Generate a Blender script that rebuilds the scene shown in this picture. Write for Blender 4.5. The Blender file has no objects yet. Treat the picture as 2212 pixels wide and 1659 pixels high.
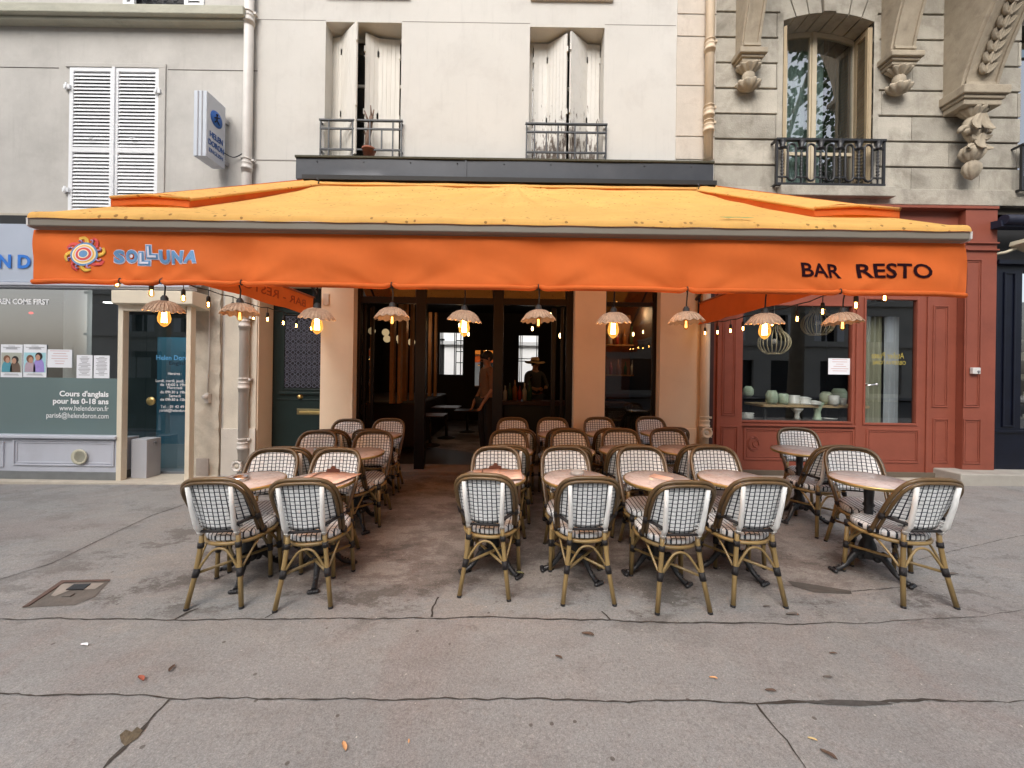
import bpy, bmesh, math, random
from mathutils import Vector, Matrix
random.seed(7)
S = bpy.context.scene
COL = S.collection
PI = math.pi
# ------------------------------------------------------------------ camera, sky, sun, exposure
F, CX, CY, HC, ROLL = 860.0, 1106.0, 805.0, 1.59, 0.0148     # focal length and principal point on a 2212 px wide picture
cR, sR = math.cos(ROLL), math.sin(ROLL)
cam = bpy.data.cameras.new('camera')
cam.sensor_width = 36; cam.lens = F / 2212 * 36; cam.shift_y = (CY - 829.5) / 2212
cam.clip_start = 0.05; cam.clip_end = 300
co = bpy.data.objects.new('camera', cam); COL.objects.link(co)
co.matrix_world = Matrix(((cR, -sR, 0, 0), (0, 0, -1, 0), (sR, cR, 0, HC), (0, 0, 0, 1)))
S.camera = co
W = bpy.data.worlds.new('World'); S.world = W; W.use_nodes = True
wn = W.node_tree; wn.nodes.clear()
sky = wn.nodes.new('ShaderNodeTexSky'); sky.sky_type = 'NISHITA'; sky.sun_disc = False
SUN_EL, SUN_AZ = math.radians(43), math.radians(196)        # azimuth clockwise from +Y
sky.sun_elevation = SUN_EL; sky.sun_rotation = SUN_AZ
sky.air_density = 1.0; sky.dust_density = 4.0; sky.ozone_density = 1.0
hs = wn.nodes.new('ShaderNodeHueSaturation'); hs.inputs['Saturation'].default_value = 0.5
bg = wn.nodes.new('ShaderNodeBackground'); bg.inputs['Strength'].default_value = 0.15
wo = wn.nodes.new('ShaderNodeOutputWorld')
wn.links.new(sky.outputs[0], hs.inputs['Color']); wn.links.new(hs.outputs[0], bg.inputs[0]); wn.links.new(bg.outputs[0], wo.inputs[0])
sl = bpy.data.lights.new('sun', 'SUN'); sl.energy = 1.2; sl.angle = math.radians(45); sl.color = (1, .975, .945)
so = bpy.data.objects.new('sun', sl); COL.objects.link(so)
sd = Vector((math.sin(SUN_AZ) * math.cos(SUN_EL), math.cos(SUN_AZ) * math.cos(SUN_EL), math.sin(SUN_EL)))
so.rotation_euler = sd.to_track_quat('Z', 'Y').to_euler(); so.location = sd * 30
S.view_settings.view_transform = 'Standard'; S.view_settings.look = 'None'
S.view_settings.exposure = 0.85; S.view_settings.gamma = 1
S.render.engine = 'CYCLES'
S.cycles.max_bounces = 8; S.cycles.transparent_max_bounces = 12; S.cycles.caustics_reflective = False; S.cycles.caustics_refractive = False

# ------------------------------------------------------------------ measuring
def ray(px, py):
    u, v = px - CX, CY - py
    return (u * cR - v * sR) / F, (u * sR + v * cR) / F
def at(px, py, d):
    x, z = ray(px, py); return Vector((x * d, d, HC + z * d))
GA, GB = 0.012, 0.023
def gz(x, y): return GA * x + GB * (y - 2.65)
def onground(px, py, h=0):
    x, z = ray(px, py)
    d = (HC + GB * 2.65 - h) / (GA * x + GB - z)
    return Vector((x * d, d, gz(x * d, d)))
def rect(x0, y0, x1, y1, d):
    my, mx = (y0 + y1) / 2, (x0 + x1) / 2
    return at(x0, my, d).x, at(x1, my, d).x, at(mx, y1, d).z, at(mx, y0, d).z    # X0 X1 Z0 Z1

# ------------------------------------------------------------------ mesh helpers
class MB:
    def __init__(s): s.v = []; s.f = []; s.smooth = []
    def add(s, vs, fs, sm=False):
        b = len(s.v); s.v += [tuple(v) for v in vs]; s.f += [tuple(i + b for i in f) for f in fs]; s.smooth += [sm] * len(fs); return s
    def box(s, x0, x1, y0, y1, z0, z1):
        vs = [(x, y, z) for z in (z0, z1) for y in (y0, y1) for x in (x0, x1)]
        return s.add(vs, [(0, 2, 3, 1), (4, 5, 7, 6), (0, 1, 5, 4), (2, 6, 7, 3), (0, 4, 6, 2), (1, 3, 7, 5)])
    def obox(s, m, x, y, z):          # box of half sizes under a matrix
        vs = [m @ Vector((a * x, b * y, c * z)) for c in (-1, 1) for b in (-1, 1) for a in (-1, 1)]
        return s.add(vs, [(0, 2, 3, 1), (4, 5, 7, 6), (0, 1, 5, 4), (2, 6, 7, 3), (0, 4, 6, 2), (1, 3, 7, 5)])
    def prism(s, pts, d):             # polygon pts (3D) extruded by vector d
        n = len(pts); d = Vector(d); p2 = [Vector(p) + d for p in pts]
        fs = [tuple(range(n)), tuple(range(2 * n - 1, n - 1, -1))] + [(i, i + n, (i + 1) % n + n, (i + 1) % n) for i in range(n)]
        return s.add([Vector(p) for p in pts] + p2, fs)
    def tube(s, path, r, n=8, closed=False, caps=True):
        path = [Vector(p) for p in path]; m = len(path)
        rs = r if isinstance(r, (list, tuple)) else [r] * m
        vs = []; nrm = None
        for i, p in enumerate(path):
            a = path[i - 1] if (i > 0 or closed) else p
            b = path[(i + 1) % m] if (i < m - 1 or closed) else p
            t = (b - a).normalized()
            if nrm is None:
                nrm = t.orthogonal().normalized()
            else:
                nrm = (nrm - t * nrm.dot(t))
                nrm = nrm.normalized() if nrm.length > 1e-6 else t.orthogonal().normalized()
            bn = t.cross(nrm)
            for k in range(n):
                an = 2 * PI * k / n
                vs.append(p + (nrm * math.cos(an) + bn * math.sin(an)) * rs[i])
        fs = []
        for i in range(m if closed else m - 1):
            j = (i + 1) % m
            for k in range(n):
                fs.append((i * n + k, i * n + (k + 1) % n, j * n + (k + 1) % n, j * n + k))
        s.add(vs, fs, True)
        if caps and not closed:
            b = len(s.v) - len(vs)
            s.f.append(tuple(b + k for k in range(n - 1, -1, -1))); s.f.append(tuple(b + (m - 1) * n + k for k in range(n))); s.smooth += [False, False]
        return s
    def lathe(s, prof, c=(0, 0, 0), n=20, axis='z', wob=None):   # prof: (r, h) list
        c = Vector(c); vs = []
        for (r, h) in prof:
            for k in range(n):
                a = 2 * PI * k / n; rr, hh = r, h
                if wob: rr, hh = wob(a, r, h)
                p = (rr * math.cos(a), rr * math.sin(a), hh)
                if axis == 'y': p = (p[0], p[2], p[1])
                if axis == 'x': p = (p[2], p[0], p[1])
                vs.append(c + Vector(p))
        fs = [(i * n + k, i * n + (k + 1) % n, (i + 1) * n + (k + 1) % n, (i + 1) * n + k) for i in range(len(prof) - 1) for k in range(n)]
        return s.add(vs, fs, True)
    def ball(s, c, r, seg=10, rings=7, nz=0, rnd=random):
        c = Vector(c); r = r if isinstance(r, (tuple, list)) else (r, r, r); vs = []
        for i in range(rings + 1):
            ph = PI * i / rings
            for k in range(seg):
                th = 2 * PI * k / seg; q = 1 + (rnd.random() - .5) * nz if 0 < i < rings else 1
                vs.append(c + Vector((r[0] * math.sin(ph) * math.cos(th) * q, r[1] * math.sin(ph) * math.sin(th) * q, r[2] * math.cos(ph) * q)))
        fs = [(i * seg + k, i * seg + (k + 1) % seg, (i + 1) * seg + (k + 1) % seg, (i + 1) * seg + k) for i in range(rings) for k in range(seg)]
        return s.add(vs, fs, True)
    def grid(s, fn, nu, nv, sm=True):
        vs = [fn(i / nu, j / nv) for j in range(nv + 1) for i in range(nu + 1)]
        fs = [(j * (nu + 1) + i, j * (nu + 1) + i + 1, (j + 1) * (nu + 1) + i + 1, (j + 1) * (nu + 1) + i) for j in range(nv) for i in range(nu)]
        return s.add(vs, fs, sm)
    def wall(s, x0, x1, z0, z1, y0, y1, holes=()):      # slab with rectangular holes (x0,x1,z0,z1)
        xs = sorted({x0, x1, *[min(max(h[i], x0), x1) for h in holes for i in (0, 1)]})
        zs = sorted({z0, z1, *[min(max(h[i], z0), z1) for h in holes for i in (2, 3)]})
        def solid(i, j):
            if i < 0 or j < 0 or i >= len(xs) - 1 or j >= len(zs) - 1: return False
            a, b = (xs[i] + xs[i + 1]) / 2, (zs[j] + zs[j + 1]) / 2
            return not any(h[0] < a < h[1] and h[2] < b < h[3] for h in holes)
        for i in range(len(xs) - 1):
            for j in range(len(zs) - 1):
                if not solid(i, j): continue
                a, b, c, d = xs[i], xs[i + 1], zs[j], zs[j + 1]
                s.add([(a, y0, c), (b, y0, c), (b, y0, d), (a, y0, d)], [(0, 1, 2, 3)])
                s.add([(a, y1, c), (b, y1, c), (b, y1, d), (a, y1, d)], [(3, 2, 1, 0)])
                if not solid(i - 1, j): s.add([(a, y0, c), (a, y1, c), (a, y1, d), (a, y0, d)], [(3, 2, 1, 0)])
                if not solid(i + 1, j): s.add([(b, y0, c), (b, y1, c), (b, y1, d), (b, y0, d)], [(0, 1, 2, 3)])
                if not solid(i, j - 1): s.add([(a, y0, c), (b, y0, c), (b, y1, c), (a, y1, c)], [(3, 2, 1, 0)])
                if not solid(i, j + 1): s.add([(a, y0, d), (b, y0, d), (b, y1, d), (a, y1, d)], [(0, 1, 2, 3)])
        return s
    def frame(s, x0, x1, z0, z1, y0, y1, w, wb=None):   # rectangular ring, butted
        wb = w if wb is None else wb
        s.box(x0, x0 + w, y0, y1, z0, z1); s.box(x1 - w, x1, y0, y1, z0, z1)
        s.box(x0 + w, x1 - w, y0, y1, z1 - w, z1)
        if wb > 0: s.box(x0 + w, x1 - w, y0, y1, z0, z0 + wb)
        return s
    def build(s, name, m, parent=None, bevel=0, seg=2, origin=None):
        me = bpy.data.meshes.new(name)
        o = bpy.data.objects.new(name, me); COL.objects.link(o)
        off = Vector((0, 0, 0))
        if parent is not None:
            off = ORG.get(parent.name, Vector((0, 0, 0))); o.parent = parent
        elif origin is not None:
            off = Vector(origin); o.location = off
        ORG[o.name] = off
        me.from_pydata([Vector(v) - off for v in s.v], [], s.f); me.update()
        me.polygons.foreach_set('use_smooth', s.smooth)
        if m: me.materials.append(m)
        if bevel:
            b = o.modifiers.new('bevel', 'BEVEL'); b.width = bevel; b.segments = seg; b.limit_method = 'ANGLE'; b.angle_limit = math.radians(40)
        return o
ORG = {}
def tag(o, label=None, cat=None, group=None, kind=None):
    if label: o['label'] = label
    if cat: o['category'] = cat
    if group: o['group'] = group
    if kind: o['kind'] = kind
    return o
def thing(name, label, cat, loc=(0, 0, 0), group=None):
    o = bpy.data.objects.new(name, None); COL.objects.link(o); o.location = loc; o.empty_display_size = .1
    ORG[o.name] = Vector(loc); tag(o, label, cat, group); return o
def kids(o): return [c for c in bpy.data.objects if c.parent == o]
def copy_tree(o, parent=None, first=True):
    c = o.copy(); COL.objects.link(c)
    if parent: c.parent = parent
    for ch in KIDS.get(o.name) or kids(o): copy_tree(ch, c)
    return c
KIDS = {}
def smooth_path(pts, n=6, closed=False):
    pts = [Vector(p) for p in pts]; out = []; m = len(pts)
    for i in range(m if closed else m - 1):
        p0 = pts[(i - 1) % m] if (closed or i > 0) else pts[i]
        p1, p2 = pts[i], pts[(i + 1) % m]
        p3 = pts[(i + 2) % m] if (closed or i < m - 2) else p2
        for k in range(n):
            t = k / n
            out.append(.5 * ((2 * p1) + (p2 - p0) * t + (2 * p0 - 5 * p1 + 4 * p2 - p3) * t * t + (3 * p1 - p0 - 3 * p2 + p3) * t ** 3))
    if not closed: out.append(pts[-1])
    return out

# ------------------------------------------------------------------ materials
class NT:
    def __init__(s, name):
        s.m = bpy.data.materials.new(name); s.m.use_nodes = True; s.t = s.m.node_tree; s.t.nodes.clear()
        s.out = s.t.nodes.new('ShaderNodeOutputMaterial')
    def n(s, typ, ins=None, **kw):
        nd = s.t.nodes.new('ShaderNode' + typ)
        for k, v in kw.items(): setattr(nd, k, v)
        for k, v in (ins or {}).items():
            if isinstance(v, bpy.types.NodeSocket): s.t.links.new(v, nd.inputs[k])
            else: nd.inputs[k].default_value = v
        return nd
    def math(s, op, a, b=0.0, c=None):
        d = {0: a, 1: b}
        if c is not None: d[2] = c
        return s.n('Math', d, operation=op).outputs[0]
    def mix(s, f, a, b, mode='MIX'):
        nd = s.n('Mix', data_type='RGBA', blend_type=mode)
        for i, v in ((0, f), (6, a), (7, b)):
            if isinstance(v, bpy.types.NodeSocket): s.t.links.new(v, nd.inputs[i])
            else: nd.inputs[i].default_value = v
        return nd.outputs[2]
    def noise(s, vec, scale, detail=4, rough=.6, dist=0):
        return s.n('TexNoise', {'Vector': vec, 'Scale': scale, 'Detail': detail, 'Roughness': rough, 'Distortion': dist}).outputs[0]
    def ramp(s, f, lo, hi, a=0.0, b=1.0):
        return s.n('MapRange', {0: f, 1: lo, 2: hi, 3: a, 4: b}).outputs[0]
    def obj(s, sc=None):
        o = s.n('TexCoord').outputs['Object']
        if sc: o = s.n('Mapping', {'Vector': o, 'Scale': sc}).outputs[0]
        return o
def c4(c): return (c[0], c[1], c[2], 1)
MATS = {}
def mk(name, col, rough=.6, var=.12, scale=3, metal=0, bump=.0, bscale=60, dirt=None, dscale=1.2, dlo=.52, dhi=.75, damt=.6, streak=0, spec=.5, fine=.0, sc=None):
    if name in MATS: return MATS[name]
    t = NT(name); v = t.obj(sc)
    n1 = t.noise(v, scale, 6, .65)
    f = t.ramp(n1, .25, .75, 1 - var, 1 + var)
    base = t.n('VectorMath', {0: col[:3], 3: f}, operation='SCALE').outputs[0]
    if fine:
        n3 = t.noise(v, 140, 2, .7); base = t.n('VectorMath', {0: base, 3: t.ramp(n3, .3, .7, 1 - fine, 1 + fine)}, operation='SCALE').outputs[0]
    if dirt:
        n2 = t.noise(v, dscale, 7, .7, .3)
        base = t.mix(t.math('MULTIPLY', t.ramp(n2, dlo, dhi), damt), base, c4(dirt))
    if streak:
        vs = t.n('Mapping', {'Vector': t.obj(), 'Scale': (6, 6, .5)}).outputs[0]
        n4 = t.noise(vs, 2.2, 5, .7)
        base = t.mix(t.math('MULTIPLY', t.ramp(n4, .55, .8), streak), base, c4([c * .55 for c in col]))
    ins = {'Base Color': base, 'Roughness': rough, 'Metallic': metal, 'Specular IOR Level': spec}
    if bump:
        nb = t.noise(v, bscale, 4, .6)
        ins['Normal'] = t.n('Bump', {'Height': nb, 'Strength': bump, 'Distance': .01}).outputs[0]
    if name.startswith('bamboo'): ins['Base Color'] = t.n('VectorMath', {0: base, 3: t.ramp(t.n('ObjectInfo').outputs['Random'], 0, 1, .78, 1.15)}, operation='SCALE').outputs[0]
    p = t.n('BsdfPrincipled', ins)
    t.t.links.new(p.outputs[0], t.out.inputs[0])
    MATS[name] = t.m; return t.m
def glass(name, tint=(.85, .9, .9), refl=1.0, rough=0.0):
    t = NT(name)
    fr = t.n('Fresnel', {'IOR': 1.5}).outputs[0]
    geo = t.n('NewGeometry')
    g = t.n('BsdfGlossy', {'Color': (1, 1, 1, 1), 'Roughness': rough})
    tr = t.n('BsdfTransparent', {'Color': c4(tint)})
    mx = t.n('MixShader', {0: t.math('MULTIPLY', t.math('MINIMUM', t.math('MULTIPLY', fr, refl), 1.0), t.math('SUBTRACT', 1.0, geo.outputs['Backfacing']))})
    t.t.links.new(tr.outputs[0], mx.inputs[1]); t.t.links.new(g.outputs[0], mx.inputs[2]); t.t.links.new(mx.outputs[0], t.out.inputs[0])
    return t.m
def emit(name, col, st):
    t = NT(name); e = t.n('Emission', {'Color': c4(col), 'Strength': st}); t.t.links.new(e.outputs[0], t.out.inputs[0])
    return t.m
def cloth(name, col, trans=.35, wr=.3, specks=0, rough=.8, tcol=None):
    t = NT(name); v = t.obj()
    n1 = t.noise(v, 1.6, 5, .6); base = t.n('VectorMath', {0: col, 3: t.ramp(n1, .3, .7, .88, 1.1)}, operation='SCALE').outputs[0]
    if specks:
        vo = t.n('TexVoronoi', {'Vector': t.n('Mapping', {'Vector': v, 'Scale': (1, .6, 1)}).outputs[0], 'Scale': 19, 'Randomness': 1}); d = vo.outputs['Distance']
        gate = t.math('MULTIPLY', t.math('LESS_THAN', t.math('ADD', d, t.math('MULTIPLY', t.noise(v, 60, 2), .25)), .34), t.math('GREATER_THAN', t.n('SeparateColor', {0: vo.outputs['Color']}).outputs[0], t.ramp(t.n('SeparateXYZ', {0: v}).outputs[1], -1.6, -.9, .28, .45)))
        big = t.math('MAXIMUM', t.ramp(t.noise(v, 1.3, 3), .38, .5), t.ramp(t.n('SeparateXYZ', {0: v}).outputs[1], -1.6, -1.0, 1, 0))
        base = t.mix(t.math('MULTIPLY', t.math('MULTIPLY', gate, big), .75), base, (.12, .07, .03, 1))
        ln = t.noise(t.n('Mapping', {'Vector': v, 'Scale': (30, 2, 1)}).outputs[0], 1.0, 3)
        base = t.mix(t.ramp(ln, .6, .8, 0, .25), base, (.45, .2, .04, 1))
        dt = t.noise(v, 3.0, 7, .75); base = t.mix(t.ramp(dt, .5, .75, 0, .45), base, (.40, .25, .11, 1))
    wv = t.noise(v, 500, 2); n2 = t.noise(v, 2.3, 3, .5, .6)
    h = t.math('ADD', t.math('MULTIPLY', wv, .03), n2)
    nm = t.n('Bump', {'Height': h, 'Strength': wr, 'Distance': .04}).outputs[0]
    p = t.n('BsdfPrincipled', {'Base Color': base, 'Roughness': rough, 'Normal': nm, 'Specular IOR Level': .2})
    tr = t.n('BsdfTranslucent', {'Color': c4(tcol) if tcol else base, 'Normal': nm})
    mx = t.n('MixShader', {0: trans}); t.t.links.new(p.outputs[0], mx.inputs[1]); t.t.links.new(tr.outputs[0], mx.inputs[2]); t.t.links.new(mx.outputs[0], t.out.inputs[0])
    return t.m
def weave(name, ax, pitch=(.033, .029), lw=(.22, .17), white=(.90, .92, .93)):
    t = NT(name); v = t.obj(); sp = t.n('SeparateXYZ', {0: v})
    u = t.math('DIVIDE', t.math('ADD', sp.outputs[ax[0]], 10 + pitch[0] / 2), pitch[0]); w = t.math('DIVIDE', t.math('ADD', sp.outputs[ax[1]], 10.0), pitch[1])
    par = t.math('MODULO', t.math('FLOOR', u), 2.0)
    w2 = t.math('ADD', w, t.math('MULTIPLY', par, .10))
    fu, fw = t.math('FRACT', u), t.math('FRACT', w2)
    mu, mw = t.math('GREATER_THAN', fu, lw[0]), t.math('GREATER_THAN', fw, lw[1])
    m = t.math('MULTIPLY', mu, mw)
    dark = t.mix(mu, (.006, .008, .02, 1), (.02, .055, .075, 1))
    n1 = t.noise(v, 40, 3); wh = t.n('VectorMath', {0: white, 3: t.ramp(n1, .3, .7, .88, 1.04)}, operation='SCALE').outputs[0]
    gr = t.noise(v, 7, 5, .7); wh = t.n('VectorMath', {0: wh, 3: t.math('MULTIPLY', t.ramp(t.n('ObjectInfo').outputs['Random'], 0, 1, .86, 1.0), t.ramp(gr, .35, .7, 1.0, .82))}, operation='SCALE').outputs[0]; base = t.mix(m, dark, wh)
    hu = t.math('SINE', t.math('MULTIPLY', t.math('DIVIDE', t.math('SUBTRACT', fu, lw[0]), 1 - lw[0]), PI))
    hw = t.math('SINE', t.math('MULTIPLY', t.math('DIVIDE', t.math('SUBTRACT', fw, lw[1]), 1 - lw[1]), PI))
    h = t.math('MULTIPLY', m, t.math('ADD', t.math('MULTIPLY', hu, hw), .5))
    nm = t.n('Bump', {'Height': h, 'Strength': .45, 'Distance': .003}).outputs[0]
    p = t.n('BsdfPrincipled', {'Base Color': base, 'Roughness': .42, 'Normal': nm})
    t.t.links.new(p.outputs[0], t.out.inputs[0]); return t.m

M = {
 'wall_left': mk('render_grey', (.50, .48, .445), .9, .16, 1.5, bump=.25, bscale=90, dirt=(.30, .28, .25), damt=.35, streak=.3, fine=.05),
 'wall_mid': mk('render_cream', (.56, .54, .50), .9, .06, 1.1, bump=.18, bscale=120, dirt=(.42, .39, .36), damt=.5, streak=.25, fine=.05),
 'stone_old': mk('limestone_worn', (.50, .45, .37), .9, .16, 3, bump=.5, bscale=30, dirt=(.26, .23, .19), dscale=2.5, damt=.6, fine=.07),
 'stone': mk('limestone', (.405, .375, .315), .88, .2, 2.6, bump=.5, bscale=45, dirt=(.15, .13, .10), dscale=2.1, dlo=.47, dhi=.68, damt=.65, streak=.5, fine=.06),
 'stone_dark': mk('limestone_joint', (.075, .066, .055), .95, .2, 3),
 'carved': mk('limestone_carved', (.37, .315, .235), .88, .18, 6, bump=.5, bscale=50, dirt=(.17, .14, .11), dscale=5, damt=.6),
 'white_paint': mk('white_paint', (.78, .79, .80), .5, .04, 4, bump=.05),
 'old_white': mk('aged_white_paint', (.66, .63, .57), .65, .07, 5, dirt=(.4, .35, .28), damt=.3, sc=(6, 6, .6), bump=.1),
 'peel': mk('peeling_white_paint', (.66, .64, .60), .65, .07, 5, dirt=(.16, .12, .09), dscale=5, dlo=.58, dhi=.62, damt=.85, sc=(4, 4, .9)),
 'cream': mk('cream_wall', (.78, .65, .49), .85, .05, 1.5, bump=.2, bscale=100, dirt=(.5, .4, .3), damt=.2, fine=.03),
 'cream_pipe': mk('cream_pipe', (.62, .5, .36), .6, .12, 6, dirt=(.4, .25, .14), damt=.5, sc=(4, 4, .7)),
 'white_pipe': mk('white_pipe', (.62, .59, .55), .55, .07, 6, dirt=(.3, .27, .24), damt=.3),
 'iron': mk('dark_iron', (.014, .017, .023), .45, .2, 30, bump=.1),
 'black_iron': mk('cast_iron', (.018, .018, .02), .38, .25, 30, bump=.3, bscale=90),
 'zinc': mk('zinc_sheet', (.035, .039, .048), .5, .15, 2.5, metal=.2, bump=.15, bscale=4, dirt=(.07, .07, .075), damt=.4),
 'school': mk('pale_blue_paint', (.50, .52, .58), .5, .06, 3, dirt=(.3, .3, .32), damt=.3, bump=.05),
 'kick': mk('grey_kick_stone', (.17, .18, .18), .7, .15, 6),
 'door_cream': mk('cream_metal', (.68, .61, .48), .5, .06, 5),
 'black': mk('matt_black', (.012, .012, .012), .7, .2, 10),
 'dark_wood': mk('dark_brown_frame', (.006, .0035, .003), .4, .3, 12, spec=.3),
 'green': mk('dark_green_paint', (.007, .017, .016), .42, .15, 4, spec=.4),
 'red': mk('brick_red_paint', (.25, .070, .043), .5, .13, 3, bump=.06, dirt=(.17, .045, .033), damt=.4, spec=.35),
 'navy': mk('navy_paint', (.0035, .005, .013), .4, .3, 6, spec=.3),
 'brass': mk('brass', (.62, .45, .18), .3, .15, 20, metal=.9),
 'gold': mk('gold_letters', (.45, .36, .08), .5, .1, 20),
 'bamboo': mk('bamboo_tan', (.27, .185, .075), .38, .2, 20, sc=(1, 1, .3)),
 'bamboo_dark': mk('bamboo_brown', (.125, .078, .034), .34, .25, 20, sc=(1, 1, .3)),
 'wrap_white': mk('white_wrap', (.8, .8, .78), .4, .04, 10, bump=.3, bscale=300),
 'wrap_black': mk('black_wrap', (.014, .012, .013), .4, .3, 60, bump=.6, bscale=200),
 'weave_back': weave('weave_back', (0, 2)),
 'weave_seat': weave('weave_seat', (0, 1), lw=(.25, .12)),
 'canopy': cloth('canopy_skylit', (.86, .52, .155), .30, .25, specks=1, tcol=(.95, .26, .03)),  # orange canvas coloured yellow, with the sky's brightness put into the top
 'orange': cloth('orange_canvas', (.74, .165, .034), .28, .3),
 'bar': mk('taupe_aluminium', (.22, .195, .158), .5, .04, 5),
 'wicker': mk('wicker', (.46, .30, .20), .75, .25, 60, bump=.8, bscale=180),
 'bulbglass': glass('bulb_glass', (1, .82, .55), 1.0),
 'filament': emit('filament', (1, .50, .14), 60),
 'filament_small': emit('filament_small', (1, .62, .22), 34),
 'filament_dim': emit('filament_dim', (1, .55, .16), 4),
 'glass': glass('window_glass', (.93, .95, .95), 3.2),
 'glass_dark': glass('dark_window_glass', (.35, .36, .36), 2.0),
 'glass_up': glass('upper_window_glass', (.8, .85, .85), 6.0),
 'glass_door': glass('tinted_door_glass', (.74, .86, .88), 2.2),
 'ink': mk('black_ink', (.01, .008, .02), .8, 0),
 'ink_maroon': mk('dark_print', (.016, .003, .006), .9, .1, spec=.1),
 'grey_ink': mk('grey_ink', (.22, .22, .24), .8, 0),
 'pink_ink': mk('pink_ink', (.55, .3, .3), .8, 0),
 'blue_letter': mk('blue_letter', (.012, .17, .62), .45, .05),
 'logo_blue': mk('logo_blue', (.11, .25, .45), .7, .05),
 'logo_pale': mk('logo_pale', (.62, .62, .72), .7, .03),
 'logo_yellow': mk('logo_yellow', (.75, .42, .05), .7, .05),
 'logo_red': mk('logo_red', (.62, .06, .05), .7, .05),
 'logo_cream': mk('logo_cream', (.85, .7, .45), .7, .03),
 'white_letter': mk('white_letter', (.85, .86, .87), .5, 0),
 'paper': mk('paper', (.78, .80, .84), .8, .02),
 'menu': mk('pink_menu_paper', (.72, .48, .38), .8, .04),
 'plastic_grey': mk('sign_box', (.52, .56, .62), .4, .03),
}
t = NT('lit_bulb_glass'); fr = t.n('LayerWeight', {'Blend': .4}).outputs['Facing']
tr = t.n('BsdfTransparent', {'Color': (1, .8, .5, 1)}); em_ = t.n('Emission', {'Color': (1, .42, .08, 1), 'Strength': 1.3}); mx = t.n('MixShader', {0: t.math('MULTIPLY_ADD', fr, .5, .18)})
t.t.links.new(tr.outputs[0], mx.inputs[1]); t.t.links.new(em_.outputs[0], mx.inputs[2]); t.t.links.new(mx.outputs[0], t.out.inputs[0]); M['bulblit'] = t.m
t = NT('peeling_shutter'); v = t.obj(); sp = t.n('SeparateXYZ', {0: v})
n1 = t.noise(t.n('Mapping', {'Vector': v, 'Scale': (9, 9, 1.6)}).outputs[0], 3, 5, .7); zl_ = t.ramp(sp.outputs[2], 5.0, 5.9, .12, -.12)
b = t.mix(t.ramp(t.math('ADD', n1, zl_), .58, .62), (.64, .62, .575, 1), (.13, .10, .08, 1)); b = t.mix(t.ramp(t.noise(v, 8, 5, .7), .5, .8, 0, .4), b, (.45, .42, .37, 1))
p = t.n('BsdfPrincipled', {'Base Color': b, 'Roughness': .6}); t.t.links.new(p.outputs[0], t.out.inputs[0]); M['peel'] = t.m
# marble
t = NT('marble'); v = t.obj(); n1 = t.noise(v, 5, 6, .6, 1.5); n2 = t.noise(v, 2.2, 8, .6, 2.2)
vein = t.ramp(t.math('ABSOLUTE', t.math('SUBTRACT', n2, .5)), 0, .035, 1, 0)
b = t.mix(t.ramp(n1, .3, .7), (.50, .42, .39, 1), (.62, .56, .545, 1)); b = t.mix(t.math('MULTIPLY', vein, .35), b, (.25, .18, .18, 1))
p = t.n('BsdfPrincipled', {'Base Color': b, 'Roughness': .18}); t.t.links.new(p.outputs[0], t.out.inputs[0]); M['marble'] = t.m
# frosted film
t = NT('frosted_film'); v = t.obj()
p = t.n('BsdfPrincipled', {'Base Color': (.20, .27, .27, 1), 'Roughness': .35}); tr = t.n('BsdfTransparent', {'Color': (.8, .9, .9, 1)})
mx = t.n('MixShader', {0: .6}); t.t.links.new(tr.outputs[0], mx.inputs[1]); t.t.links.new(p.outputs[0], mx.inputs[2]); t.t.links.new(mx.outputs[0], t.out.inputs[0]); M['film'] = t.m
# mirror
M['mirror'] = mk('mirror_silver', (.8, .78, .74), .02, 0, metal=1)
# pavement
t = NT('asphalt_pavement'); v = t.obj()
a1 = t.noise(v, .55, 6, .6, .4); a2 = t.noise(v, 2.7, 8, .7, .3); a3 = t.noise(v, 190, 3, .8); a4 = t.noise(v, 28, 5, .75)
b = t.mix(t.ramp(a1, .32, .68), (.222, .218, .210, 1), (.290, .290, .284, 1))
b = t.mix(t.ramp(a2, .48, .72, 0, .6), b, (.31, .29, .265, 1))
b = t.mix(t.ramp(t.noise(v, .9, 4, .6, 1.0), .48, .62, 0, .5), b, (.235, .195, .18, 1))
b = t.mix(t.ramp(t.noise(v, 1.3, 9, .75, .1), .5, .64, 0, .4), b, (.20, .195, .19, 1))
sp = t.n('SeparateXYZ', {0: v})
# worn, damp-stained ground under the terrace, darkened further as painted shade below the chairs
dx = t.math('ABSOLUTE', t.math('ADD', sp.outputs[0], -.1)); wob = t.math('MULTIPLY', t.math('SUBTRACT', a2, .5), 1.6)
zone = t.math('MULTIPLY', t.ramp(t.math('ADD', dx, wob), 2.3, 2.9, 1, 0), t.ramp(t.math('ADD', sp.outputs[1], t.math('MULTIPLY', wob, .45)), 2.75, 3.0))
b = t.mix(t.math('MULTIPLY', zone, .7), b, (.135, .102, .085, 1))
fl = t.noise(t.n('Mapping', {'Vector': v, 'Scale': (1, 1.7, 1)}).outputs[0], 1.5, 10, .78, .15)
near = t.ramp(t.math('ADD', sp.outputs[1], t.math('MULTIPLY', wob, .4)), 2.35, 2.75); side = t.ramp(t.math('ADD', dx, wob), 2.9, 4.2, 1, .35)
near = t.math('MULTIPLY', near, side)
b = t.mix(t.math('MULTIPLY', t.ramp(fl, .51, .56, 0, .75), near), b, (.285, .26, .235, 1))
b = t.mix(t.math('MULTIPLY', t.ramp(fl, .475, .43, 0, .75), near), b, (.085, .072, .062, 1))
b = t.mix(t.ramp(a4, .56, .74, 0, .6), b, (.13, .115, .10, 1))
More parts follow.
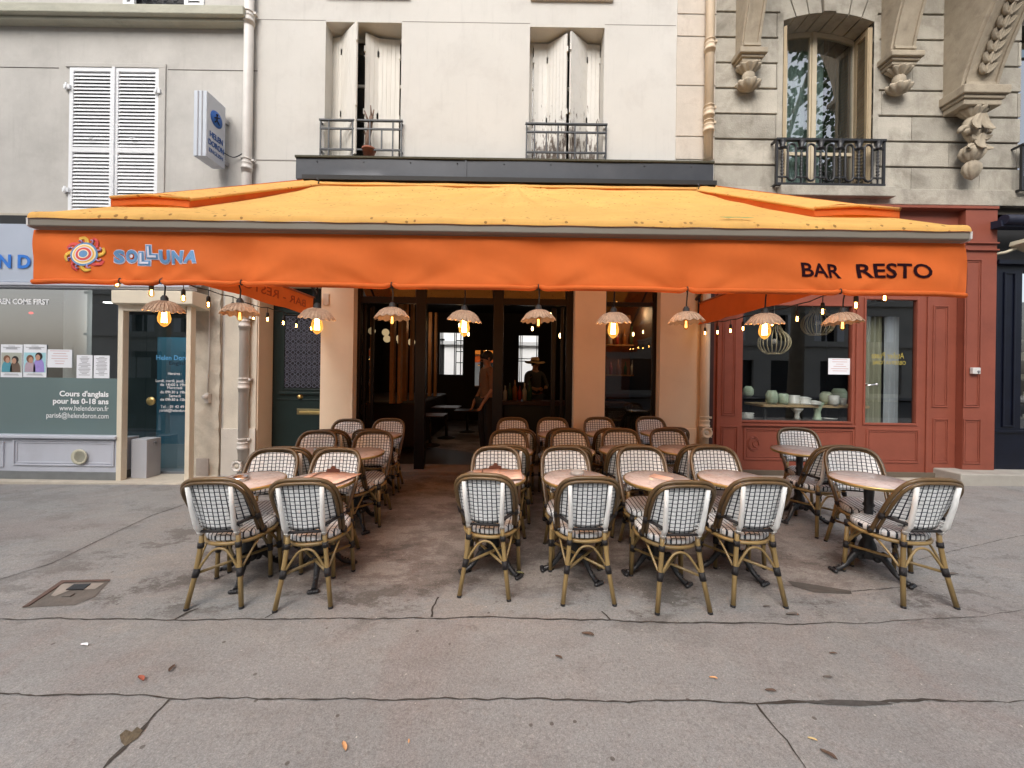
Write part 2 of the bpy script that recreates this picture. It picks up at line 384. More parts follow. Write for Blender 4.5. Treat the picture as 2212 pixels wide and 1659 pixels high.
b = t.mix(t.ramp(t.noise(v, 70, 4, .8), .56, .72, 0, .5), b, (.40, .38, .35, 1))
b = t.mix(t.ramp(t.noise(t.n('Mapping', {'Vector': v, 'Scale': (.35, 1, 1)}).outputs[0], 6, 6, .7), .5, .7, 0, .4), b, (.19, .175, .165, 1))
b = t.n('VectorMath', {0: b, 3: t.ramp(a3, .32, .68, .70, 1.30)}, operation='SCALE').outputs[0]
vo = t.n('TexVoronoi', {'Vector': v, 'Scale': 9, 'Randomness': 1}); g = t.math('MULTIPLY', t.math('LESS_THAN', vo.outputs['Distance'], .09), t.math('GREATER_THAN', t.n('SeparateColor', {0: vo.outputs['Color']}).outputs[0], .8))
b = t.mix(t.math('MULTIPLY', g, .75), b, (.075, .06, .05, 1))
vo = t.n('TexVoronoi', {'Vector': v, 'Scale': 17, 'Randomness': 1}); g = t.math('MULTIPLY', t.math('LESS_THAN', vo.outputs['Distance'], .07), t.math('GREATER_THAN', t.n('SeparateColor', {0: vo.outputs['Color']}).outputs[1], .85))
b = t.mix(t.math('MULTIPLY', g, .7), b, (.6, .57, .5, 1))
b = t.n('VectorMath', {0: b, 3: t.ramp(t.noise(v, 75, 3, .75), .3, .7, .78, 1.22)}, operation='SCALE').outputs[0]
h = t.math('ADD', t.math('MULTIPLY', a3, .6), a4)
nm = t.n('Bump', {'Height': h, 'Strength': .5, 'Distance': .008}).outputs[0]
p = t.n('BsdfPrincipled', {'Base Color': b, 'Roughness': t.ramp(a2, .3, .7, .62, .88), 'Normal': nm}); t.t.links.new(p.outputs[0], t.out.inputs[0]); M['ground'] = t.m
M['joint'] = mk('joint_dirt', (.05, .042, .035), .95, .4, 14)
M['patch'] = mk('hatch_patch', (.13, .115, .10), .9, .25, 9, bump=.5)

# ------------------------------------------------------------------ text
FONT = {}
def curve_mesh(txt, off=0, extr=.01, space=1.0, res=3):
    cu = bpy.data.curves.new('t', 'FONT'); cu.body = txt; cu.size = 1; cu.offset = off; cu.extrude = extr; cu.space_character = space; cu.resolution_u = res
    o = bpy.data.objects.new('t', cu); COL.objects.link(o)
    dg = bpy.context.evaluated_depsgraph_get(); ev = o.evaluated_get(dg); me = bpy.data.meshes.new_from_object(ev)
    vs = [v.co.copy() for v in me.vertices]; fs = [tuple(p.vertices) for p in me.polygons]
    bpy.data.objects.remove(o); bpy.data.curves.remove(cu); bpy.data.meshes.remove(me)
    return vs, fs
def text(name, txt, px, py, hpx, d, m, parent, w=None, off=.012, align='l', space=1.0, warp=None, proud=.004, mirror=False):
    """capitals hpx tall; baseline-left (or right) at pixel px,py on the plane y=d, read from the street"""
    if (off,) not in FONT: FONT[(off,)] = max(v.y for v in curve_mesh('H', off)[0])
    vs, fs = curve_mesh(txt, off, .004 if not warp else .0, space)
    sz = hpx / F * d / FONT[(off,)]
    x0, x1 = min(v.x for v in vs), max(v.x for v in vs)
    sx = (w / F * d) / (x1 - x0) if w else sz
    if warp:
        me = bpy.data.meshes.new('t'); me.from_pydata(vs, [], fs); bm_ = bmesh.new(); bm_.from_mesh(me)
        bmesh.ops.remove_doubles(bm_, verts=bm_.verts, dist=1e-5); bmesh.ops.triangulate(bm_, faces=bm_.faces)
        for _ in range(4):
            ed = [e for e in bm_.edges if e.calc_length() > .09]
            if not ed: break
            bmesh.ops.subdivide_edges(bm_, edges=ed, cuts=1); bmesh.ops.triangulate(bm_, faces=[f for f in bm_.faces if len(f.verts) > 3])
        bm_.verts.ensure_lookup_table(); bm_.verts.index_update(); vs = [v.co.copy() for v in bm_.verts]; fs = [tuple(v.index for v in f.verts) for f in bm_.faces]; bm_.free(); bpy.data.meshes.remove(me)
    P = at(px, py, d); mb = MB(); out = []
    for v in vs:
        X = (v.x - x0) * sx if align == 'l' else (v.x - x1) * sx if align == 'r' else (v.x - (x0 + x1) / 2) * sx
        if mirror: X = (x1 - x0) * sx - X
        q = Vector((P.x + X, d - proud - v.z * sz, P.z + v.y * sz))
        if warp: q.y = warp(q.x, q.z) - proud
        out.append(q)
    mb.add(out, fs if not mirror else [f[::-1] for f in fs]); return mb.build(name, m, parent)

# ================================================================== SETTING
g = MB()
XS = [-60, -30, -14, -8, -4, 0, 4, 8, 14, 30, 60]
def gfn(x, y): return (x, y, gz(max(-14, min(14, x)), max(-4.0, min(8, y))))
ys = [-4.0, -2, 0, 2, 4, 6, 8, 13, 40]
vs = [gfn(x, y) for y in ys for x in XS]; n = len(XS)
g.add(vs, [(j * n + i, j * n + i + 1, (j + 1) * n + i + 1, (j + 1) * n + i) for j in range(len(ys) - 1) for i in range(n - 1)])
tag(g.build('sidewalk', M['ground']), 'grey worn asphalt pavement with cracks and joints', kind='structure')
r = MB(); r.add([(x, y, gfn(x, -4)[2] - .14) for y in (-17, -4.16) for x in XS], [(i, i + 1, n + i + 1, n + i) for i in range(n - 1)])
tag(r.build('road', mk('road_asphalt', (.07, .07, .07), .85, .2, 2, bump=.3, bscale=150)), kind='structure')
r = MB(); r.add([(x, y, gfn(x, -4)[2] + (.002 if k % 3 else -.16)) for k, y in enumerate((-4.16, -4.16, -4.0)) for x in XS], [(j * n + i, j * n + i + 1, (j + 1) * n + i + 1, (j + 1) * n + i) for j in range(2) for i in range(n - 1)])
tag(r.build('kerb', mk('granite_kerb', (.3, .29, .27), .8, .15, 20)), kind='structure')
r = MB(); r.add([(x, y, gfn(x, -4)[2] - .02) for y in (-30, -17) for x in XS], [(i, i + 1, n + i + 1, n + i) for i in range(n - 1)])
tag(r.build('far_sidewalk', M['ground']), kind='structure')

# joints and cracks
J = MB()
def joint(pts, w, jit=.006, seed=1, widths=None):
    rr = random.Random(seed); P = [onground(*p) for p in pts]; L = []
    for i in range(len(P) - 1):
        n = max(2, int((P[i + 1] - P[i]).length / .035))
        for k in range(n):
            L.append((P[i].lerp(P[i + 1], k / n), i + k / n))
    L.append((P[-1], len(P) - 1)); a = []; b = []; off = 0
    for i, (p, tt) in enumerate(L):
        q = L[min(i + 1, len(L) - 1)][0] - L[max(i - 1, 0)][0]; nn = Vector((-q.y, q.x, 0)).normalized()
        off = off * .8 + rr.uniform(-1, 1) * jit
        ww = w * rr.uniform(.55, 1.35)
        if widths: k = min(int(tt), len(widths) - 2); ww *= widths[k] + (widths[k + 1] - widths[k]) * (tt - k)
        for s_, arr in ((1, a), (-1, b)):
            z = p + nn * (off + s_ * ww / 2 * rr.uniform(.7, 1.3)); arr.append((z.x, z.y, gz(z.x, z.y) + .0035))
    m = len(a); J.add(a + b, [(i, i + m, i + m + 1, i + 1) for i in range(m - 1)])
joint([(-30, 1337), (400, 1338), (1100, 1336), (1480, 1346), (1700, 1350), (1900, 1345), (2100, 1333), (2240, 1318)], .009, seed=1, widths=[1, 1, 1.2, 1.3, 1, .6, .4, .3])
joint([(-30, 1502), (500, 1508), (1100, 1511), (1500, 1517), (1640, 1519), (1760, 1517), (1870, 1519), (1920, 1516), (2090, 1513), (2240, 1515)], .0075, seed=2, widths=[1, 1, 1, 1.2, 1.3, 2.2, 2.6, 2.2, 1, .4])
joint([(368, 1512), (320, 1560), (290, 1595), (262, 1620), (215, 1665)], .010, .01, seed=3, widths=[1.2, 1, 2.6, 1.6, 1])
joint([(1634, 1521), (1660, 1555), (1700, 1600), (1745, 1668)], .010, .004, seed=4, widths=[1.4, 1, .6, .5])
joint([(-30, 1262), (110, 1218), (240, 1155), (330, 1113), (400, 1090)], .007, .003, seed=5)
joint([(378, 1339), (405, 1323), (428, 1315)], .01, .003, seed=6, widths=[1, 2, .5])
joint([(572, 1336), (600, 1320)], .01, .003, seed=7)
joint([(930, 1334), (931, 1312), (940, 1290)], .014, .01, seed=8)
joint([(1318, 1340), (1298, 1322)], .012, .008, seed=9)
joint([(1985, 1210), (2080, 1185), (2240, 1150)], .004, .003, seed=10)
joint([(1840, 1278), (1990, 1266)], .006, .003, seed=11)
joint([(1570, 1246), (1700, 1265), (1835, 1279)], .004, .006, seed=12)
tag(J.build('pavement_joint', M['joint']), kind='structure')

# pavement hatch, sunk and patched
def gpoly(name, px, m, parent, h=.004, th=0.0):
    P = [onground(*p) for p in px]; mb = MB()
    if th: mb.prism([(p.x, p.y, p.z + h) for p in P], (0, 0, th))
    else: mb.add([(p.x, p.y, p.z + h) for p in P], [tuple(range(len(P)))])
    return mb.build(name, m, parent)
hp = onground(140, 1285)
ht = thing('pavement_hatch', 'sunken metal hatch with patched surround in the pavement at left', 'hatch', hp)
gpoly('surround', [(48, 1314), (133, 1256), (238, 1254), (205, 1290), (162, 1308), (80, 1312)], M['patch'], ht, .003)
gpoly('rim', [(48, 1314), (133, 1256), (238, 1254), (236, 1257), (139, 1260), (62, 1311)], mk('rusty_rim', (.12, .075, .06), .8, .3, 20), ht, .006, .004)
gpoly('patch', [(110, 1288), (133, 1263), (225, 1261), (205, 1274), (150, 1277), (118, 1290)], mk('pale_mortar', (.30, .27, .235), .9, .2, 12), ht, .0065)
gpoly('cover', [(142, 1277), (160, 1265), (196, 1264), (180, 1276)], M['black_iron'], ht, .007, .006)
gpoly('keyhole_cover', [(132, 1291), (142, 1285), (162, 1284), (152, 1291)], M['patch'], ht, .008, .004)
cr = MB()

# leaves and litter
def leaf(px, py, s_, ang, m, label, name='fallen_leaf', cat='leaf'):
    p = onground(px, py); rr = random.Random(int(px)); mb = MB()
    def fn(u, v_):
        w_ = math.sin(PI * min(.999, max(.001, v_))) ** .7 * (.34 + .06 * math.sin(9 * v_)); x = (u - .5) * 2 * w_ * s_; y = (v_ - .5) * 2 * s_
        X = x * math.cos(ang) - y * math.sin(ang); Y = x * math.sin(ang) + y * math.cos(ang)
        return (p.x + X, p.y + Y, gz(p.x + X, p.y + Y) + .005 + s_ * .35 * (u - .5) ** 2 * 2 + s_ * .12 * (1 + math.sin(5 * v_)))
    mb.grid(fn, 4, 8)
    tag(mb.build(name, m, origin=p), label, cat, 'leaves and scraps fallen on the pavement')
brown = mk('brown_leaf', (.10, .06, .04), .7, .3, 60); redl = mk('red_leaf', (.33, .09, .05), .7, .2, 60); tan_ = mk('tan_scrap', (.62, .34, .16), .8, .1, 60); greyl = mk('grey_leaf', (.12, .10, .085), .7, .2, 50)
for a in [(305, 1469, .035, 1.0, redl, 'small reddish leaf on the pavement left of centre'),
          (371, 1447, .03, .3, brown, 'brown torn leaf between the two pavement joints at left'),
          (744, 1616, .028, .6, tan_, 'curled tan scrap near the bottom edge of the pavement'),
          (883, 1604, .012, .2, tan_, 'tiny tan crumb right of the curled scrap'),
          (1270, 1373, .038, 1.2, brown, 'long dark leaf below the front chairs at centre'),
          (1207, 1422, .024, .9, brown, 'crumpled brown leaf low in the centre of the pavement'),
          (1712, 1330, .04, 1.4, greyl, 'flat dark leaf in front of the sixth front row chair'),
          (1656, 1312, .022, 1.4, greyl, 'small dark leaf between the legs of the sixth front row chair'),
          (1800, 1414, .02, 1.3, brown, 'small brown leaf right of centre on the pavement'),
          (1665, 1495, .026, 1.3, brown, 'dark leaf just above the lower pavement joint'),
          (1541, 1467, .02, 1.2, tan_, 'pale oval leaf lying alone above the lower joint'),
          (1788, 1465, .022, 1.4, greyl, 'curled grey leaf right of the dark leaf by the joint'),
          (1790, 1634, .03, .6, brown, 'brown leaf near the bottom right edge'),
          (1755, 1600, .018, 1.0, mk('yellow_leaf', (.55, .42, .2), .8, .1), 'tiny yellowish scrap near the lower right crack'),
          (1117, 1243, .055, 1.5, mk('green_leaf', (.16, .15, .06), .7, .2), 'greenish dry leaf on the ground under the third front table'),
          (2058, 1243, .04, 1.45, greyl, 'pale grey leaf on the pavement beside the right-hand chairs'),
          (182, 1396, .03, 1.3, M['paper'], 'white oval chewing gum spot on the pavement at left')]:
    leaf(*a)
gpoly('pavement_joint', [(258, 1590), (272, 1578), (285, 1583), (296, 1572), (308, 1580), (298, 1596), (283, 1606), (270, 1614), (262, 1606)], mk('crumbled_earth', (.12, .095, .06), .95, .4, 30, bump=1, bscale=50), None, .005)['kind'] = 'structure'
gpoly('pavement_joint', [(1700, 1255), (1748, 1262), (1838, 1277), (1840, 1284), (1760, 1281), (1715, 1268)], mk('damp_patch', (.085, .075, .065), .8, .3, 12), None, .0035)['kind'] = 'structure'
gpoly('pavement_joint', [(1733, 1518), (1800, 1513), (1890, 1516), (1935, 1523), (1860, 1527), (1790, 1524)], mk('dark_repair', (.07, .065, .06), .9, .3, 20, bump=1), None, .005)['kind'] = 'structure'
rl = random.Random(31)
for i in range(0):
    pass

# ================================================================== LEFT BUILDING (pale grey render)
YW = 5.85
def zt(px, py): return at(px, py, YW).z
ZTOP = 10.0
XB1 = at(553, 400, YW).x        # party line left / middle building
XB2 = at(1543, 300, YW).x       # party line middle / stone building
bl = thing('apartment_building', 'pale grey rendered building on the left with white louvred shutters', 'building', (-8, YW, 0))
shopw = (-15.5, at(418, 800, YW).x, -.4, at(200, 470, YW).z)
sh = rect(150, 147, 343, 470, YW)
up = rect(268, -200, 430, 14, YW)
wl = MB().wall(-16, XB1, -.6, ZTOP, YW, YW + .35, [shopw, sh, up, (-12.5, -11.2, 3.9, 5.9)])
wl.build('wall', M['wall_left'], bl)
# pilaster of rough stone and reveal zone below
xp0, xp1 = at(418, 800, YW).x, at(480, 800, YW).x
mb = MB(); z = -.3; rr = random.Random(3)
mb.grid(lambda u, v_: (xp0 + (xp1 - xp0) * u, YW - .05 + .014 * math.sin(u * 9 + v_ * 31) * math.sin(v_ * 47) + rr.uniform(-.006, .006), -.3 + 3.35 * v_), 10, 90)
mb.box(xp0, xp1, YW - .035, YW + .001, -.3, 3.05)
mb.build('stone_pier', M['stone_old'], bl, .01)
x2 = at(486, 800, YW).x; x3 = at(556, 800, YW).x
MB().box(x2, x3, YW - .02, YW - .001, -.4, 3.2).build('pilaster', mk('pier_render', (.60, .55, .46), .88, .1, 2, bump=.3, dirt=(.35, .32, .28), damt=.5), bl, .006)
MB().box(x2 - .01, x3 + .01, YW - .05, YW - .021, -.4, at(520, 925, YW).z).build('plinth', mk('pier_render'+'b', (.57, .53, .47), .88, .1, 2, bump=.3, dirt=(.35, .32, .28), damt=.5), bl, .006)
# cornice ledge, window surround, joint lines
L0 = at(0, 28, YW - .15); L1 = at(530, 33, YW - .15)
mb = MB(); zc = at(270, 26, YW - .15).z
mb.box(-16, L1.x, YW - .2, YW + .002, zc - .05, zc + .08); mb.box(-16, L1.x - .02, YW - .13, YW + .003, zc - .10, zc - .05)
mb.build('cornice', mk('cornice_stone', (.45, .44, .36), .9, .15, 3, dirt=(.22, .22, .17), damt=.5, dscale=3, sc=(1, 1, 2), bump=.4), bl, .012)
mb = MB(); z1 = at(70, 146, YW).z
mb.box(-16, sh[0] - .17, YW - .003, YW + .001, z1 - .006, z1 + .004); mb.box(sh[1] + .12, XB1, YW - .003, YW + .001, z1 - .006, z1 + .004)
mb.build('render_joint', M['stone_dark'], bl)
mb = MB(); mb.box(sh[0] - .06, sh[1] + .1, YW - .02, YW + .002, sh[3], sh[3] + .06); mb.box(sh[1], sh[1] + .1, YW - .02, YW + .002, sh[2] - 1, sh[3])
mb.build('window_surround', M['wall_left'], bl, .005)
# louvred shutters
def louvre(parent, x0, x1, z0, z1, y, m, rails=(.45,), pitch=.045, th=.035, name='shutter'):
    mb = MB(); w = .055
    mb.frame(x0, x1, z0, z1, y, y + th, w)
    zr = [z0 + (z1 - z0) * r_ for r_ in rails]
    for q in zr: mb.box(x0 + w, x1 - w, y + .001, y + th, q - .035, q + .035)
    z = z0 + w
    while z < z1 - w - pitch * .5:
        if not any(abs(z + pitch / 2 - q) < .035 + pitch * .5 for q in zr):
            mb.add([(x0 + w, y + .003, z), (x1 - w, y + .003, z), (x1 - w, y + .028, z + pitch * .92), (x0 + w, y + .028, z + pitch * .92)], [(0, 1, 2, 3)])
            mb.add([(x0 + w, y + .003, z - .005), (x1 - w, y + .003, z - .005), (x1 - w, y + .003, z), (x0 + w, y + .003, z)], [(0, 1, 2, 3)])
        z += pitch
    return mb.build(name, m, parent)
xm = (sh[0] + sh[1]) / 2
wp = MB().box(sh[0], sh[1], YW + .12, YW + .14, sh[2], sh[3]).build('window', M['black'], bl)
tag(louvre(wp, sh[0], xm - .004, sh[2], sh[3], YW - .01, M['white_paint'], pitch=.052), 'left white louvred shutter')
louvre(wp, xm + .004, sh[1], sh[2], sh[3], YW - .01, M['white_paint'], pitch=.052)
mb = MB(); mb.box(xm - .022, xm + .022, YW - .03, YW - .011, sh[2], sh[3]); mb.build('cover_strip', M['white_paint'], wp, .004)
mb = MB()
for (a, b) in ((149, 190), (343, 200), (146, 412)):
    q = at(a, b, YW); mb.box(q.x - .04, q.x + .05, YW - .04, YW - .011, q.z - .03, q.z + .03); mb.tube([(q.x, YW - .04, q.z - .05), (q.x, YW - .04, q.z + .05)], .012)
for (a, b) in ((200, 302), (290, 302)):
    q = at(a, b, YW); mb.tube([(q.x - .03, YW - .035, q.z + .01), (q.x, YW - .035, q.z), (q.x + .04, YW - .035, q.z + .012)], .008)
mb.build('hinge', M['white_paint'], wp)
# window above the cornice
wp = MB().box(up[0], up[1], YW + .2, YW + .22, up[2], up[3]).build('window', M['black'], bl)
q = [at(x, 5, YW).x for x in (268, 432 - 178, 250, 432)]
xa, xb, xc, xd = at(268, 5, YW).x, at(250 + 180, 5, YW).x, at(250, 5, YW).x, at(440, 5, YW).x
a0, a1 = at(156 * 1.0 + 112, 5, YW).x, at(433, 5, YW).x
louvre(wp, at(155 + 0, 5, YW).x + 0, at(250, 5, YW).x, up[2] - .0, up[3], YW - .02, M['white_paint'], rails=()) if False else None
xl0, xl1, xr0, xr1 = at(268, 5, YW).x - .02, at(432, 5, YW).x, 0, 0
MB().box(up[0], at(430, 5, YW).x, YW + .02, YW + .05, up[2], up[2] + .05).build('sill', M['old_white'], wp)
for i, (a, b, yy) in enumerate(((268 - 0, 292, YW - .02), (400, 442, YW - .02))):
    louvre(wp, at(a, 5, YW).x, at(b, 5, YW).x, up[2] - .02, up[3], yy, M['white_paint'], rails=())
mb = MB()
for k in range(5):
    cx = at(305 + 22 * k, 0, YW).x
    for j in range(8):
        an = j * PI / 4; mb.tube([(cx, YW + .05, up[2] + .1), (cx + .07 * math.cos(an), YW + .05, up[2] + .1 + .07 * math.sin(an))], .006, 5)
mb.box(up[0], up[1], YW + .045, YW + .055, up[2] + .17, up[2] + .19); mb.build('railing', M['iron'], wp)
# stone band above the school shopfront
zb = at(100, 466, YW - .1).z
mb = MB(); mb.box(-16, xp1 - .6, YW - .12, YW + .002, zb - .05, zb + .03); mb.build('string_course', M['stone_old'], bl, .01)

# ---- school shopfront
YS = 5.5
ss = thing('shopfront', 'pale blue language school shopfront with posters and frosted glass', 'shopfront', (-5, YS, 0))
fx = at(418, 560, YS).x
f0 = rect(-100, 512, 418, 612, YS)
XL = -15
MB().box(XL, fx, YS - .02, YS + .15, at(200, 612, YS).z, at(200, 487, YS).z).build('fascia', mk('fascia_blue', (.42, .47, .56), .35, .04, 2), ss, .005)
MB().box(XL, fx, YS + .12, YW, at(200, 487, YS).z, zb - .05).build('shadow_box', M['black'], ss)  # black fill painted in as the shade under the stone ledge
mb = MB(); zz = at(200, 618, YS).z
mb.box(XL, fx - .02, YS - .05, YS + .1, zz - .012, zz + .03); mb.box(XL, fx - .02, YS - .03, YS + .1, zz - .035, zz - .0121)
mb.build('moulding', M['school'], ss, .008)
zg0, zg1 = at(120, 940, YS).z, zz - .035
xg1 = at(250, 800, YS).x
MB().box(XL, xg1, YS + .05, YS + .056, zg0, zg1).build('window_pane', M['glass'], ss)
fm = MB().box(XL, xg1, YS + .044, YS + .048, zg0, at(120, 816, YS).z).build('frosted_film', M['film'], ss)
text('lettering', "Cours d'anglais", 235, 857, 11.5, YS + .04, M['white_letter'], fm, w=106, off=.03, align='r')
text('lettering', "pour les 0-18 ans", 235, 873, 11.5, YS + .04, M['white_letter'], fm, w=120, off=.03, align='r')
text('lettering', "www.helendoron.fr", 235, 888, 11, YS + .04, M['white_letter'], fm, w=106, off=0, align='r')
text('lettering', "paris6@helendoron.com", 235, 904, 11, YS + .04, M['white_letter'], fm, w=134, off=0, align='r')
text('lettering', "CHILDREN COME FIRST", 107, 658, 11.5, YS + .05, M['white_letter'], ss, w=152, off=.03, align='r')
tl = text('sign_lettering', "N D", -2, 578, 28, YS - .02, M['blue_letter'], ss, w=70, off=.035, proud=.012)
text('sign_lettering', "HELE", -20, 578, 28, YS - .02, M['blue_letter'], ss, w=108, off=.035, align='r', proud=.012)
text('sign_lettering', "ORON", 84, 580, 28, YS - .02, M['blue_letter'], ss, w=145, off=.035, proud=.012)
# posters
def poster(parent, x0, y0, x1, y1, d, kind, label):
    X0, X1, Z0, Z1 = rect(x0, y0, x1, y1, d)
    p = MB().box(X0, X1, d - .003, d, Z0, Z1).build('poster', M['paper'], parent); tag(p, label)
    w, h = X1 - X0, Z1 - Z0; rr = random.Random(int(x0))
    ln = MB(); y = d - .0045
    if kind == 'photo':
        for k, (zf, wf) in enumerate(((.95, .3), (.91, .8), (.885, .5), (.86, .55), (.10, .6), (.07, .7))):
            ln.box(X0 + w * (.5 - wf / 2), X0 + w * (.5 + wf / 2), y, y + .001, Z0 + h * zf - .003, Z0 + h * zf + .003)
        ln.build('print', M['grey_ink'], p)
        bgc = (.40, .42, .36) if x0 < 40 else (.35, .62, .68)
        MB().box(X0 + w * .03, X1 - w * .03, y, y + .001, Z0 + h * .15, Z0 + h * .75).build('picture', mk('poster_bg%d' % (x0 > 40), bgc, .6, .12, 12), p)
        # two generic figures leaning together
        for (fx_, fz, r_, sh_, hair) in ((.3, .52, .1, (.08, .30, .38) if x0 < 40 else (.45, .35, .42), (.18, .08, .04)), (.68, .50 if x0 < 40 else .6, .1, (.13, .085, .06) if x0 < 40 else (.34, .26, .62), (.02, .015, .015))):
            cx, cz = X0 + w * fx_, Z0 + h * fz; rw = w * r_ * 1.25
            b_ = MB(); pts = [(cx + rw * 1.9 * math.cos(a_), y - .0015, Z0 + h * .16 + max(0, (cz - Z0 - h * .16) * .95) * math.sin(a_) ** .6 if math.sin(a_) > 0 else Z0 + h * .16) for a_ in [PI * k / 10 for k in range(11)]]
            b_.prism(pts, (0, .001, 0)); b_.build('picture', mk('poster_cloth%d_%d' % (x0 > 40, fx_ * 10), sh_, .7, .1, 40), p)
            b_ = MB(); b_.prism([(cx + rw * 1.25 * math.cos(a_), y - .003, cz + h * .04 + rw * 1.35 * math.sin(a_)) for a_ in [2 * PI * k / 14 for k in range(14)]], (0, .001, 0)); b_.build('picture', mk('poster_hair%d' % (fx_ * 10), hair, .7, .2, 60), p)
            s_ = .35 if fx_ < .5 else -.3
            b_ = MB(); b_.prism([(cx + rw * s_ + rw * .8 * math.cos(a_), y - .0045, cz + rw * 1.05 * math.sin(a_)) for a_ in [2 * PI * k / 14 for k in range(14)]], (0, .001, 0)); b_.build('picture', mk('poster_skin', (.48, .27, .18), .7, .05, 40), p)
    else:
        nl = 14 if kind == 'dense' else 6
        for k in range(nl):
            zf = .92 - .84 * k / nl; wf = rr.uniform(.3, .8)
            ln.box(X0 + w * (.5 - wf / 2), X0 + w * (.5 + wf / 2), y, y + .001, Z0 + h * zf - .003, Z0 + h * zf + .003)
        ln.build('print', M['grey_ink'] if kind != 'notice' else M['pink_ink'], p)
    return p
YP = YS + .044
poster(ss, 2, 744, 49, 815, YP, 'photo', 'poster of two people on a grey ground')
poster(ss, 51, 744, 101, 815, YP, 'photo', 'poster of two people on a turquoise ground')
poster(ss, 103, 755, 156, 794, YP, 'notice', 'landscape paper notice')
poster(ss, 166, 767, 200, 817, YP, 'dense', 'left of two narrow paper notices')
poster(ss, 203, 768, 237, 817, YP, 'dense', 'right of two narrow paper notices')
# sill and base panels
zs = at(120, 940, YS).z
MB().box(XL, xg1 + .06, YS - .06, YS + .1, zs - .04, zs + .005).build('sill', M['school'], ss, .01)
zk = at(120, 1018, YS).z
xb1 = at(256, 990, YS).x
MB().box(XL, xb1, YS, YS + .3, zk, zs - .04).build('base_panel', M['school'], ss)
mb = MB()
for (a, b) in ((30, 248), (-330, 10)):
    X0, X1, Z0, Z1 = rect(a, 950, b, 1006, YS)
    for (i_, y_) in ((0, .018), (.03, .010)):
        mb.frame(X0 + i_, X1 - i_, Z0 + i_, Z1 - i_, YS - y_, YS + .001, .022)
mb.build('panel_moulding', M['school'], ss, .006)
MB().box(XL, xb1, YS - .02, YS + .3, -.5, zk).build('kick_plate', M['kick'], ss, .006)
q = at(176, 986, YS); vt = MB().lathe([(0, -.004), (.08, -.004), (.105, -.02), (.105, 0), (.0, 0)], q - Vector((0, .02, 0)), 24, 'y').build('vent', mk('vent_cream', (.6, .58, .45), .6, .05), ss)
mb = MB()
for k in range(-5, 6):
    hw = math.sqrt(max(.0, .075 ** 2 - (k * .0135) ** 2)); mb.box(q.x - hw, q.x + hw, q.y - .027, q.y - .022, q.z + k * .0135 - .002, q.z + k * .0135 + .002)
mb.build('slot', M['black'], vt)
# steps: thin stone threshold
MB().box(XL, at(425, 1040, YS - .1).x, YS - .12, YS + .5, -.4, gz(-5, YS) + .02).build('threshold', M['stone_old'], ss, .01)
# door bay with shutter box
X0, X1, Z0, Z1 = rect(243, 628, 418, 661, YS - .1)
mb = MB(); mb.prism([(X0, YS - .12, Z0 + .03), (X0, YS + .2, Z0 - .02), (X0, YS + .2, Z1), (X0, YS - .12, Z1)], (X1 - X0, 0, 0)); mb.build('shutter_box', M['door_cream'], ss, .008)
zf = Z0
mb = MB()
for (a, b) in ((257, 268), (404, 414)):
    xa_, xb_ = at(a, 850, YS).x, at(b, 850, YS).x; mb.box(xa_, xb_, YS - .03, YS + .06, gz(-5, YS), zf + .02)
mb.box(at(268, 668, YS).x, at(404, 668, YS).x, YS - .028, YS + .06, zf - .06, zf + .02)
mb.build('door_frame', M['door_cream'], ss, .006)
xda, xdb = at(270, 850, YS + .3).x, at(404, 850, YS + .06).x
dr = MB().box(at(306, 850, YS + .3).x, at(430, 850, YS + .3).x, YS + .36, YS + .368, gz(-5, YS) + .1, zf - .06).build('door', M['glass_door'], ss)
MB().box(xda - .1, at(306, 850, YS + .3).x, YS + .36, YS + .368, gz(-5, YS), zf - .06).build('side_pane', M['glass_door'], ss)
q = at(333, 866, YS + .3)
MB().lathe([(0, -.07), (.055, -.07), (.062, -.06), (.062, -.045), (.022, -.04), (.022, 0)], q, 20, 'y').build('handle', M['brass'], dr)
dd = YS + .355
for (s_, y_, w_) in (("Horaires :", 810, 29), ("Lundi, mardi, jeudi, vendredi", 825, 92), ("de 14h00 à 19h00", 834, 62), ("Mercredi", 840.5, 32), ("de 09h30 à 19h00", 850, 62), ("Samedi", 858, 25), ("de 09h30 à 15h00", 866, 62)):
    text('lettering', s_, 378 if w_ < 70 else 337, y_, 6, dd, M['white_letter'], dr, w=w_, off=0, align='c' if w_ < 70 else 'l')
text('lettering', "Tel. : 01 42 49 80 91", 347, 881, 6, dd, M['white_letter'], dr, w=72, off=0)
text('lettering', "paris6@helendoron.com", 345, 889, 6, dd, M['white_letter'], dr, w=76, off=0)
text('lettering', "Helen Doron", 338, 777, 10, dd, mk('sign_blue', (.10, .33, .60), .5, 0), dr, w=76, off=.02)
text('lettering', "English", 366, 788, 8, dd, M['ink'], dr, w=38, off=.0)
# side counter panel in the door recess
sp_ = MB(); xq = at(268, 990, YS).x
sp_.prism([(xq, YS + .06, gz(-5, YS)), (xq, YS + .36, gz(-5, YS)), (xq, YS + .36, zs - .03), (xq, YS + .06, zs - .03)], (.33, 0, 0)) if False else sp_.box(xq, xq + .22, YS + .10, YS + .33, gz(-5, YS) + .02, zs - .06)
sp_.build('recess_panel', mk('panel_grey_blue', (.42, .43, .46), .5, .05), ss, .006)
mb = MB(); q = at(331, 957, YS + .2); mb.box(q.x - .05, q.x + .02, YS + .2, YS + .25, q.z - .02, q.z + .02); mb.build('lock', mk('steel', (.5, .5, .52), .3, .05, metal=.9), ss, .004)
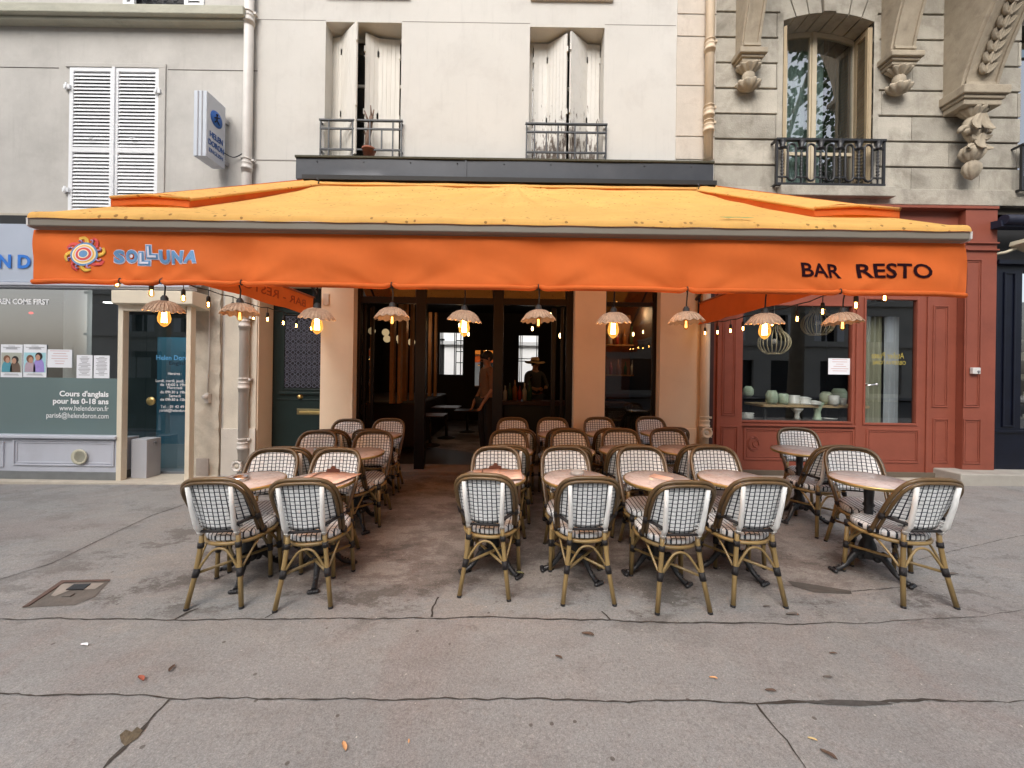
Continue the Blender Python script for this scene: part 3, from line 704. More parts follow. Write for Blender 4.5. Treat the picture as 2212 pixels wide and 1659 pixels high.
# interior
rm = MB(); RX0, RX1, RY = -13, at(418, 800, YW).x - .02, 9.5
zt_ = 3.1
rm.add([(RX0, RY, -.2), (RX1, RY, -.2), (RX1, RY, zt_), (RX0, RY, zt_)], [(0, 1, 2, 3)])
rm.add([(RX1, YS + .5, -.2), (RX1, RY, -.2), (RX1, RY, zt_), (RX1, YS + .5, zt_)], [(3, 2, 1, 0)])
rm.add([(RX0, YS + .5, zt_), (RX1, YS + .5, zt_), (RX1, RY, zt_), (RX0, RY, zt_)], [(0, 1, 2, 3)])
rm.build('interior_wall', mk('school_interior', (.11, .11, .105), .9, .3, .8), ss)
MB().box(RX0, RX1, YS + .37, RY, -.2, .06).build('interior_floor', mk('school_floor', (.16, .18, .2), .5, .1), ss)
MB().box(at(338, 900, 8).x, at(420, 900, 8).x, 8, 8.02, .06, 2.2).build('reception_wall', mk('reception_blue', (.07, .20, .28), .5, .15, 1), ss)
c_ = at(154, 700, 6.5); MB().lathe([(.16, 0), (.16, 3.1)], (c_.x, 6.6, 0), 20).build('column', mk('white_column', (.5, .5, .48), .8, .05), ss)
q = at(231, 653, 6.2); MB().box(q.x - .06, q.x + .06, 6.2, 6.26, q.z - .008, q.z + .008).build('ceiling_light', emit('strip_light', (1, 1, .95), 3), ss)
q = at(67, 676, 6.4); MB().ball(q, (.035, .02, .02)).build('red_light', emit('red_lamp', (1, .02, .02), .7), ss)
lt = bpy.data.lights.new('school_fill_light', 'AREA'); lt.energy = 16; lt.size = 1.2; lt.color = (.95, 1, 1)  # added unseen area light that brightens the school room
lo = bpy.data.objects.new('school_fill_light', lt); COL.objects.link(lo); lo.location = (-6.2, 7.4, 3.0)
# shelf toys blurred behind film
for i, (a, c) in enumerate(((22, (.5, .25, .22)), (60, (.45, .18, .3)), (125, (.45, .42, .2)), (150, (.3, .45, .3)), (185, (.2, .45, .6)))):
    q = at(a, 910, YS + .2); MB().ball((q.x, YS + .22, zs + .12), (.12, .08, .16 if i < 2 else .1)).build('window_display', mk('toy%d' % i, c, .6, .1), ss)

# projecting sign box
A = at(446, 330, 4.9)
sgx = at(446, 262, 5.4).x
zb0, zt0 = at(446, 337, 5.4).z, at(446, 195, 5.4).z
sg = thing('hanging_sign', 'square lit-box sign with blue emblem projecting from the grey wall', 'sign', (sgx, 5.3, zb0))
yn = 5.4; yfr = yn * (446 - CX) / (487 - CX)
sxl = at(418, 262, yn).x
bx = MB().box(sxl, sgx, yn, yfr, zb0, zt0).build('box', M['plastic_grey'], sg, .008)
mb = MB()
for k in (.3, .62): mb.box(sxl + (sgx - sxl) * k, sxl + (sgx - sxl) * k + .015, yn - .006, yn + .002, zb0 + .01, zt0 - .01)
mb.frame(sgx - .0, sgx + .0, 0, 0, 0, 0, 0) if False else None
mb.build('trim', mk('trim_grey', (.3, .3, .32), .5), sg)
Hs = zt0 - zb0; Ws = yfr - yn
def side_text(s_, zf, hf, wf, m, off=0):
    vs, fs = curve_mesh(s_, off, .003); x0, x1 = min(v.x for v in vs), max(v.x for v in vs); y1 = max(v.y for v in vs); mb = MB()
    mb.add([(sgx + .006 + v.z * .5, yn + Ws / 2 + ((v.x - x0) / (x1 - x0) - .5) * Ws * wf, zb0 + Hs * zf + v.y / y1 * Hs * hf) for v in vs], fs); return mb.build('sign_lettering', m, sg)
side_text('HELEN', .345, .085, .68, M['blue_letter'] if False else mk('sign_ink', (.03, .10, .33), .6, 0), .02)
side_text('DORON', .215, .085, .80, mk('sign_ink', (0, 0, 0)), .02)
side_text('ENGLISH', .105, .06, .72, mk('sign_ink', (0, 0, 0)), 0)
ccy, ccz = yn + Ws * .5, zb0 + Hs * .68
em = MB().lathe([(0, .006), (.11, .006), (.11, 0)], (sgx, ccy, ccz), 24, 'x').build('emblem', mk('emblem_blue', (.02, .12, .45), .5, .05), sg)
mb = MB()
for a in (((0, .05), (0, -.01)), ((0, -.01), (-.04, -.06)), ((0, -.01), (.045, -.055)), ((0, .025), (-.045, .0)), ((0, .025), (.045, .045))):
    mb.tube([(sgx + .010, ccy + a[0][0], ccz + a[0][1]), (sgx + .010, ccy + a[1][0], ccz + a[1][1])], .008, 6)
mb.ball((sgx + .010, ccy, ccz + .065), .015)
mb.build('figure_mark', M['ink'], em)
mb = MB()
for zz_ in (.12, .8): mb.box(sgx - .05, sgx - .01, yfr, YW, zb0 + Hs * zz_ - .03, zb0 + Hs * zz_ + .03)
mb.build('bracket', mk('steel', (0, 0, 0)), sg)
MB().tube(smooth_path([(sgx + .01, 5.72, zb0 + .22), (sgx + .1, 5.8, zb0 + .2), (at(530, 325, 5.8).x, 5.82, at(541, 325, 5.8).z)]), .007).build('cable', M['iron'], sg)

# ================================================================== DOWNPIPES
def pipe(name, x, y, r, segs, m, joints, label, cap=None):
    t_ = thing(name, label, 'downpipe', (x, y, 0), 'cast-iron downpipes on the facades')
    for (a, b) in segs: MB().tube([(x, y, a), (x, y, b)], r, 16).build('pipe', m, t_)
    for z in joints:
        MB().lathe([(r, -.05), (r * 1.08, -.05), (r * 1.08, .0), (r * 1.22, .0), (r * 1.22, .03), (r * 1.12, .035), (r * 1.12, .08), (r * 1.2, .085), (r * 1.2, .1), (r, .105)], (x, y, z), 18).build('collar', m, t_)
        mb = MB(); mb.tube([(x + r * 1.06 * math.cos(a), y + r * 1.06 * math.sin(a), z + .15) for a in [2 * PI * k / 12 for k in range(12)]], .01, 5, closed=True); mb.box(x + r, x + r + .04, y - .015, y + .05, z + .125, z + .155); mb.build('bracket', m, t_)
    if cap:
        d = mk('gauge_face', (.5, .46, .38), .5, .2, 40)
        c_ = MB().lathe([(0, -.012), (.05, -.012), (.056, -.03), (.076, -.03), (.08, 0), (.0, 0)], (x + cap[0], y - r - .005, cap[1]), 22, 'y').build('cleanout_cap', m, t_)
        MB().lathe([(0, -.018), (.03, -.018), (.035, -.006)], (x + cap[0], y - r - .006, cap[1]), 16, 'y').build('cap_centre', d, c_)
        mb = MB()
        for k in range(4): mb.tube([(x + cap[0] + .085 * math.cos(k * PI / 2 + .8), y - r, cap[1] + .085 * math.sin(k * PI / 2 + .8)), (x + cap[0] + .085 * math.cos(k * PI / 2 + .8), y - r - .03, cap[1] + .085 * math.sin(k * PI / 2 + .8))], .01, 6)
        mb.build('lug', m, c_)
    return t_
PX = at(530, 600, 5.77).x
pz = [at(530, y, 5.77).z for y in (970, 840, 710, 385, 50)]
pipe('downpipe', PX, 5.77, .063, [(gz(PX, 5.8) - .02, ZTOP)], M['white_pipe'], [pz[0], pz[1], pz[2] - .6 + .62, pz[3] + .12, pz[4]], 'white painted downpipe between the pilaster and the dark green door', (-.03, at(522, 1005, 5.77).z))
PR = at(1526, 600, 5.77).x
pr = [at(1520, y, 5.77).z for y in (915, 270, 110)]
pipe('downpipe', PR, 5.77, .062, [(gz(PR, 5.8) - .02, 2.9), (4.72, ZTOP)], M['cream_pipe'], [pr[0] - .05, pr[1] - .1, pr[1] + .12, pr[2]], 'cream stained downpipe along the corner of the stone building', (.0, at(1521, 933, 5.77).z))

# ================================================================== MIDDLE BUILDING
bm = thing('apartment_building', 'cream rendered building above the orange awning with folding shutters', 'building', (0, YW, 0))
wL = rect(702, 46, 866, 342, YW); wR = rect(1143, 57, 1304, 348, YW)
wL = (wL[0], wL[1], wL[2], at(784, 48, YW).z); wR = (wR[0], wR[1], wR[2], at(1224, 59, YW).z)
dG = (at(558, 800, YW).x, at(692, 800, YW).x, -.4, 2.85)
dM = (at(762, 800, YW).x, at(1240, 800, YW).x, -.4, 2.92)
dW = (at(1308, 750, YW).x, at(1426, 750, YW).x, at(1365, 925, YW).z - .4, 2.92)
wallm = MB().wall(XB1, XB2, 3.3, ZTOP, YW, YW + .35, [wL, wR]); wallm.build('wall', M['wall_mid'], bm)
MB().wall(XB1, XB2, -.5, 3.298, YW, YW + .35, [dG, dM, dW]).build('ground_floor_wall', M['cream'], bm)
# plinth on right pier
mb = MB(); mb.box(dW[1] + .001, XB2 - .2, YW - .025, YW + .001, -.3, at(1465, 925, YW).z); mb.build('plinth', M['cream'], bm, .006)
# lines in render
mb = MB(); zj = at(1000, 51.5, YW).z + .02
for (a, b) in ((XB1, wL[0]), (wL[1], wR[0]), (wR[1], at(1460, 60, YW).x)): mb.box(a, b, YW - .002, YW + .001, zj - .004, zj + .004)
zj2 = at(596, 346, YW).z; mb.box(XB1, at(640, 346, YW).x, YW - .004, YW + .001, zj2 - .01, zj2 + .006)
mb.build('render_joint', mk('joint_grey', (.25, .23, .21), .9), bm)
# quoin strip of bare stone blocks at right
mb = MB(); xq0, xq1 = at(1461, 200, YW).x, XB2
for (y0, y1) in ((-60, 32), (34, 80), (82, 186), (188, 296), (298, 346)):
    mb.box(xq0 + random.uniform(-.006, .006), xq1, YW - .012, YW + .001, at(1500, y1, YW).z + .008, at(1500, y0, YW).z)
mb.build('quoin', mk('quoin_stone', (.54, .48, .41), .9, .12, 3, dirt=(.30, .24, .19), dscale=3, damt=.55, streak=.3, bump=.3), bm, .004)
# window recess contents
def planks(name, pts, z0, z1, parent, m, n=None, label=None):
    """vertical board shutter following a folded plan line"""
    mb = MB()
    for (a, b) in zip(pts[:-1], pts[1:]):
        a, b = Vector((a[0], a[1], 0)), Vector((b[0], b[1], 0)); L = (b - a).length; k = max(2, round(L / .062)); dr_ = (b - a) / k; nn = Vector((dr_.y, -dr_.x, 0)).normalized() * .014
        for i in range(k):
            p, q = a + dr_ * (i + .03), a + dr_ * (i + .97)
            mb.prism([p - nn + Vector((0, 0, z0)), q - nn + Vector((0, 0, z0)), q + nn + Vector((0, 0, z0)), p + nn + Vector((0, 0, z0))], (0, 0, z1 - z0))
            mb.prism([p + dr_ * -.04 - nn * .5 + Vector((0, 0, z0 + .002)), q + dr_ * .04 - nn * .5 + Vector((0, 0, z0 + .002)), q + dr_ * .04 + nn * .5 + Vector((0, 0, z0 + .002)), p + dr_ * -.04 + nn * .5 + Vector((0, 0, z0 + .002))], (0, 0, z1 - z0 - .004))
        for hz in (.87, .38):
            for e in (a, b):
                mb.box(e.x - .01, e.x + .01, e.y - .03, e.y + .01, z0 + (z1 - z0) * hz - .04, z0 + (z1 - z0) * hz + .04)
    o = mb.build(name, m, parent)
    if label: tag(o, label)
    return o
def X(px, y, d): return at(px, y, d).x
for (w_, tag_, plans, mm) in ((wL, 'left', [[(X(712, 200, 6.12), 6.12), (X(738, 200, 6.05), 6.05), (X(770, 200, 5.78), 5.78)], [(X(788, 200, 5.98), 5.98), (X(818, 200, 6.10), 6.08), (X(863, 200, 6.12), 6.12)]], M['old_white']),
                              (wR, 'right', [[(X(1152, 200, 6.12), 6.12), (X(1181, 200, 6.12), 6.12), (X(1224, 200, 5.9), 5.9)], [(X(1231, 200, 5.86), 5.86), (X(1267, 200, 6.10), 6.10), (X(1294, 200, 6.12), 6.12)]], M['peel'])):
    wn_ = MB().frame(w_[0], w_[1], w_[2], w_[3], YW + .29, YW + .34, .06).build('window', M['old_white'], bm)
    mb = MB(); xc = (w_[0] + w_[1]) / 2
    mb.box(xc - .03, xc + .03, YW + .28, YW + .33, w_[2] + .06, w_[3] - .06); mb.box(w_[0] + .06, xc - .03, YW + .29, YW + .33, w_[2] + 1.25, w_[2] + 1.29); mb.box(xc + .03, w_[1] - .06, YW + .29, YW + .33, w_[2] + 1.25, w_[2] + 1.29)
    mb.build('mullion', M['old_white'], wn_)
    MB().box(w_[0] + .06, w_[1] - .06, YW + .31, YW + .315, w_[2] + .06, w_[3] - .06).build('pane', M['glass_dark'], wn_)
    MB().box(w_[0] - .1, w_[1] + .1, YW + .5, YW + .52, w_[2] - .1, w_[3] + .1).build('dark_room', M['black'], wn_)
    for pl in plans: planks('shutter', pl, w_[2] + .03, w_[3] - .05, wn_, mm)
    # simple railing
    mb = MB(); y = YW - .05; x0, x1, z0 = w_[0] - .04, w_[1] + .04, w_[2] + .02; zt1 = at(784 if tag_ == 'left' else 1224, 259 if tag_ == 'left' else 267, y).z; H = zt1 - z0
    mb.box(x0 - .01, x1 + .01, y - .02, y + .02, zt1 - .02, zt1); mb.box(x0, x1, y - .012, y + .012, z0 + H * .72, z0 + H * .72 + .022); mb.box(x0, x1, y - .012, y + .012, z0 + H * .13, z0 + H * .13 + .022)
    for k, fr_ in enumerate((0, .1, .39, .60, .88, .985)): mb.box(x0 + (x1 - x0) * fr_, x0 + (x1 - x0) * fr_ + .02, y - .009, y + .009, z0 - .03, zt1 - .02)
    for fr_ in (.245, .745): mb.box(x0 + (x1 - x0) * fr_, x0 + (x1 - x0) * fr_ + .02, y - .008, y + .008, z0 + H * .13 + .022, z0 + H * .72)
    for e in (x0, x1 - .02): mb.box(e, e + .02, y + .02, YW + .05, zt1 - .05, zt1 - .03); mb.box(e, e + .02, y + .02, YW + .05, z0 + .05, z0 + .07)
    mb.build('railing', M['iron'], wn_)
# lintel stubs at very top (sills of the next floor)
mb = MB()
for (a, b) in ((800, 934), (1972 / 4 * 0 + 1150 , 1300)): pass
for w_, yy in ((wL, 0), (wR, 0)): mb.box(w_[0] + .0, w_[1] + .12, YW - .05, YW + .01, at(860, -2, YW).z - .0, at(860, -2, YW).z + .09)
mb.build('sill', M['wall_mid'], bm, .01)
# potted dead plant
pp = at(802, 340, 5.93); pt = thing('potted_plant', 'dead stump in a terracotta pot on the left window ledge', 'plant', (pp.x, 5.83, wL[2]))
MB().lathe([(0, .0), (.07, 0), (.09, .1), (.1, .1), (.1, .13), (.08, .13), (.08, .11), (0, .11)], (pp.x, 5.83, wL[2] + .0), 18).build('pot', mk('terracotta', (.28, .10, .06), .8, .15), pt)
mb = MB(); z0 = wL[2] + .1; mb.tube([(pp.x - .01, 5.83, z0), (pp.x - .02, 5.83, z0 + .18), (pp.x + .01, 5.83, z0 + .34), (pp.x + .03, 5.83, z0 + .5)], [.05, .042, .036, .03], 8)
for a in ((-.01, .42, -.07, .58), (.03, .48, .02, .66), (.03, .45, .07, .6), (-.03, .2, -.08, .3)): mb.tube([(pp.x + a[0], 5.83, z0 + a[1]), (pp.x + a[2], 5.82, z0 + a[3])], [.018, .008], 6)
mb.build('stump', mk('dead_wood', (.17, .11, .08), .9, .3, 30, bump=1, bscale=60), pt)

# zinc fascia above the awning
fr = rect(639, 340, 1541, 386, 5.62)
z0, z1 = at(1090, 392, 5.62).z, at(1090, 347, 5.62).z
ft = thing('awning_fascia', 'long dark grey zinc fascia box above the awning', 'fascia', (0, 5.7, z0))
X0, X1 = at(639, 362, 5.62).x, at(1541, 362, 5.62).x
def zf(u, v_):
    x = X0 + (X1 - X0) * u; e = max(0, 1 - v_ * 3); b = .02 * e * (math.exp(-((x + 2.3) / .25) ** 2) + math.exp(-((x + 2.0) / .12) ** 2) * .8)
    return (x, 5.62 - b - .004 * math.sin(x * 3 + v_), z0 + (z1 - z0) * v_ + b * .8)
MB().grid(zf, 120, 6).box(X0, X1, 5.63, YW, z0, z1 - .004).build('sheet', M['zinc'], ft)
MB().box(X0 - .01, X1 + .01, 5.60, YW, z1, z1 + .03).build('capping', mk('mossy_cap', (.06, .055, .035), .9, .4, 20), ft, .004)
mb = MB(); mb.box(X0 + (X1 - X0) * .405, X0 + (X1 - X0) * .409, 5.612, 5.64, z0, z1)
for k in range(9): mb.ball((X0 + .3 + k * .66, 5.615, z1 - .05), .009)
mb.build('seam', M['zinc'], ft)
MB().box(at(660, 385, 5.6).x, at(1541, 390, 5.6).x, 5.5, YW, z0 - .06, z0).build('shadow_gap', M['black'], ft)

eb = at(449, 860, YW - .07); et = thing('electric_box', 'small grey electric box with a cable on the rough stone pier', 'electric box', eb)
MB().box(eb.x - .03, eb.x + .03, YW - .1, YW - .045, eb.z - .07, eb.z + .07).build('plate', M['white_pipe'], et, .004)
MB().lathe([(0, -.05), (.03, -.05), (.035, -.03), (.03, 0)], (eb.x, YW - .1, eb.z + .02), 14, 'y').build('socket_cap', M['white_pipe'], et)
MB().tube([(eb.x, YW - .075, eb.z + .07), (eb.x + .01, YW - .072, eb.z + .6), (eb.x, YW - .075, 2.95)], .007, 6).build('cable', M['white_pipe'], et)
ep = at(437, 1010, YW - .07); MB().box(ep.x - .09, ep.x + .09, YW - .075, YW - .04, ep.z - .13, ep.z + .13).build('inspection_plate', mk('pier_plate', (.33, .29, .26), .8, .15, 8), bl, .003)
# ---- green entrance door
YD = 6.2
gd = thing('entrance_door', 'dark green entrance door with ornate iron grille and brass letterbox', 'door', (at(630, 900, YD).x, YD, 0))
X0, X1 = at(590, 850, YD).x, dG[1] + .12
MB().box(X0, X1 + .3, YD, YD + .05, -.1, 2.9).build('leaf', M['green'], gd)
gx0, gx1, gz0, gz1 = at(617, 750, YD).x, at(700, 750, YD).x + .2, at(655, 838, YD).z, at(655, 690, YD).z
mb = MB(); mb.frame(gx0 - .05, gx1 + .1, gz0 - .06, 2.5, YD - .02, YD + .002, .04); mb.frame(gx0 - .02, gx1 + .05, gz0 - .03, 2.45, YD - .032, YD - .001, .018); mb.box(gx0 - .08, gx1 + .2, YD - .035, YD + .001, gz0 - .10, gz0 - .061)
mb.build('moulding', M['green'], gd, .006)
MB().box(gx0, gx1, YD - .012, YD - .001, gz0, 2.45).build('backing', mk('grille_backing', (.012, .012, .018), .4), gd)
mb = MB(); st = .085; nz = int((2.42 - gz0) / st); nx = int((gx1 - gx0) / st) + 1
for j in range(nz):
    for i in range(nx):
        cx, cz = gx0 + .04 + i * st, gz0 + .04 + j * st
        pts = [(cx + .034 * math.cos(a) * (1 if j % 2 else .9), YD - .02, cz + .03 * math.sin(a)) for a in [2 * PI * k / 10 for k in range(10)]]
        mb.tube(pts, .0055, 4, closed=True)
        if j % 2: mb.ball((cx, YD - .02, cz), .012, 6, 4)
        else: mb.tube([(cx + .034, YD - .02, cz), (cx + .051, YD - .02, cz)], .006, 4)
    mb.box(gx0, gx1, YD - .024, YD - .018, gz0 + .04 + (j + .5) * st - .003, gz0 + .04 + (j + .5) * st + .003)
mb.build('grille', mk('grille_iron', (.13, .14, .19), .45, .1, metal=.2), gd)
q = at(649, 857, YD); MB().lathe([(0, -.05), (.028, -.048), (.034, -.03), (.02, -.015), (.036, -.01), (.038, 0)], q, 20, 'y').build('knob', M['brass'], gd)
b_ = rect(642, 883, 702, 896, YD)
lb = MB().box(b_[0], b_[1] + .1, YD - .015, YD + .001, b_[2], b_[3]).build('letterbox', mk('aged_brass', (.22, .19, .10), .4, .1, metal=.7), gd, .004)
MB().box(b_[0] + .04, b_[1] + .06, YD - .022, YD - .015, b_[2] + .02, b_[3] - .035).build('flap', M['brass'], lb, .003)
mb = MB(); q = at(640, 848, YD); mb.box(X0 + .05, X1, YD - .012, YD + .001, at(640, 864, YD).z, at(640, 862, YD).z); mb.build('rail', M['green'], gd, .003)
# black backing wall behind the entrance door
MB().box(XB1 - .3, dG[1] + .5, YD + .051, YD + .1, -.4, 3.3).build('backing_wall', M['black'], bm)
# socket plate on left pillar
q = at(705, 647, YW); MB().box(q.x - .04, q.x + .045, YW - .02, YW, q.z - .085, q.z + .085).build('cover_plate', mk('plate', (.6, .5, .4), .6), bm, .004)

# ---- restaurant front (dark frames)
YF = 6.0
rf = thing('shopfront', 'dark brown framed glazed restaurant front with open doors', 'shopfront', (at(1000, 900, YF).x, YF, 0))
gF = gz(0, YF)
mb = MB(); ztop = dM[3]
def vbar(a, b, y0=820, yb=YF, th=.09, z1=None):
    mb.box(at(a, y0, yb).x, at(b, y0, yb).x, yb, yb + th, -.3, ztop if z1 is None else z1)
vbar(762, 776); vbar(896, 918, th=.12); vbar(1064, 1086, th=.12); vbar(1222, 1240)
zr = at(1000, 650, YF).z
mb.box(dM[0] + .02, dM[1] - .02, YF + .005, YF + .085, zr - .05, zr + .05)
mb.box(dM[0], dM[1], YF + .004, YF + .08, ztop - .07, ztop)
vbar(800, 806, yb=YF + .25, th=.05, z1=zr - .05); vbar(783, 789, yb=YF + .12, th=.05, z1=zr - .05)
vbar(1190, 1200, yb=YF + .25, th=.05, z1=zr - .05); vbar(1210, 1216, yb=YF + .12, th=.05, z1=zr - .05)
mb.build('frame', M['dark_wood'], rf, .005)
for (a, b) in ((776, 896), (918, 1064), (1086, 1222)):
    MB().box(at(a, 640, YF).x, at(b, 640, YF).x, YF + .04, YF + .045, zr + .05, ztop - .07).build('transom_pane', glass('transom_glass', (.25, .2, .16), 3), rf)
# folded glass leaves
for (a, ya, b, yb) in ((778, YF + .06, 800, YF + .5), (1220, YF + .06, 1196, YF + .5)):
    p, q = at(a, 820, ya), at(b, 820, yb); mb = MB()
    mb.add([(p.x, ya, .1), (q.x, yb, .1), (q.x, yb, zr - .05), (p.x, ya, zr - .05)], [(0, 1, 2, 3)]); mb.build('folding_pane', M['glass'], rf)
MB().box(dM[0], dM[1], YF - .14, YF + .35, -.2, gz(0, 6) + .035).build('threshold', mk('threshold_stone', (.20, .16, .13), .8, .2, 6), rf, .008)
# bar window
mb = MB(); w_ = dW; mb.frame(w_[0], w_[1], w_[2], ztop, YF, YF + .07, .045); zq = at(1365, 657, YF).z; mb.box(w_[0] + .045, w_[1] - .045, YF + .003, YF + .065, zq - .03, zq + .03)
mb.build('window_frame', M['dark_wood'], rf, .004)
MB().box(w_[0] + .045, w_[1] - .045, YF + .03, YF + .035, w_[2] + .045, zq - .03).build('window_pane', glass('bar_window_glass', (.8, .8, .78), 1.6), rf)
MB().box(w_[0] + .045, w_[1] - .045, YF + .03, YF + .035, zq + .03, ztop - .045).build('window_pane', glass('bar_window_glass2', (.3, .25, .2), 2.5), rf)

# ---- restaurant interior
ri = thing('restaurant_interior', 'dark restaurant room seen through the open front', 'interior', (0, 8, 0))
IX0, IX1, IY = at(762, 800, YW).x - 1.6, XB2 - .1, 12.2
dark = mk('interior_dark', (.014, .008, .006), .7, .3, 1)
o1 = (at(947, 760, IY).x, at(1003, 760, IY).x, at(975, 812, IY).z, at(975, 716, IY).z)
o2 = (at(1118, 760, IY).x, at(1165, 760, IY).x, at(1140, 828, IY).z, at(1140, 722, IY).z)
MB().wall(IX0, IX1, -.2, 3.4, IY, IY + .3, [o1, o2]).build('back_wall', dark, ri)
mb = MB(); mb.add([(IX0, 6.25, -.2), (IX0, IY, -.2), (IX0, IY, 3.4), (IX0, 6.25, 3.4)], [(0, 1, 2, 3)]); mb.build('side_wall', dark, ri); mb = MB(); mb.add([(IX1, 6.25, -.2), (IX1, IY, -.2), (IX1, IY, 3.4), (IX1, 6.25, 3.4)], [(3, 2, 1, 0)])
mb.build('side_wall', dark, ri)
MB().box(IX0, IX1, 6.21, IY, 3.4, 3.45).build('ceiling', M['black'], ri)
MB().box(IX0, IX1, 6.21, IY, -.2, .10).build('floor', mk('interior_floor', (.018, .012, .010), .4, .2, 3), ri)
for i, o_ in enumerate((o1, o2)):
    wn_ = MB().frame(o_[0], o_[1], o_[2], o_[3], IY - .03, IY + .05, .04).build('back_window', M['black'], ri); mb = MB()
    for fr_ in ((.1, .16, .62, .68, .86) if i == 0 else (.12, .2, .88)): x = o_[0] + (o_[1] - o_[0]) * fr_; mb.box(x - .012, x + .012, IY - .01, IY + .03, o_[2] + .04, o_[3] - .04)
    for fr_ in (.3, .55, .8) if i == 0 else (.45, .5): z = o_[2] + (o_[3] - o_[2]) * fr_; mb.box(o_[0] + (o_[1] - o_[0]) * (.68 if i == 0 else 0), o_[1] - .04, IY - .012, IY + .028, z - .012, z + .012)
    mb.build('mullion', M['black'], wn_)
mr = rect(1026, 757, 1064, 836, IY - .06); MB().box(mr[0], mr[1] + .3, IY - .06, IY - .04, mr[2], mr[3]).build('mirror', M['mirror'], ri)
# wood slats, banquette, globe lamps at left
for k in range(4):
    px = 850 + k * 27; d = 7.2 + k * .75; p = at(px, 800, d)
    mb = MB(); mb.box(p.x - .07, p.x + .0, d, d + .14, 1.0, 3.0); mb.box(p.x + .06, p.x + .11, d + .05, d + .2, 1.0, 3.0); mb.build('wood_slat', mk('slat_wood', (.35, .17, .06), .5, .2, 8), ri)
MB().box(IX0 + .1, at(912, 900, 8).x, 7.6, 11, .1, 1.0).build('banquette', mk('banquette', (.014, .006, .005), .6), ri, .05)
for i, (px, py, d) in enumerate(((833, 718, 7.4), (836, 732, 8.6), (803, 715, 6.9), (863, 731, 8.2), (866, 738, 9.4), (889, 739, 9.4))):
    q = at(px, py, d); MB().ball(q, .0095 * d * .95, 16, 12).build('globe_lamp', emit('globe_glow', (1, .72, .38), .26), ri)
# bar counter with bottles
bc = rect(1085, 868, 1190, 872, 8.0)
MB().box(bc[0] + .05, 2.4, 8.0, 8.5, .1, bc[2] - .03).build('bar_front', mk('bar_panel', (.012, .02, .025), .5), ri)
MB().box(bc[0], 2.4, 7.93, 8.55, bc[2] - .03, bc[3] + .01).build('bar_top', mk('bar_top', (.05, .018, .012), .35), ri, .01)
# shelf of bottles behind bar window
MB().box(1.3, IX1 - .01, 9.2, 9.5, 1.55, 1.58).build('bottle_shelf', mk('slat_wood', (0, 0, 0)), ri)
MB().box(1.3, IX1 - .01, 9.2, 9.5, 2.25, 2.28).build('bottle_shelf', mk('slat_wood', (0, 0, 0)), ri)
MB().box(1.3, IX1 - .01, 9.51, 9.55, 1.0, 3.0).build('shelf_back', mk('shelf_back', (.16, .06, .025), .6, .3, 2), ri)
def bottle(x, y, z, h, m, label, grp):
    r_ = h * .13; o = MB().lathe([(0, 0), (r_, 0), (r_, h * .58), (r_ * .35, h * .75), (r_ * .33, h), (0, h)], (x, y, z), 10).build('bottle', m, origin=(x, y, z)); tag(o, label, 'bottle', grp)
bcol = [mk('bottle_amber', (.25, .09, .02), .2, .1), mk('bottle_green', (.03, .08, .04), .2, .1), mk('bottle_clear', (.5, .5, .48), .2, .1), mk('bottle_red', (.3, .03, .02), .2, .1)]
for k in range(9): bottle(1.95 + k * .17, 9.35, 2.28, .34 + .05 * (k % 3), bcol[k % 4], 'bottle on the upper shelf behind the narrow bar window', 'bottles on the upper shelf behind the bar window')
for k in range(9): bottle(1.98 + k * .17, 9.35, 1.58, .3 + .05 * (k % 2), bcol[(k + 1) % 4], 'bottle on the lower shelf behind the narrow bar window', 'bottles on the lower shelf behind the bar window')
for k in range(6): bottle(at(1092, 800, 8.2).x + k * .1, 8.25, bc[3] + .01, .3 + .06 * (k % 3), bcol[(k * 3 + 2) % 4], 'bottle standing at the left end of the bar counter', 'bottles on the bar counter')
# wall lights inside
for i, (px, py, d) in enumerate(((993, 703, 7.5), (1012, 722, 9), (1189, 680, 8), (1150, 710, 8), (1210, 725, 7), (1332, 655, 8.5), (1368, 722, 8.6), (1390, 717, 8.6), (1405, 713, 8.6), (1429, 706, 8.6))):
    if i in (9,): continue
    q = at(px, py, d); MB().ball(q, (.022, .022, .045)).build('small_lamp', emit('small_glow', (1, .6, .25), 8), ri)
lt = bpy.data.lights.new('room_fill_light', 'POINT'); lt.energy = 10; lt.color = (1, .6, .3); lt.shadow_soft_size = .2  # added hidden point light to lift the café room, no visible lamp
lo = bpy.data.objects.new('room_fill_light', lt); COL.objects.link(lo); lo.location = (-2.2, 8.6, 2.6)
lt = bpy.data.lights.new('bar_fill_light', 'POINT'); lt.energy = 16; lt.color = (1, .6, .3); lt.shadow_soft_size = .15  # another unseen point light, added to brighten the bar and its shelves
lo = bpy.data.objects.new('bar_fill_light', lt); COL.objects.link(lo); lo.location = (2.7, 8.6, 2.9)
# inside tables seen through the door
for i, (px, py) in enumerate(((930, 895), (965, 878), (1010, 885), (1125, 905))):
    q = at(px, py, 8.0 + .9 * i); t_ = thing('dining_table', 'small dark table inside the restaurant, number %s from the door' % ('nearest', 'second', 'third', 'fourth')[i] if False else ('dark table inside the doorway on the left', 'dark table further inside left of the standing person', 'dark table deep inside beside the standing person', 'dark table in front of the bar counter')[i], 'table', (q.x, q.y, .1), 'dark tables inside the restaurant')
    MB().box(q.x - .3, q.x + .3, q.y - .3, q.y + .3, q.z - .02, q.z).build('tabletop', mk('bar_top', (0, 0, 0)), t_, .005)
    MB().tube([(q.x, q.y, .12), (q.x, q.y, q.z - .02)], .03).build('column', M['black'], t_)
    MB().lathe([(.2, .1), (.2, .12), (.03, .16)], (q.x, q.y, 0), 14).build('base', M['black'], t_)
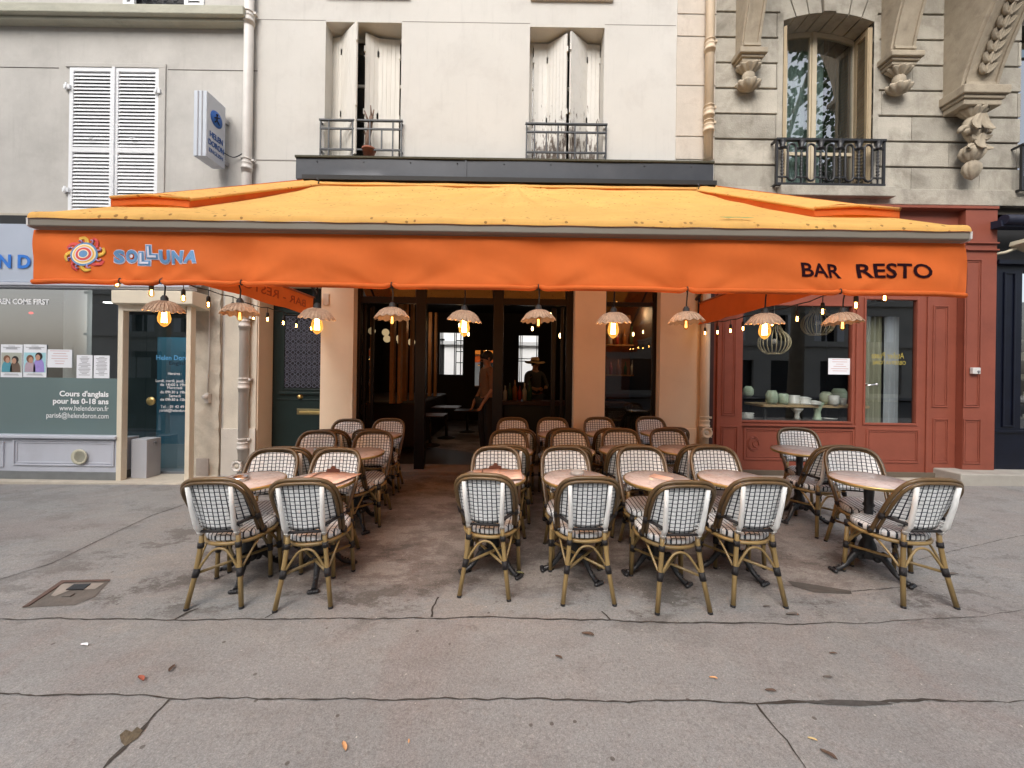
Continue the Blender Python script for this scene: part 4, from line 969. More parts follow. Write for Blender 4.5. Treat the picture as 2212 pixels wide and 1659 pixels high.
# backdrop building behind the rear windows
bb = thing('courtyard_building', 'pale building seen through the rear windows of the restaurant', 'building', (0, 17, 0))
MB().wall(-9, 9, -.5, 7, 17, 17.3, [(-3.4, -2.9, 1.2, 3.0), (2.6, 3.2, 1.2, 3.0)]).build('wall', mk('courtyard_white', (.8, .8, .78), .8, .05), bb)
mb = MB(); mb.box(-9, 9, 16.85, 17, 2.75, 2.9); mb.box(-9, 9, 16.9, 17, 1.0, 1.08); mb.build('cornice', mk('courtyard_trim', (.55, .56, .55), .8), bb)
MB().box(-3.4, -2.9, 17.1, 17.12, 1.2, 3.0).build('window', M['black'], bb); MB().box(2.6, 3.2, 17.1, 17.12, 1.2, 3.0).build('window', M['black'], bb)

# ================================================================== PEOPLE
def skin(name, chain, rad, m, parent=None, label=None):
    """chain: dict name->(pos, parentname)"""
    names = list(chain); me = bpy.data.meshes.new(name)
    me.from_pydata([chain[k][0] for k in names], [(names.index(chain[k][1]), names.index(k)) for k in names if chain[k][1]], [])
    o = bpy.data.objects.new(name, me); COL.objects.link(o)
    md = o.modifiers.new('skin', 'SKIN'); sv = me.skin_vertices[0].data if me.skin_vertices else None
    if sv is None:
        me.attributes  # skin layer is added with the modifier in new versions
    for i, k in enumerate(names):
        r_ = rad[k]; me.skin_vertices[0].data[i].radius = r_ if isinstance(r_, tuple) else (r_, r_)
    me.skin_vertices[0].data[0].use_root = True
    sb = o.modifiers.new('sub', 'SUBSURF'); sb.levels = 2; sb.render_levels = 2
    me.materials.append(m); 
    if parent: o.parent = parent
    return o
def person(loc, rot, pose, shirt, trousers, skinm, label, hat=None, hairm=None):
    H = pose.get('h', 1.0)
    root = thing('person', label, 'person', loc); root.rotation_euler = (0, 0, rot)
    V_ = lambda x, y, z: Vector((x, y, z)) * H
    # figure faces -Y
    la = pose['la']; ra = pose['ra']
    C_ = {'pel': (V_(0, 0, .95), None), 'waist': (V_(0, 0, 1.08), 'pel'), 'chest': (V_(0, .01, 1.28), 'waist'), 'clav': (V_(0, .015, 1.43), 'chest'), 'neck': (V_(0, 0, 1.50), 'clav'), 'skull': (V_(0, -.015, 1.60), 'neck'), 'crown': (V_(0, -.005, 1.70), 'skull'),
          'hl': (V_(.10, 0, .90), 'pel'), 'kl': (V_(.11, -.02, .50), 'hl'), 'al': (V_(.11, .02, .09), 'kl'), 'tl': (V_(.12, -.13, .03), 'al'),
          'hr': (V_(-.10, 0, .90), 'pel'), 'kr': (V_(-.11, -.03, .50), 'hr'), 'ar': (V_(-.12, .02, .09), 'kr'), 'tr': (V_(-.13, -.13, .03), 'ar'),
          'sl': (V_(.18, .01, 1.40), 'clav'), 'el': (V_(*la[0]), 'sl'), 'wl': (V_(*la[1]), 'el'), 'pl': (V_(*la[2]), 'wl'),
          'sr': (V_(-.18, .01, 1.40), 'clav'), 'er': (V_(*ra[0]), 'sr'), 'wr': (V_(*ra[1]), 'er'), 'pr': (V_(*ra[2]), 'wr')}
    R_ = {'pel': (.15, .11), 'waist': (.135, .10), 'chest': (.15, .11), 'clav': (.10, .08), 'neck': .055, 'skull': (.072, .09), 'crown': (.06, .075), 'hl': .085, 'kl': .06, 'al': .042, 'tl': .035, 'hr': .085, 'kr': .06, 'ar': .042, 'tr': .035,
          'sl': .06, 'el': .042, 'wl': .028, 'pl': .026, 'sr': .06, 'er': .042, 'wr': .028, 'pr': .026}
    for s_, a in (('l', la), ('r', ra)):
        w0, p0 = Vector(a[1]), Vector(a[2]); d = (p0 - w0).normalized(); sd_ = d.cross(Vector((0, 1, .01))).normalized()
        for i, (o_, L) in enumerate(((-.03, .065), (-.01, .075), (.01, .07), (.03, .055))):
            b_ = p0 + sd_ * o_; C_['f%s%d' % (s_, i)] = (V_(*(b_ + d * L * .5)), 'p' + s_); R_['f%s%d' % (s_, i)] = .009
            C_['g%s%d' % (s_, i)] = (V_(*(b_ + d * L + Vector((0, -.02, 0)))), 'f%s%d' % (s_, i)); R_['g%s%d' % (s_, i)] = .008
        C_['th' + s_] = (V_(*(w0 + d * .05 + sd_ * -.05)), 'w' + s_); R_['th' + s_] = .009
    body = skin('body', C_, R_, skinm, root)
    # clothing: slightly larger skins over torso+arms and legs
    up_ = {k: C_[k] for k in ('pel', 'waist', 'chest', 'clav', 'sl', 'el', 'sr', 'er')}
    up_['ml'] = (C_['el'][0].lerp(C_['wl'][0], .75 if pose.get('long') else .05), 'el'); up_['mr'] = (C_['er'][0].lerp(C_['wr'][0], .75 if pose.get('long') else .05), 'er')
    rr_ = {k: (tuple(x + .018 for x in R_[k]) if isinstance(R_[k], tuple) else R_[k] + .016) for k in up_ if k in R_}; rr_['ml'] = rr_['mr'] = .045; rr_['pel'] = (.18, .135)
    skin('shirt', up_, rr_, shirt, root)
    lo_ = {k: C_[k] for k in ('pel', 'hl', 'kl', 'al', 'hr', 'kr', 'ar')}
    lo_['pel'] = (C_['pel'][0] + Vector((0, 0, .02)), None)
    skin('trousers', lo_, {'pel': (.16, .12), 'hl': .105, 'kl': .078, 'al': .065, 'hr': .105, 'kr': .078, 'ar': .065}, trousers, root)
    hd = V_(0, -.01, 1.63)
    mb = MB(); mb.ball(hd + Vector((0, .018, .028)), (.082 * H, .098 * H, .098 * H), 16, 12)
    hair = mb.build('hair', hairm or M['black'], None); hair.parent = root
    mb = MB(); mb.ball(hd + Vector((.028, -.088, .0)) * H, .012); mb.ball(hd + Vector((-.028, -.088, 0)) * H, .012); e = mb.build('eyes', M['ink'], None); e.parent = root
    mb = MB(); mb.ball(hd + Vector((0, -.105, -.025)) * H, (.014, .022, .022)); mb.ball(hd + Vector((0, -.092, -.062)) * H, (.024, .01, .007)); mb.ball(hd + Vector((.085, 0, -.02)) * H, (.012, .02, .03)); mb.ball(hd + Vector((-.085, 0, -.02)) * H, (.012, .02, .03))
    e = mb.build('face', skinm, None); e.parent = root
    if hat:
        def hw(a, r_, h_): return r_, h_ + (.025 * math.cos(2 * a) if r_ > .15 else 0)
        mb = MB(); mb.lathe([(.235, .0), (.20, .012), (.105, .02), (.10, .03), (.092, .10), (.07, .125), (.0, .115)], (0, .01, 1.655 * H), 28, wob=hw)
        h_ = mb.build('hat', hat, None); h_.parent = root
        b_ = MB().lathe([(.1035, .022), (.102, .05), (.098, .05)], (0, .01, 1.655 * H), 28).build('hat_band', M['black'], None); b_.parent = h_
    return root
skn = mk('skin_tone', (.35, .18, .11), .55, .06)
q = at(1052, 800, 7.0)
person((q.x, 7.05, .10), math.radians(-60), {'h': 1.07, 'la': ((.24, -.02, 1.12), (.22, -.16, .92), (.2, -.2, .84)), 'ra': ((-.24, .02, 1.12), (-.22, -.12, .90), (-.2, -.16, .82))}, mk('brown_shirt', (.20, .11, .06), .8, .1, 8), mk('dark_trousers', (.015, .014, .016), .8), skn, 'person in a loose brown shirt standing inside the doorway, turned away')
q = at(1156, 800, 8.9)
person((q.x, 8.95, .10), math.radians(25), {'h': 1.04, 'long': True, 'la': ((.25, -.08, 1.15), (.12, -.28, 1.12), (.06, -.34, 1.13)), 'ra': ((-.25, -.08, 1.15), (-.14, -.28, 1.1), (-.08, -.34, 1.1))}, mk('black_shirt', (.02, .018, .018), .8), mk('dark_trousers', (0, 0, 0)), skn, 'person in dark clothes and a straw hat behind the bar', hat=mk('straw', (.55, .36, .18), .8, .15, 40))

# ================================================================== STONE BUILDING
bs = thing('stone_building', 'carved limestone building on the right with iron balconies and scroll brackets', 'building', (7, YW, 0))
XR = 13.0
Zs0 = at(1900, 443, YW).z        # top of the shop zone
courses = [at(1560, y, YW).z for y in (353, 298, 243, 188, 134, 78, 25)]
step = courses[1] - courses[0]
wxa, wxb = at(1690, 250, YW).x, at(1886, 250, YW).x       # window opening
zsill = at(1790, 404, YW).z; zspring = at(1790, 46, YW).z; zcrown = at(1781, 27, YW).z
wxc = (wxa + wxb) / 2
# backing (joint colour) wall with opening
MB().wall(XB2 + .002, XR, Zs0 - .3, ZTOP, YW + .03, YW + .4, [(wxa - .02, wxb + .02, zsill, zcrown + .3), (at(2203, 350, YW).x, at(2380, 350, YW).x, zsill, zspring)]).build('wall', M['stone_dark'], bs)
x2a, x2b = at(2203, 350, YW).x, at(2380, 350, YW).x
zl = [Zs0 - .05, at(1700, 405, YW).z - 0.01, courses[0]]
k = 0; zs_ = [courses[0] - step, courses[0]] + [courses[0] + step * i for i in range(1, 16)]
rr = random.Random(5); BL = MB()
def block(xa, xb, za, zb_):
    if xb - xa < .04: return
    BL.box(xa, xb, YW - rr.uniform(0, .004), YW + .05, za, zb_)
gap = .028
for ci in range(len(zs_) - 1):
    za, zb_ = zs_[ci], zs_[ci + 1] - gap
    xs = [XB2 + .004] + [v_ + (ci % 2) * .55 for v_ in (XB2 + .9, XB2 + 1.9, XB2 + 2.9, XB2 + 3.9, XB2 + 4.9, XB2 + 5.9, XB2 + 6.9, XB2 + 8.2, XB2 + 9.4) if v_ + (ci % 2) * .55 < XR - .2] + [XR]
    for (a, b) in zip(xs[:-1], xs[1:]):
        segs = [(a, b - .005)]
        for (h0, h1) in ((wxa, wxb), (x2a, x2b)):
            if za < zspring - .02 and zb_ > zsill:
                ns = []
                for (p, q) in segs:
                    if q <= h0 or p >= h1: ns.append((p, q))
                    else:
                        if p < h0: ns.append((p, h0))
                        if q > h1: ns.append((h1, q))
                segs = ns
            elif za >= zspring - .02 and za < zspring + step * 1.2 and h0 == wxa:
                ns = []
                for (p, q) in segs:
                    if q <= h0 - .05 or p >= h1 + .05: ns.append((p, q))
                    else:
                        if p < h0 - .05: ns.append((p, h0 - .05))
                        if q > h1 + .05: ns.append((h1 + .05, q))
                segs = ns
        for (p, q) in segs: block(p, q, za, zb_)
t = M['stone'].copy(); t.name = 'limestone_blocks'; nt = t.node_tree
pn = [n for n in nt.nodes if n.type == 'BSDF_PRINCIPLED'][0]; lk = pn.inputs['Base Color'].links[0].from_socket
gm = nt.nodes.new('ShaderNodeNewGeometry'); mr_ = nt.nodes.new('ShaderNodeMapRange'); mr_.inputs[3].default_value = .80; mr_.inputs[4].default_value = 1.14
nt.links.new(gm.outputs['Random Per Island'], mr_.inputs[0]); vm_ = nt.nodes.new('ShaderNodeVectorMath'); vm_.operation = 'SCALE'
nt.links.new(lk, vm_.inputs[0]); nt.links.new(mr_.outputs[0], vm_.inputs[3]); nt.links.new(vm_.outputs[0], pn.inputs['Base Color'])
BL.build('stone_courses', t, bs, .006)
# voussoirs
mb = MB(); nv = 7; R_ = ((wxb - wxa) ** 2 / 4 + (zcrown - zspring) ** 2) / (2 * (zcrown - zspring)); zc_ = zcrown - R_
a0 = math.asin((wxb - wxa) / 2 / R_)
for i in range(nv):
    t0, t1 = -a0 + 2 * a0 * i / nv + .004, -a0 + 2 * a0 * (i + 1) / nv - .004
    pts = [(wxc + R_ * math.sin(t0 + (t1 - t0) * k / 4), YW - (.03 if i == 3 else .0), zc_ + R_ * math.cos(t0 + (t1 - t0) * k / 4)) for k in range(5)]
    tp = zspring + step * 2 - gap
    ex = .05 if i in (0, nv - 1) else 0
    pts += [(wxc + math.tan(t1 * 1.15) * (tp - zc_) * .92, YW - (.03 if i == 3 else 0), tp), (wxc + math.tan(t0 * 1.15) * (tp - zc_) * .92, YW - (.03 if i == 3 else 0), tp)]
    mb.prism(pts, (0, .4, 0))
mb.build('voussoir', M['stone'], bs, .006)
# reveals
mb = MB(); mb.box(wxa - .08, wxa, YW - .004, YW + .42, zsill, zspring); mb.build('window_jamb', M['stone'], bs, .008); mb = MB(); mb.box(wxb, wxb + .08, YW - .004, YW + .42, zsill, zspring); mb.build('window_jamb', M['stone'], bs, .008)
# window
wy = YW + .33
wi = MB()
def arcz(x): return zc_ + math.sqrt(max(0, R_ * R_ - (x - wxc) ** 2)) - .006
ws0, ws1 = at(1693, 200, wy).x, at(1850, 200, wy).x
xm = at(1756, 200, wy).x
def sash(a, b):
    w = .055; mb_ = wi
    mb_.box(a, a + w, wy, wy + .05, zsill, min(arcz(a), arcz(a + w))); mb_.box(b - w, b, wy, wy + .05, zsill, min(arcz(b), arcz(b - w)))
    n = 8
    for k in range(n):
        x0_, x1_ = a + w + (b - a - 2 * w) * k / n, a + w + (b - a - 2 * w) * (k + 1) / n
        mb_.prism([(x0_, wy + .002, arcz(x0_) - .07), (x1_, wy + .002, arcz(x1_) - .07), (x1_, wy + .002, arcz(x1_)), (x0_, wy + .002, arcz(x0_))], (0, .045, 0))
    mb_.box(a + w, b - w, wy + .002, wy + .045, zsill, zsill + .1); zt_2 = at(1790, 333, wy).z; mb_.box(a + w, b - w, wy + .002, wy + .045, zt_2 - .025, zt_2 + .025)
sash(ws0, xm); sash(xm + .001, ws1)
wi.box(xm - .03, xm + .03, wy - .02, wy - .0005, zsill, arcz(xm) - .01)
wo_ = wi.build('window', mk('cream_window', (.5, .43, .31), .6, .1), bs)
MB().box(ws0 + .05, ws1 - .05, wy + .02, wy + .025, zsill + .1, arcz(xm) - .03).build('pane', M['glass_up'], wo_)
mb = MB(); mb.grid(lambda u, v_: (ws0 + .1 + (ws1 - ws0 - .5) * u, wy + .16 + .025 * math.sin(u * 60), zsill + v_ * 2.9), 90, 1); mb.build('net_curtain', mk('net_curtain', (.36, .42, .39), .9, .1), wo_)
mb = MB(); mb.grid(lambda u, v_: (ws1 - .34 + .28 * u, wy + .12 + .03 * math.sin(u * 30), zsill + v_ * 2.9), 30, 1); mb.build('curtain', mk('dark_curtain', (.04, .04, .035), .9, .1), wo_)
MB().box(wxa - .4, wxb + .4, wy + .5, wy + .52, zsill - .2, zspring + .5).build('dark_room', M['black'], wo_)
# folded louvre shutters in the reveal
def fold(pts, y0, y1, parent, name='shutter'):
    mb = MB(); (xa, ya), (xb, yb) = pts; d = Vector((xb - xa, yb - ya, 0)); L = d.length; d.normalize(); n_ = Vector((-d.y, d.x, 0)) * .02
    def q(s0, s1, z0, z1, th=1): a = Vector((xa, ya, 0)) + d * s0; b = Vector((xa, ya, 0)) + d * s1; mb.prism([a - n_ * th + Vector((0, 0, z0)), b - n_ * th + Vector((0, 0, z0)), b + n_ * th + Vector((0, 0, z0)), a + n_ * th + Vector((0, 0, z0))], (0, 0, z1 - z0))
    q(0, .05, y0, y1); q(L - .05, L, y0, y1); q(.05, L - .05, y0, y0 + .08); q(.05, L - .05, y1 - .08, y1)
    z = y0 + .09
    while z < y1 - .1: 
        a = Vector((xa, ya, 0)) + d * .05; b = Vector((xa, ya, 0)) + d * (L - .05)
        mb.add([a - n_ + Vector((0, 0, z)), b - n_ + Vector((0, 0, z)), b + n_ + Vector((0, 0, z + .056)), a + n_ + Vector((0, 0, z + .056))], [(0, 1, 2, 3)]); z += .052
    mb.build(name, mk('beige_louvre', (.40, .31, .19), .7, .1), parent)
fold([(at(1846, 200, wy).x, wy - .01), (at(1876, 200, YW + .06).x, YW + .06)], zsill + .02, zspring - .03, wo_)
fold([(at(1880, 200, YW + .04).x, YW + .04), (at(1881, 200, YW + .3).x + .02, YW + .30)], zsill + .02, zspring - .05, wo_)
fold([(at(1693, 200, wy).x - .03, wy - .02), (at(1695, 200, YW + .05).x, YW + .05)], zsill + .02, zspring - .03, wo_)
# second window at the far edge
w2 = MB().frame(x2a, x2b, zsill, zspring, wy, wy + .05, .06).build('window', mk('cream_window', (0, 0, 0)), bs)
MB().box(x2a + .06, x2b - .06, wy + .02, wy + .025, zsill + .06, zspring - .06).build('pane', M['glass_up'], w2)
MB().box(x2a - .1, x2b + .1, wy + .4, wy + .42, zsill - .1, zspring + .1).build('dark_room', M['black'], w2)
# ornate balcony rails
def balcony(parent, xa, xb, z0, z1, y):
    mb = MB(); H = z1 - z0
    mb.box(xa, xb, y - .03, y + .03, z1 - .03, z1); mb.box(xa, xb, y - .02, y + .02, z0, z0 + .035)
    for e in (xa, xb - .03): mb.box(e, e + .03, y - .015, y + .015, z0 + .035, z1 - .03); mb.box(e, e + .03, y + .03, YW + .1, z0, z0 + .03); mb.box(e, e + .03, y + .03, YW + .1, z1 - .03, z1 - .005)
    n = 11; st_ = (xb - xa - .06) / n
    for i in range(n):
        cx = xa + .03 + st_ * (i + .5)
        if i % 2 == 0:      # beaded baluster
            prof = [(.012, z0 + .035)]; m_ = 9
            for k in range(m_): zz = z0 + .1 + (H * .62) * k / m_; hh = H * .62 / m_; prof += [(.012, zz), (.026 - .001 * k, zz + hh * .5), (.012, zz + hh * .95)]
            prof += [(.01, z0 + H * .78), (.05, z0 + H * .80), (.05, z0 + H * .82), (.03, z0 + H * .84), (.05, z0 + H * .93), (.05, z1 - .03)]
            mb.lathe(prof, (cx, y, 0), 8); mb.box(cx - st_ * .62, cx + st_ * .62, y - .012, y + .012, z0 + H * .79, z0 + H * .815); mb.box(cx - st_ * .62, cx + st_ * .62, y - .0125, y + .0125, z0 + H * .17, z0 + H * .195)
        else:
            r_ = st_ * .42
            top = [(cx + r_ * math.cos(a), y, z0 + H * .80 + r_ * 1.1 * math.sin(a)) for a in [PI * k / 8 for k in range(9)]]
            bot = [(cx + r_ * math.cos(a), y, z0 + H * .20 - r_ * 1.1 * math.sin(a)) for a in [PI * k / 8 for k in range(8, -1, -1)]]
            mb.tube(top + bot, .016, 6, closed=True)
    return mb.build('balcony_rail', M['black_iron'], parent)
yb_ = YW - .12
balcony(wo_, at(1675, 350, yb_).x, at(1911, 350, yb_).x, at(1790, 402, yb_).z, at(1790, 301, yb_).z, yb_)
balcony(w2, at(2205, 350, yb_).x, at(2440, 350, yb_).x, at(2212, 412, yb_).z, at(2212, 311, yb_).z, yb_)
# sill slab and band course under the windows
mb = MB()
mb.box(at(1672, 415, YW).x, at(1914, 415, YW).x, YW - .16, YW + .001, at(1790, 426, YW - .1).z, at(1790, 404, YW - .1).z); mb.build('sill', M['stone'], bs, .012)
MB().box(XB2 + .01, XR, YW - .06, YW + .03, at(2000, 446, YW).z, at(2000, 412, YW).z).build('band_course', M['stone'], bs, .01)
MB().box(XB2 + .01, XR, YW - .001, YW + .06, at(2000, 411.5, YW).z, courses[0] - step + .001 if False else zs_[0]).build('band_upper', M['stone'], bs)
# scroll brackets
def bracket(px0, px1, pyb, big, label):
    """profile in the y-z plane, swept across x"""
    d = YW - .25; xa, xb = at(px0, pyb, d).x, at(px1, pyb, d).x; w = xb - xa; zb_ = at(px0, pyb, d).z
    t_ = MB(); pr = .95 if big else .6
    zt1 = ZTOP - 1.6
    H = zt1 - zb_
    prof = [(0, 0), (.30 if big else .2, 0)]
    N = 24
    for k in range(N + 1):
        u = k / N; prof.append(((.26 if big else .17) + (pr - (.26 if big else .17)) * min(1, u / (.55 if big else .6)) ** 1.35, .02 + H * .98 * u))
    prof.append((0, H))
    pts = [(xa, YW + .02 - a, zb_ + b_) for (a, b_) in prof]
    o = t_.prism(pts, (w, 0, 0)).build('scroll_bracket', M['carved'], bs, .012); tag(o, label)
    # raised edge fillets on the front face
    mb = MB()
    for e in (xa + w * .07, xb - w * .07 - .035):
        L = [(YW + .02 - a - .012, zb_ + b_) for (a, b_) in prof[2:-1]]
        for (p, q) in zip(L[:-1], L[1:]): mb.prism([(e, p[0] - .012, p[1]), (e, q[0] - .012, q[1]), (e, q[0] + .03, q[1]), (e, p[0] + .03, p[1])], (.035, 0, 0))
    mb.box(xa + w * .07, xb - w * .07, YW + .02 - prof[2][0] - .026, YW - .2, zb_ + .05, zb_ + .085)
    mb.build('fillet', M['carved'], o)
    # capital below
    mb = MB(); c0 = prof[1][0]
    for (k, (e, h0, h1)) in enumerate(((.06, -.12 if big else -.08, .0), (.025, -.17 if big else -.12, -.12 if big else -.08), (.0, -.25 if big else -.17, -.17 if big else -.12))):
        mb.box(xa - e, xb + e, YW + .02 - c0 - e, YW + .01, zb_ + h0 + .0005 * k, zb_ + h1)
    mb.build('capital', M['carved'], o, .012)
    # carved pendant
    cx = (xa + xb) / 2; y0 = YW - c0 * .5; r0 = random.Random(int(px0)); zz = zb_ - (.25 if big else .17)
    def leafb(mb, c, d, L, w, th, curl=.3):      # one carved leaf: a ribbed, curling tapered tongue
        d = Vector(d).normalized(); s_ = d.cross(Vector((0, -1, 0))); s_ = s_.normalized() if s_.length > .1 else Vector((1, 0, 0)); n_ = s_.cross(d).normalized()
        if n_.y > 0: n_ = -n_
        def fn(u, v_):
            a = 2 * PI * u; ww = w * math.sin(PI * min(.97, v_ * .9 + .08)) ** .6 * (1 + .10 * math.cos(v_ * 26)); rib = 1 + .25 * math.cos(a * 6)
            p = Vector(c) + d * L * v_ + n_ * (curl * L * v_ ** 3)
            return p + s_ * ww * math.cos(a) + n_ * th * rib * math.sin(a) * (1 - .6 * v_)
        mb.grid(fn, 24, 10)
    def flare(mb, z0_, prof_, lobes, amp, sy=.75):
        def wob(a, rr2, hh): return rr2 * (1 + amp * abs(math.cos(lobes * a / 2)) - amp * .5), hh
        t2 = MB(); t2.lathe(prof_, (0, 0, 0), 48, wob=wob); mb.add([(cx + x, y0 + y * sy, z0_ + z) for (x, y, z) in t2.v], t2.f, True)
    mb = MB()
    if big:
        flare(mb, zz, [(.13, .02), (.17, 0), (.16, -.03), (.08, -.10), (.05, -.16)], 10, .25)
        flare(mb, zz, [(.05, -.08), (.115, -.16), (.13, -.25), (.10, -.36), (.05, -.44), (.03, -.5)], 4, .10)
        for sx in (-1, 1):
            leafb(mb, (cx + sx * .02, y0 - .10, zz - .12), (sx * .35, 0, -1), .26, .07, .04)
            P_ = [(cx + sx * (.08 + .11 * k / 10 + .035 * math.cos(k * .75)), y0 - .03, zz - .30 - .035 * math.sin(k * .75)) for k in range(11)]; mb.tube(P_, [.05 - .002 * k for k in range(11)], 8)
            leafb(mb, (cx + sx * .03, y0 - .06, zz - .52), (sx * 1, 0, -.55), .16, .05, .035); leafb(mb, (cx + sx * .03, y0 - .08, zz - .46), (sx * .9, 0, .3), .12, .045, .03)
        leafb(mb, (cx, y0 - .09, zz - .40), (0, 0, -1), .22, .07, .045)
        flare(mb, zz, [(.04, -.48), (.12, -.54), (.15, -.62), (.10, -.70), (.05, -.74)], 9, .28)
        flare(mb, zz, [(.05, -.72), (.105, -.78), (.115, -.86), (.07, -.95), (.0, -1.0)], 8, .16)
    else:
        flare(mb, zz, [(.11, .01), (.16, -.01), (.155, -.03), (.10, -.08), (.06, -.12)], 10, .28)
        flare(mb, zz, [(.05, -.08), (.085, -.13), (.095, -.20), (.07, -.28)], 3, .06)
        flare(mb, zz, [(.06, -.22), (.10, -.25), (.15, -.245), (.16, -.27), (.11, -.33), (.04, -.37), (0, -.38)], 9, .32)
    mb.build('carved_pendant', M['carved'], o)
    if big:     # bell-husk garland on the front
        mb = MB(); L = prof[2:-1]
        for i in range(11):
            u = .06 + i * .045; k = u * N; a = L[min(N, int(k))]; b_ = L[min(N, int(k) + 1)]; f_ = k - int(k)
            yy, zz2 = YW + .02 - (a[0] + (b_[0] - a[0]) * f_), zb_ + a[1] + (b_[1] - a[1]) * f_; up3 = Vector((0, -(b_[0] - a[0]), b_[1] - a[1])).normalized()
            for sx in (-1, 1): leafb(mb, (cx + sx * .01, yy - .015, zz2), Vector((sx * .75, 0, 0)) + up3 * .8, .155, .05, .035, .15)
            leafb(mb, (cx, yy - .03, zz2 - .02), up3, .14, .038, .03, .1)
        mb.build('garland', M['carved'], o)
bracket(1610, 1652, 98, False, 'small scroll bracket left of the stone window')
bracket(1938, 1992, 105, False, 'small scroll bracket right of the stone window')
bracket(2078, 2160, 190, True, 'large scroll bracket carved with a leaf garland')
MB().box(XB2 + .2, XR, YW - 1.1, YW + .1, ZTOP - 1.6, ZTOP - 1.3).build('balcony_slab', M['stone'], bs, .02)

# ================================================================== RED SHOPFRONT
YR = 5.78
rs = thing('shopfront', 'brick red panelled ceramics shopfront with large window', 'shopfront', (5, YR, 0))
gR = gz(5, YR)
RX0, RX1 = at(1534, 900, YR).x, at(2131, 900, YR).x
zrt = at(2000, 452, YR).z
bodyz = lambda py: at(1850, py, YR).z
win = rect(1603, 662, 1838, 909, YR); dgl = rect(1869, 648, 1978, 914, YR)
zb1 = bodyz(1002) + .0
doorx = (at(1850, 900, YR).x, at(1998, 900, YR).x)
wz1 = at(1720, 655, YR).z
wbase = MB().wall(RX0 + .03, RX1, gR + .02, zrt, YR, YR + .04, [(win[0], win[1], win[2], 2.62), (dgl[0], dgl[1], dgl[2], dgl[3])])
wbase.build('panelling', M['red'], rs, .003)
mb = MB()
def panel(x0, y0, x1, y1, out=.012, d=YR, w=.03):
    a, b, c, e = rect(x0, y0, x1, y1, d); mb.frame(a, b, c, e, d - out, d + .001, w); mb.frame(a + w + .012, b - w - .012, c + w + .012, e - w - .012, d - out * .6, d + .001, .012)
# pilasters
for (a, b) in ((1536, 1600), (2062, 2128)):
    pass
mbp = MB()
P1 = (at(1546, 800, YR).x, at(1600, 800, YR).x); P3 = (at(2065, 800, YR).x, RX1)
mbp.box(P1[0], P1[1], YR - .05, YR - .001, gR + .1, 2.9); mbp.build('pilaster', M['red'], rs, .005); mbp = MB(); mbp.box(P3[0], P3[1], YR - .10, YR - .001, gR + .1, zrt)
mbp.build('pilaster', M['red'], rs, .005)
panel(1560, 640, 1590, 898, d=YR - .051, w=.018); panel(1556, 920, 1593, 1040, d=YR - .051, w=.018)
panel(2082, 560, 2119, 880, d=YR - .101, w=.018); panel(2080, 905, 2118, 1002, d=YR - .101, w=.018)
panel(1606, 925, 1845, 995, w=.03); panel(1870, 926, 1985, 1000, w=.03)
panel(2014, 660, 2048, 880, w=.02); panel(2014, 904, 2048, 1000, w=.02)
# door outline
x0, x1 = doorx; mb.frame(x0 - .03, x1 + .03, gR + .1, dgl[3] + .22, YR - .02, YR + .001, .028, 0)
a, b, c, e = dgl; mb.frame(a - .03, b + .03, c - .03, e + .03, YR - .016, YR + .001, .028)
a, b, c, e = win; mb.frame(a - .03, b + .03, c - .03, 2.65, YR - .018, YR + .001, .028)
zz = win[2] - .06; mb.box(win[0] - .02, win[1] + .05, YR - .04, YR + .001, zz - .02, zz + .012)
# cornice bands on the pilaster top and fascia
for yy in (525, 540): mb.box(P3[0], P3[1], YR - .13, YR - .1005, at(2100, yy, YR - .1).z - .012, at(2100, yy, YR - .1).z + .012)
mb.box(RX0 + .03, P3[0], YR - .05, YR + .001, 2.95, 3.0); mb.box(RX0 + .03, RX1, YR - .12, YR + .001, zrt - .03, zrt + .01)
mb.build('panel_moulding', M['red'], rs, .004)
MB().box(RX0 - .1, RX0 + .03, YR - .02, YR + .1, gR, 2.9).build('edge_strip', mk('dark_edge', (.04, .015, .015), .6), rs)
MB().box(RX0 + .03, RX1 + .0, YR - .03 + .002, YR + .1, gR - .1, gR + .10).build('kick_plate', mk('brown_kick', (.12, .095, .07), .6, .1), rs, .004)
MB().box(at(1600, 1010, YR - .1).x, at(2080, 1010, YR - .1).x, YR - .15, YR - .031, gR - .2, gR + .03).build('doorstep', mk('pale_step', (.42, .38, .32), .8, .15, 4), rs, .01)
MB().box(win[0], win[1], YR + .02, YR + .025, win[2], 2.62).build('window_pane', M['glass'], rs)
dor = MB().box(dgl[0], dgl[1], YR + .02, YR + .025, dgl[2], dgl[3]).build('door_pane', M['glass'], rs)
# emblem of two overlapping rings, like a carved monogram
q = at(1628, 958, YR); mb = MB()
for (ox, r_) in ((-.005, .105), (-.005, .085)): mb.tube([(q.x + ox + r_ * .78 * math.cos(a), YR - .004, q.z + r_ * math.sin(a)) for a in [.6 + (2 * PI - 1.2) * k / 20 for k in range(21)]], .007, 6)
mb.tube([(q.x + .03 + .045 * math.cos(a), YR - .004, q.z + .05 * math.sin(a)) for a in [2 * PI * k / 14 for k in range(14)]], .007, 6, closed=True)
mb.tube([(q.x + .02, YR - .004, q.z + .075), (q.x + .065, YR - .004, q.z + .06), (q.x + .07, YR - .004, q.z - .03)], .007, 6)
mb.build('emblem', M['red'], rs)
q = at(1868, 832, YR); mb = MB(); mb.tube([(q.x, YR, q.z), (q.x, YR - .05, q.z), (q.x + .12, YR - .055, q.z + .015)], .011, 8); mb.ball((q.x + .12, YR - .055, q.z + .015), .018); mb.build('handle', mk('chrome', (.8, .8, .8), .15, .02, metal=1), rs)
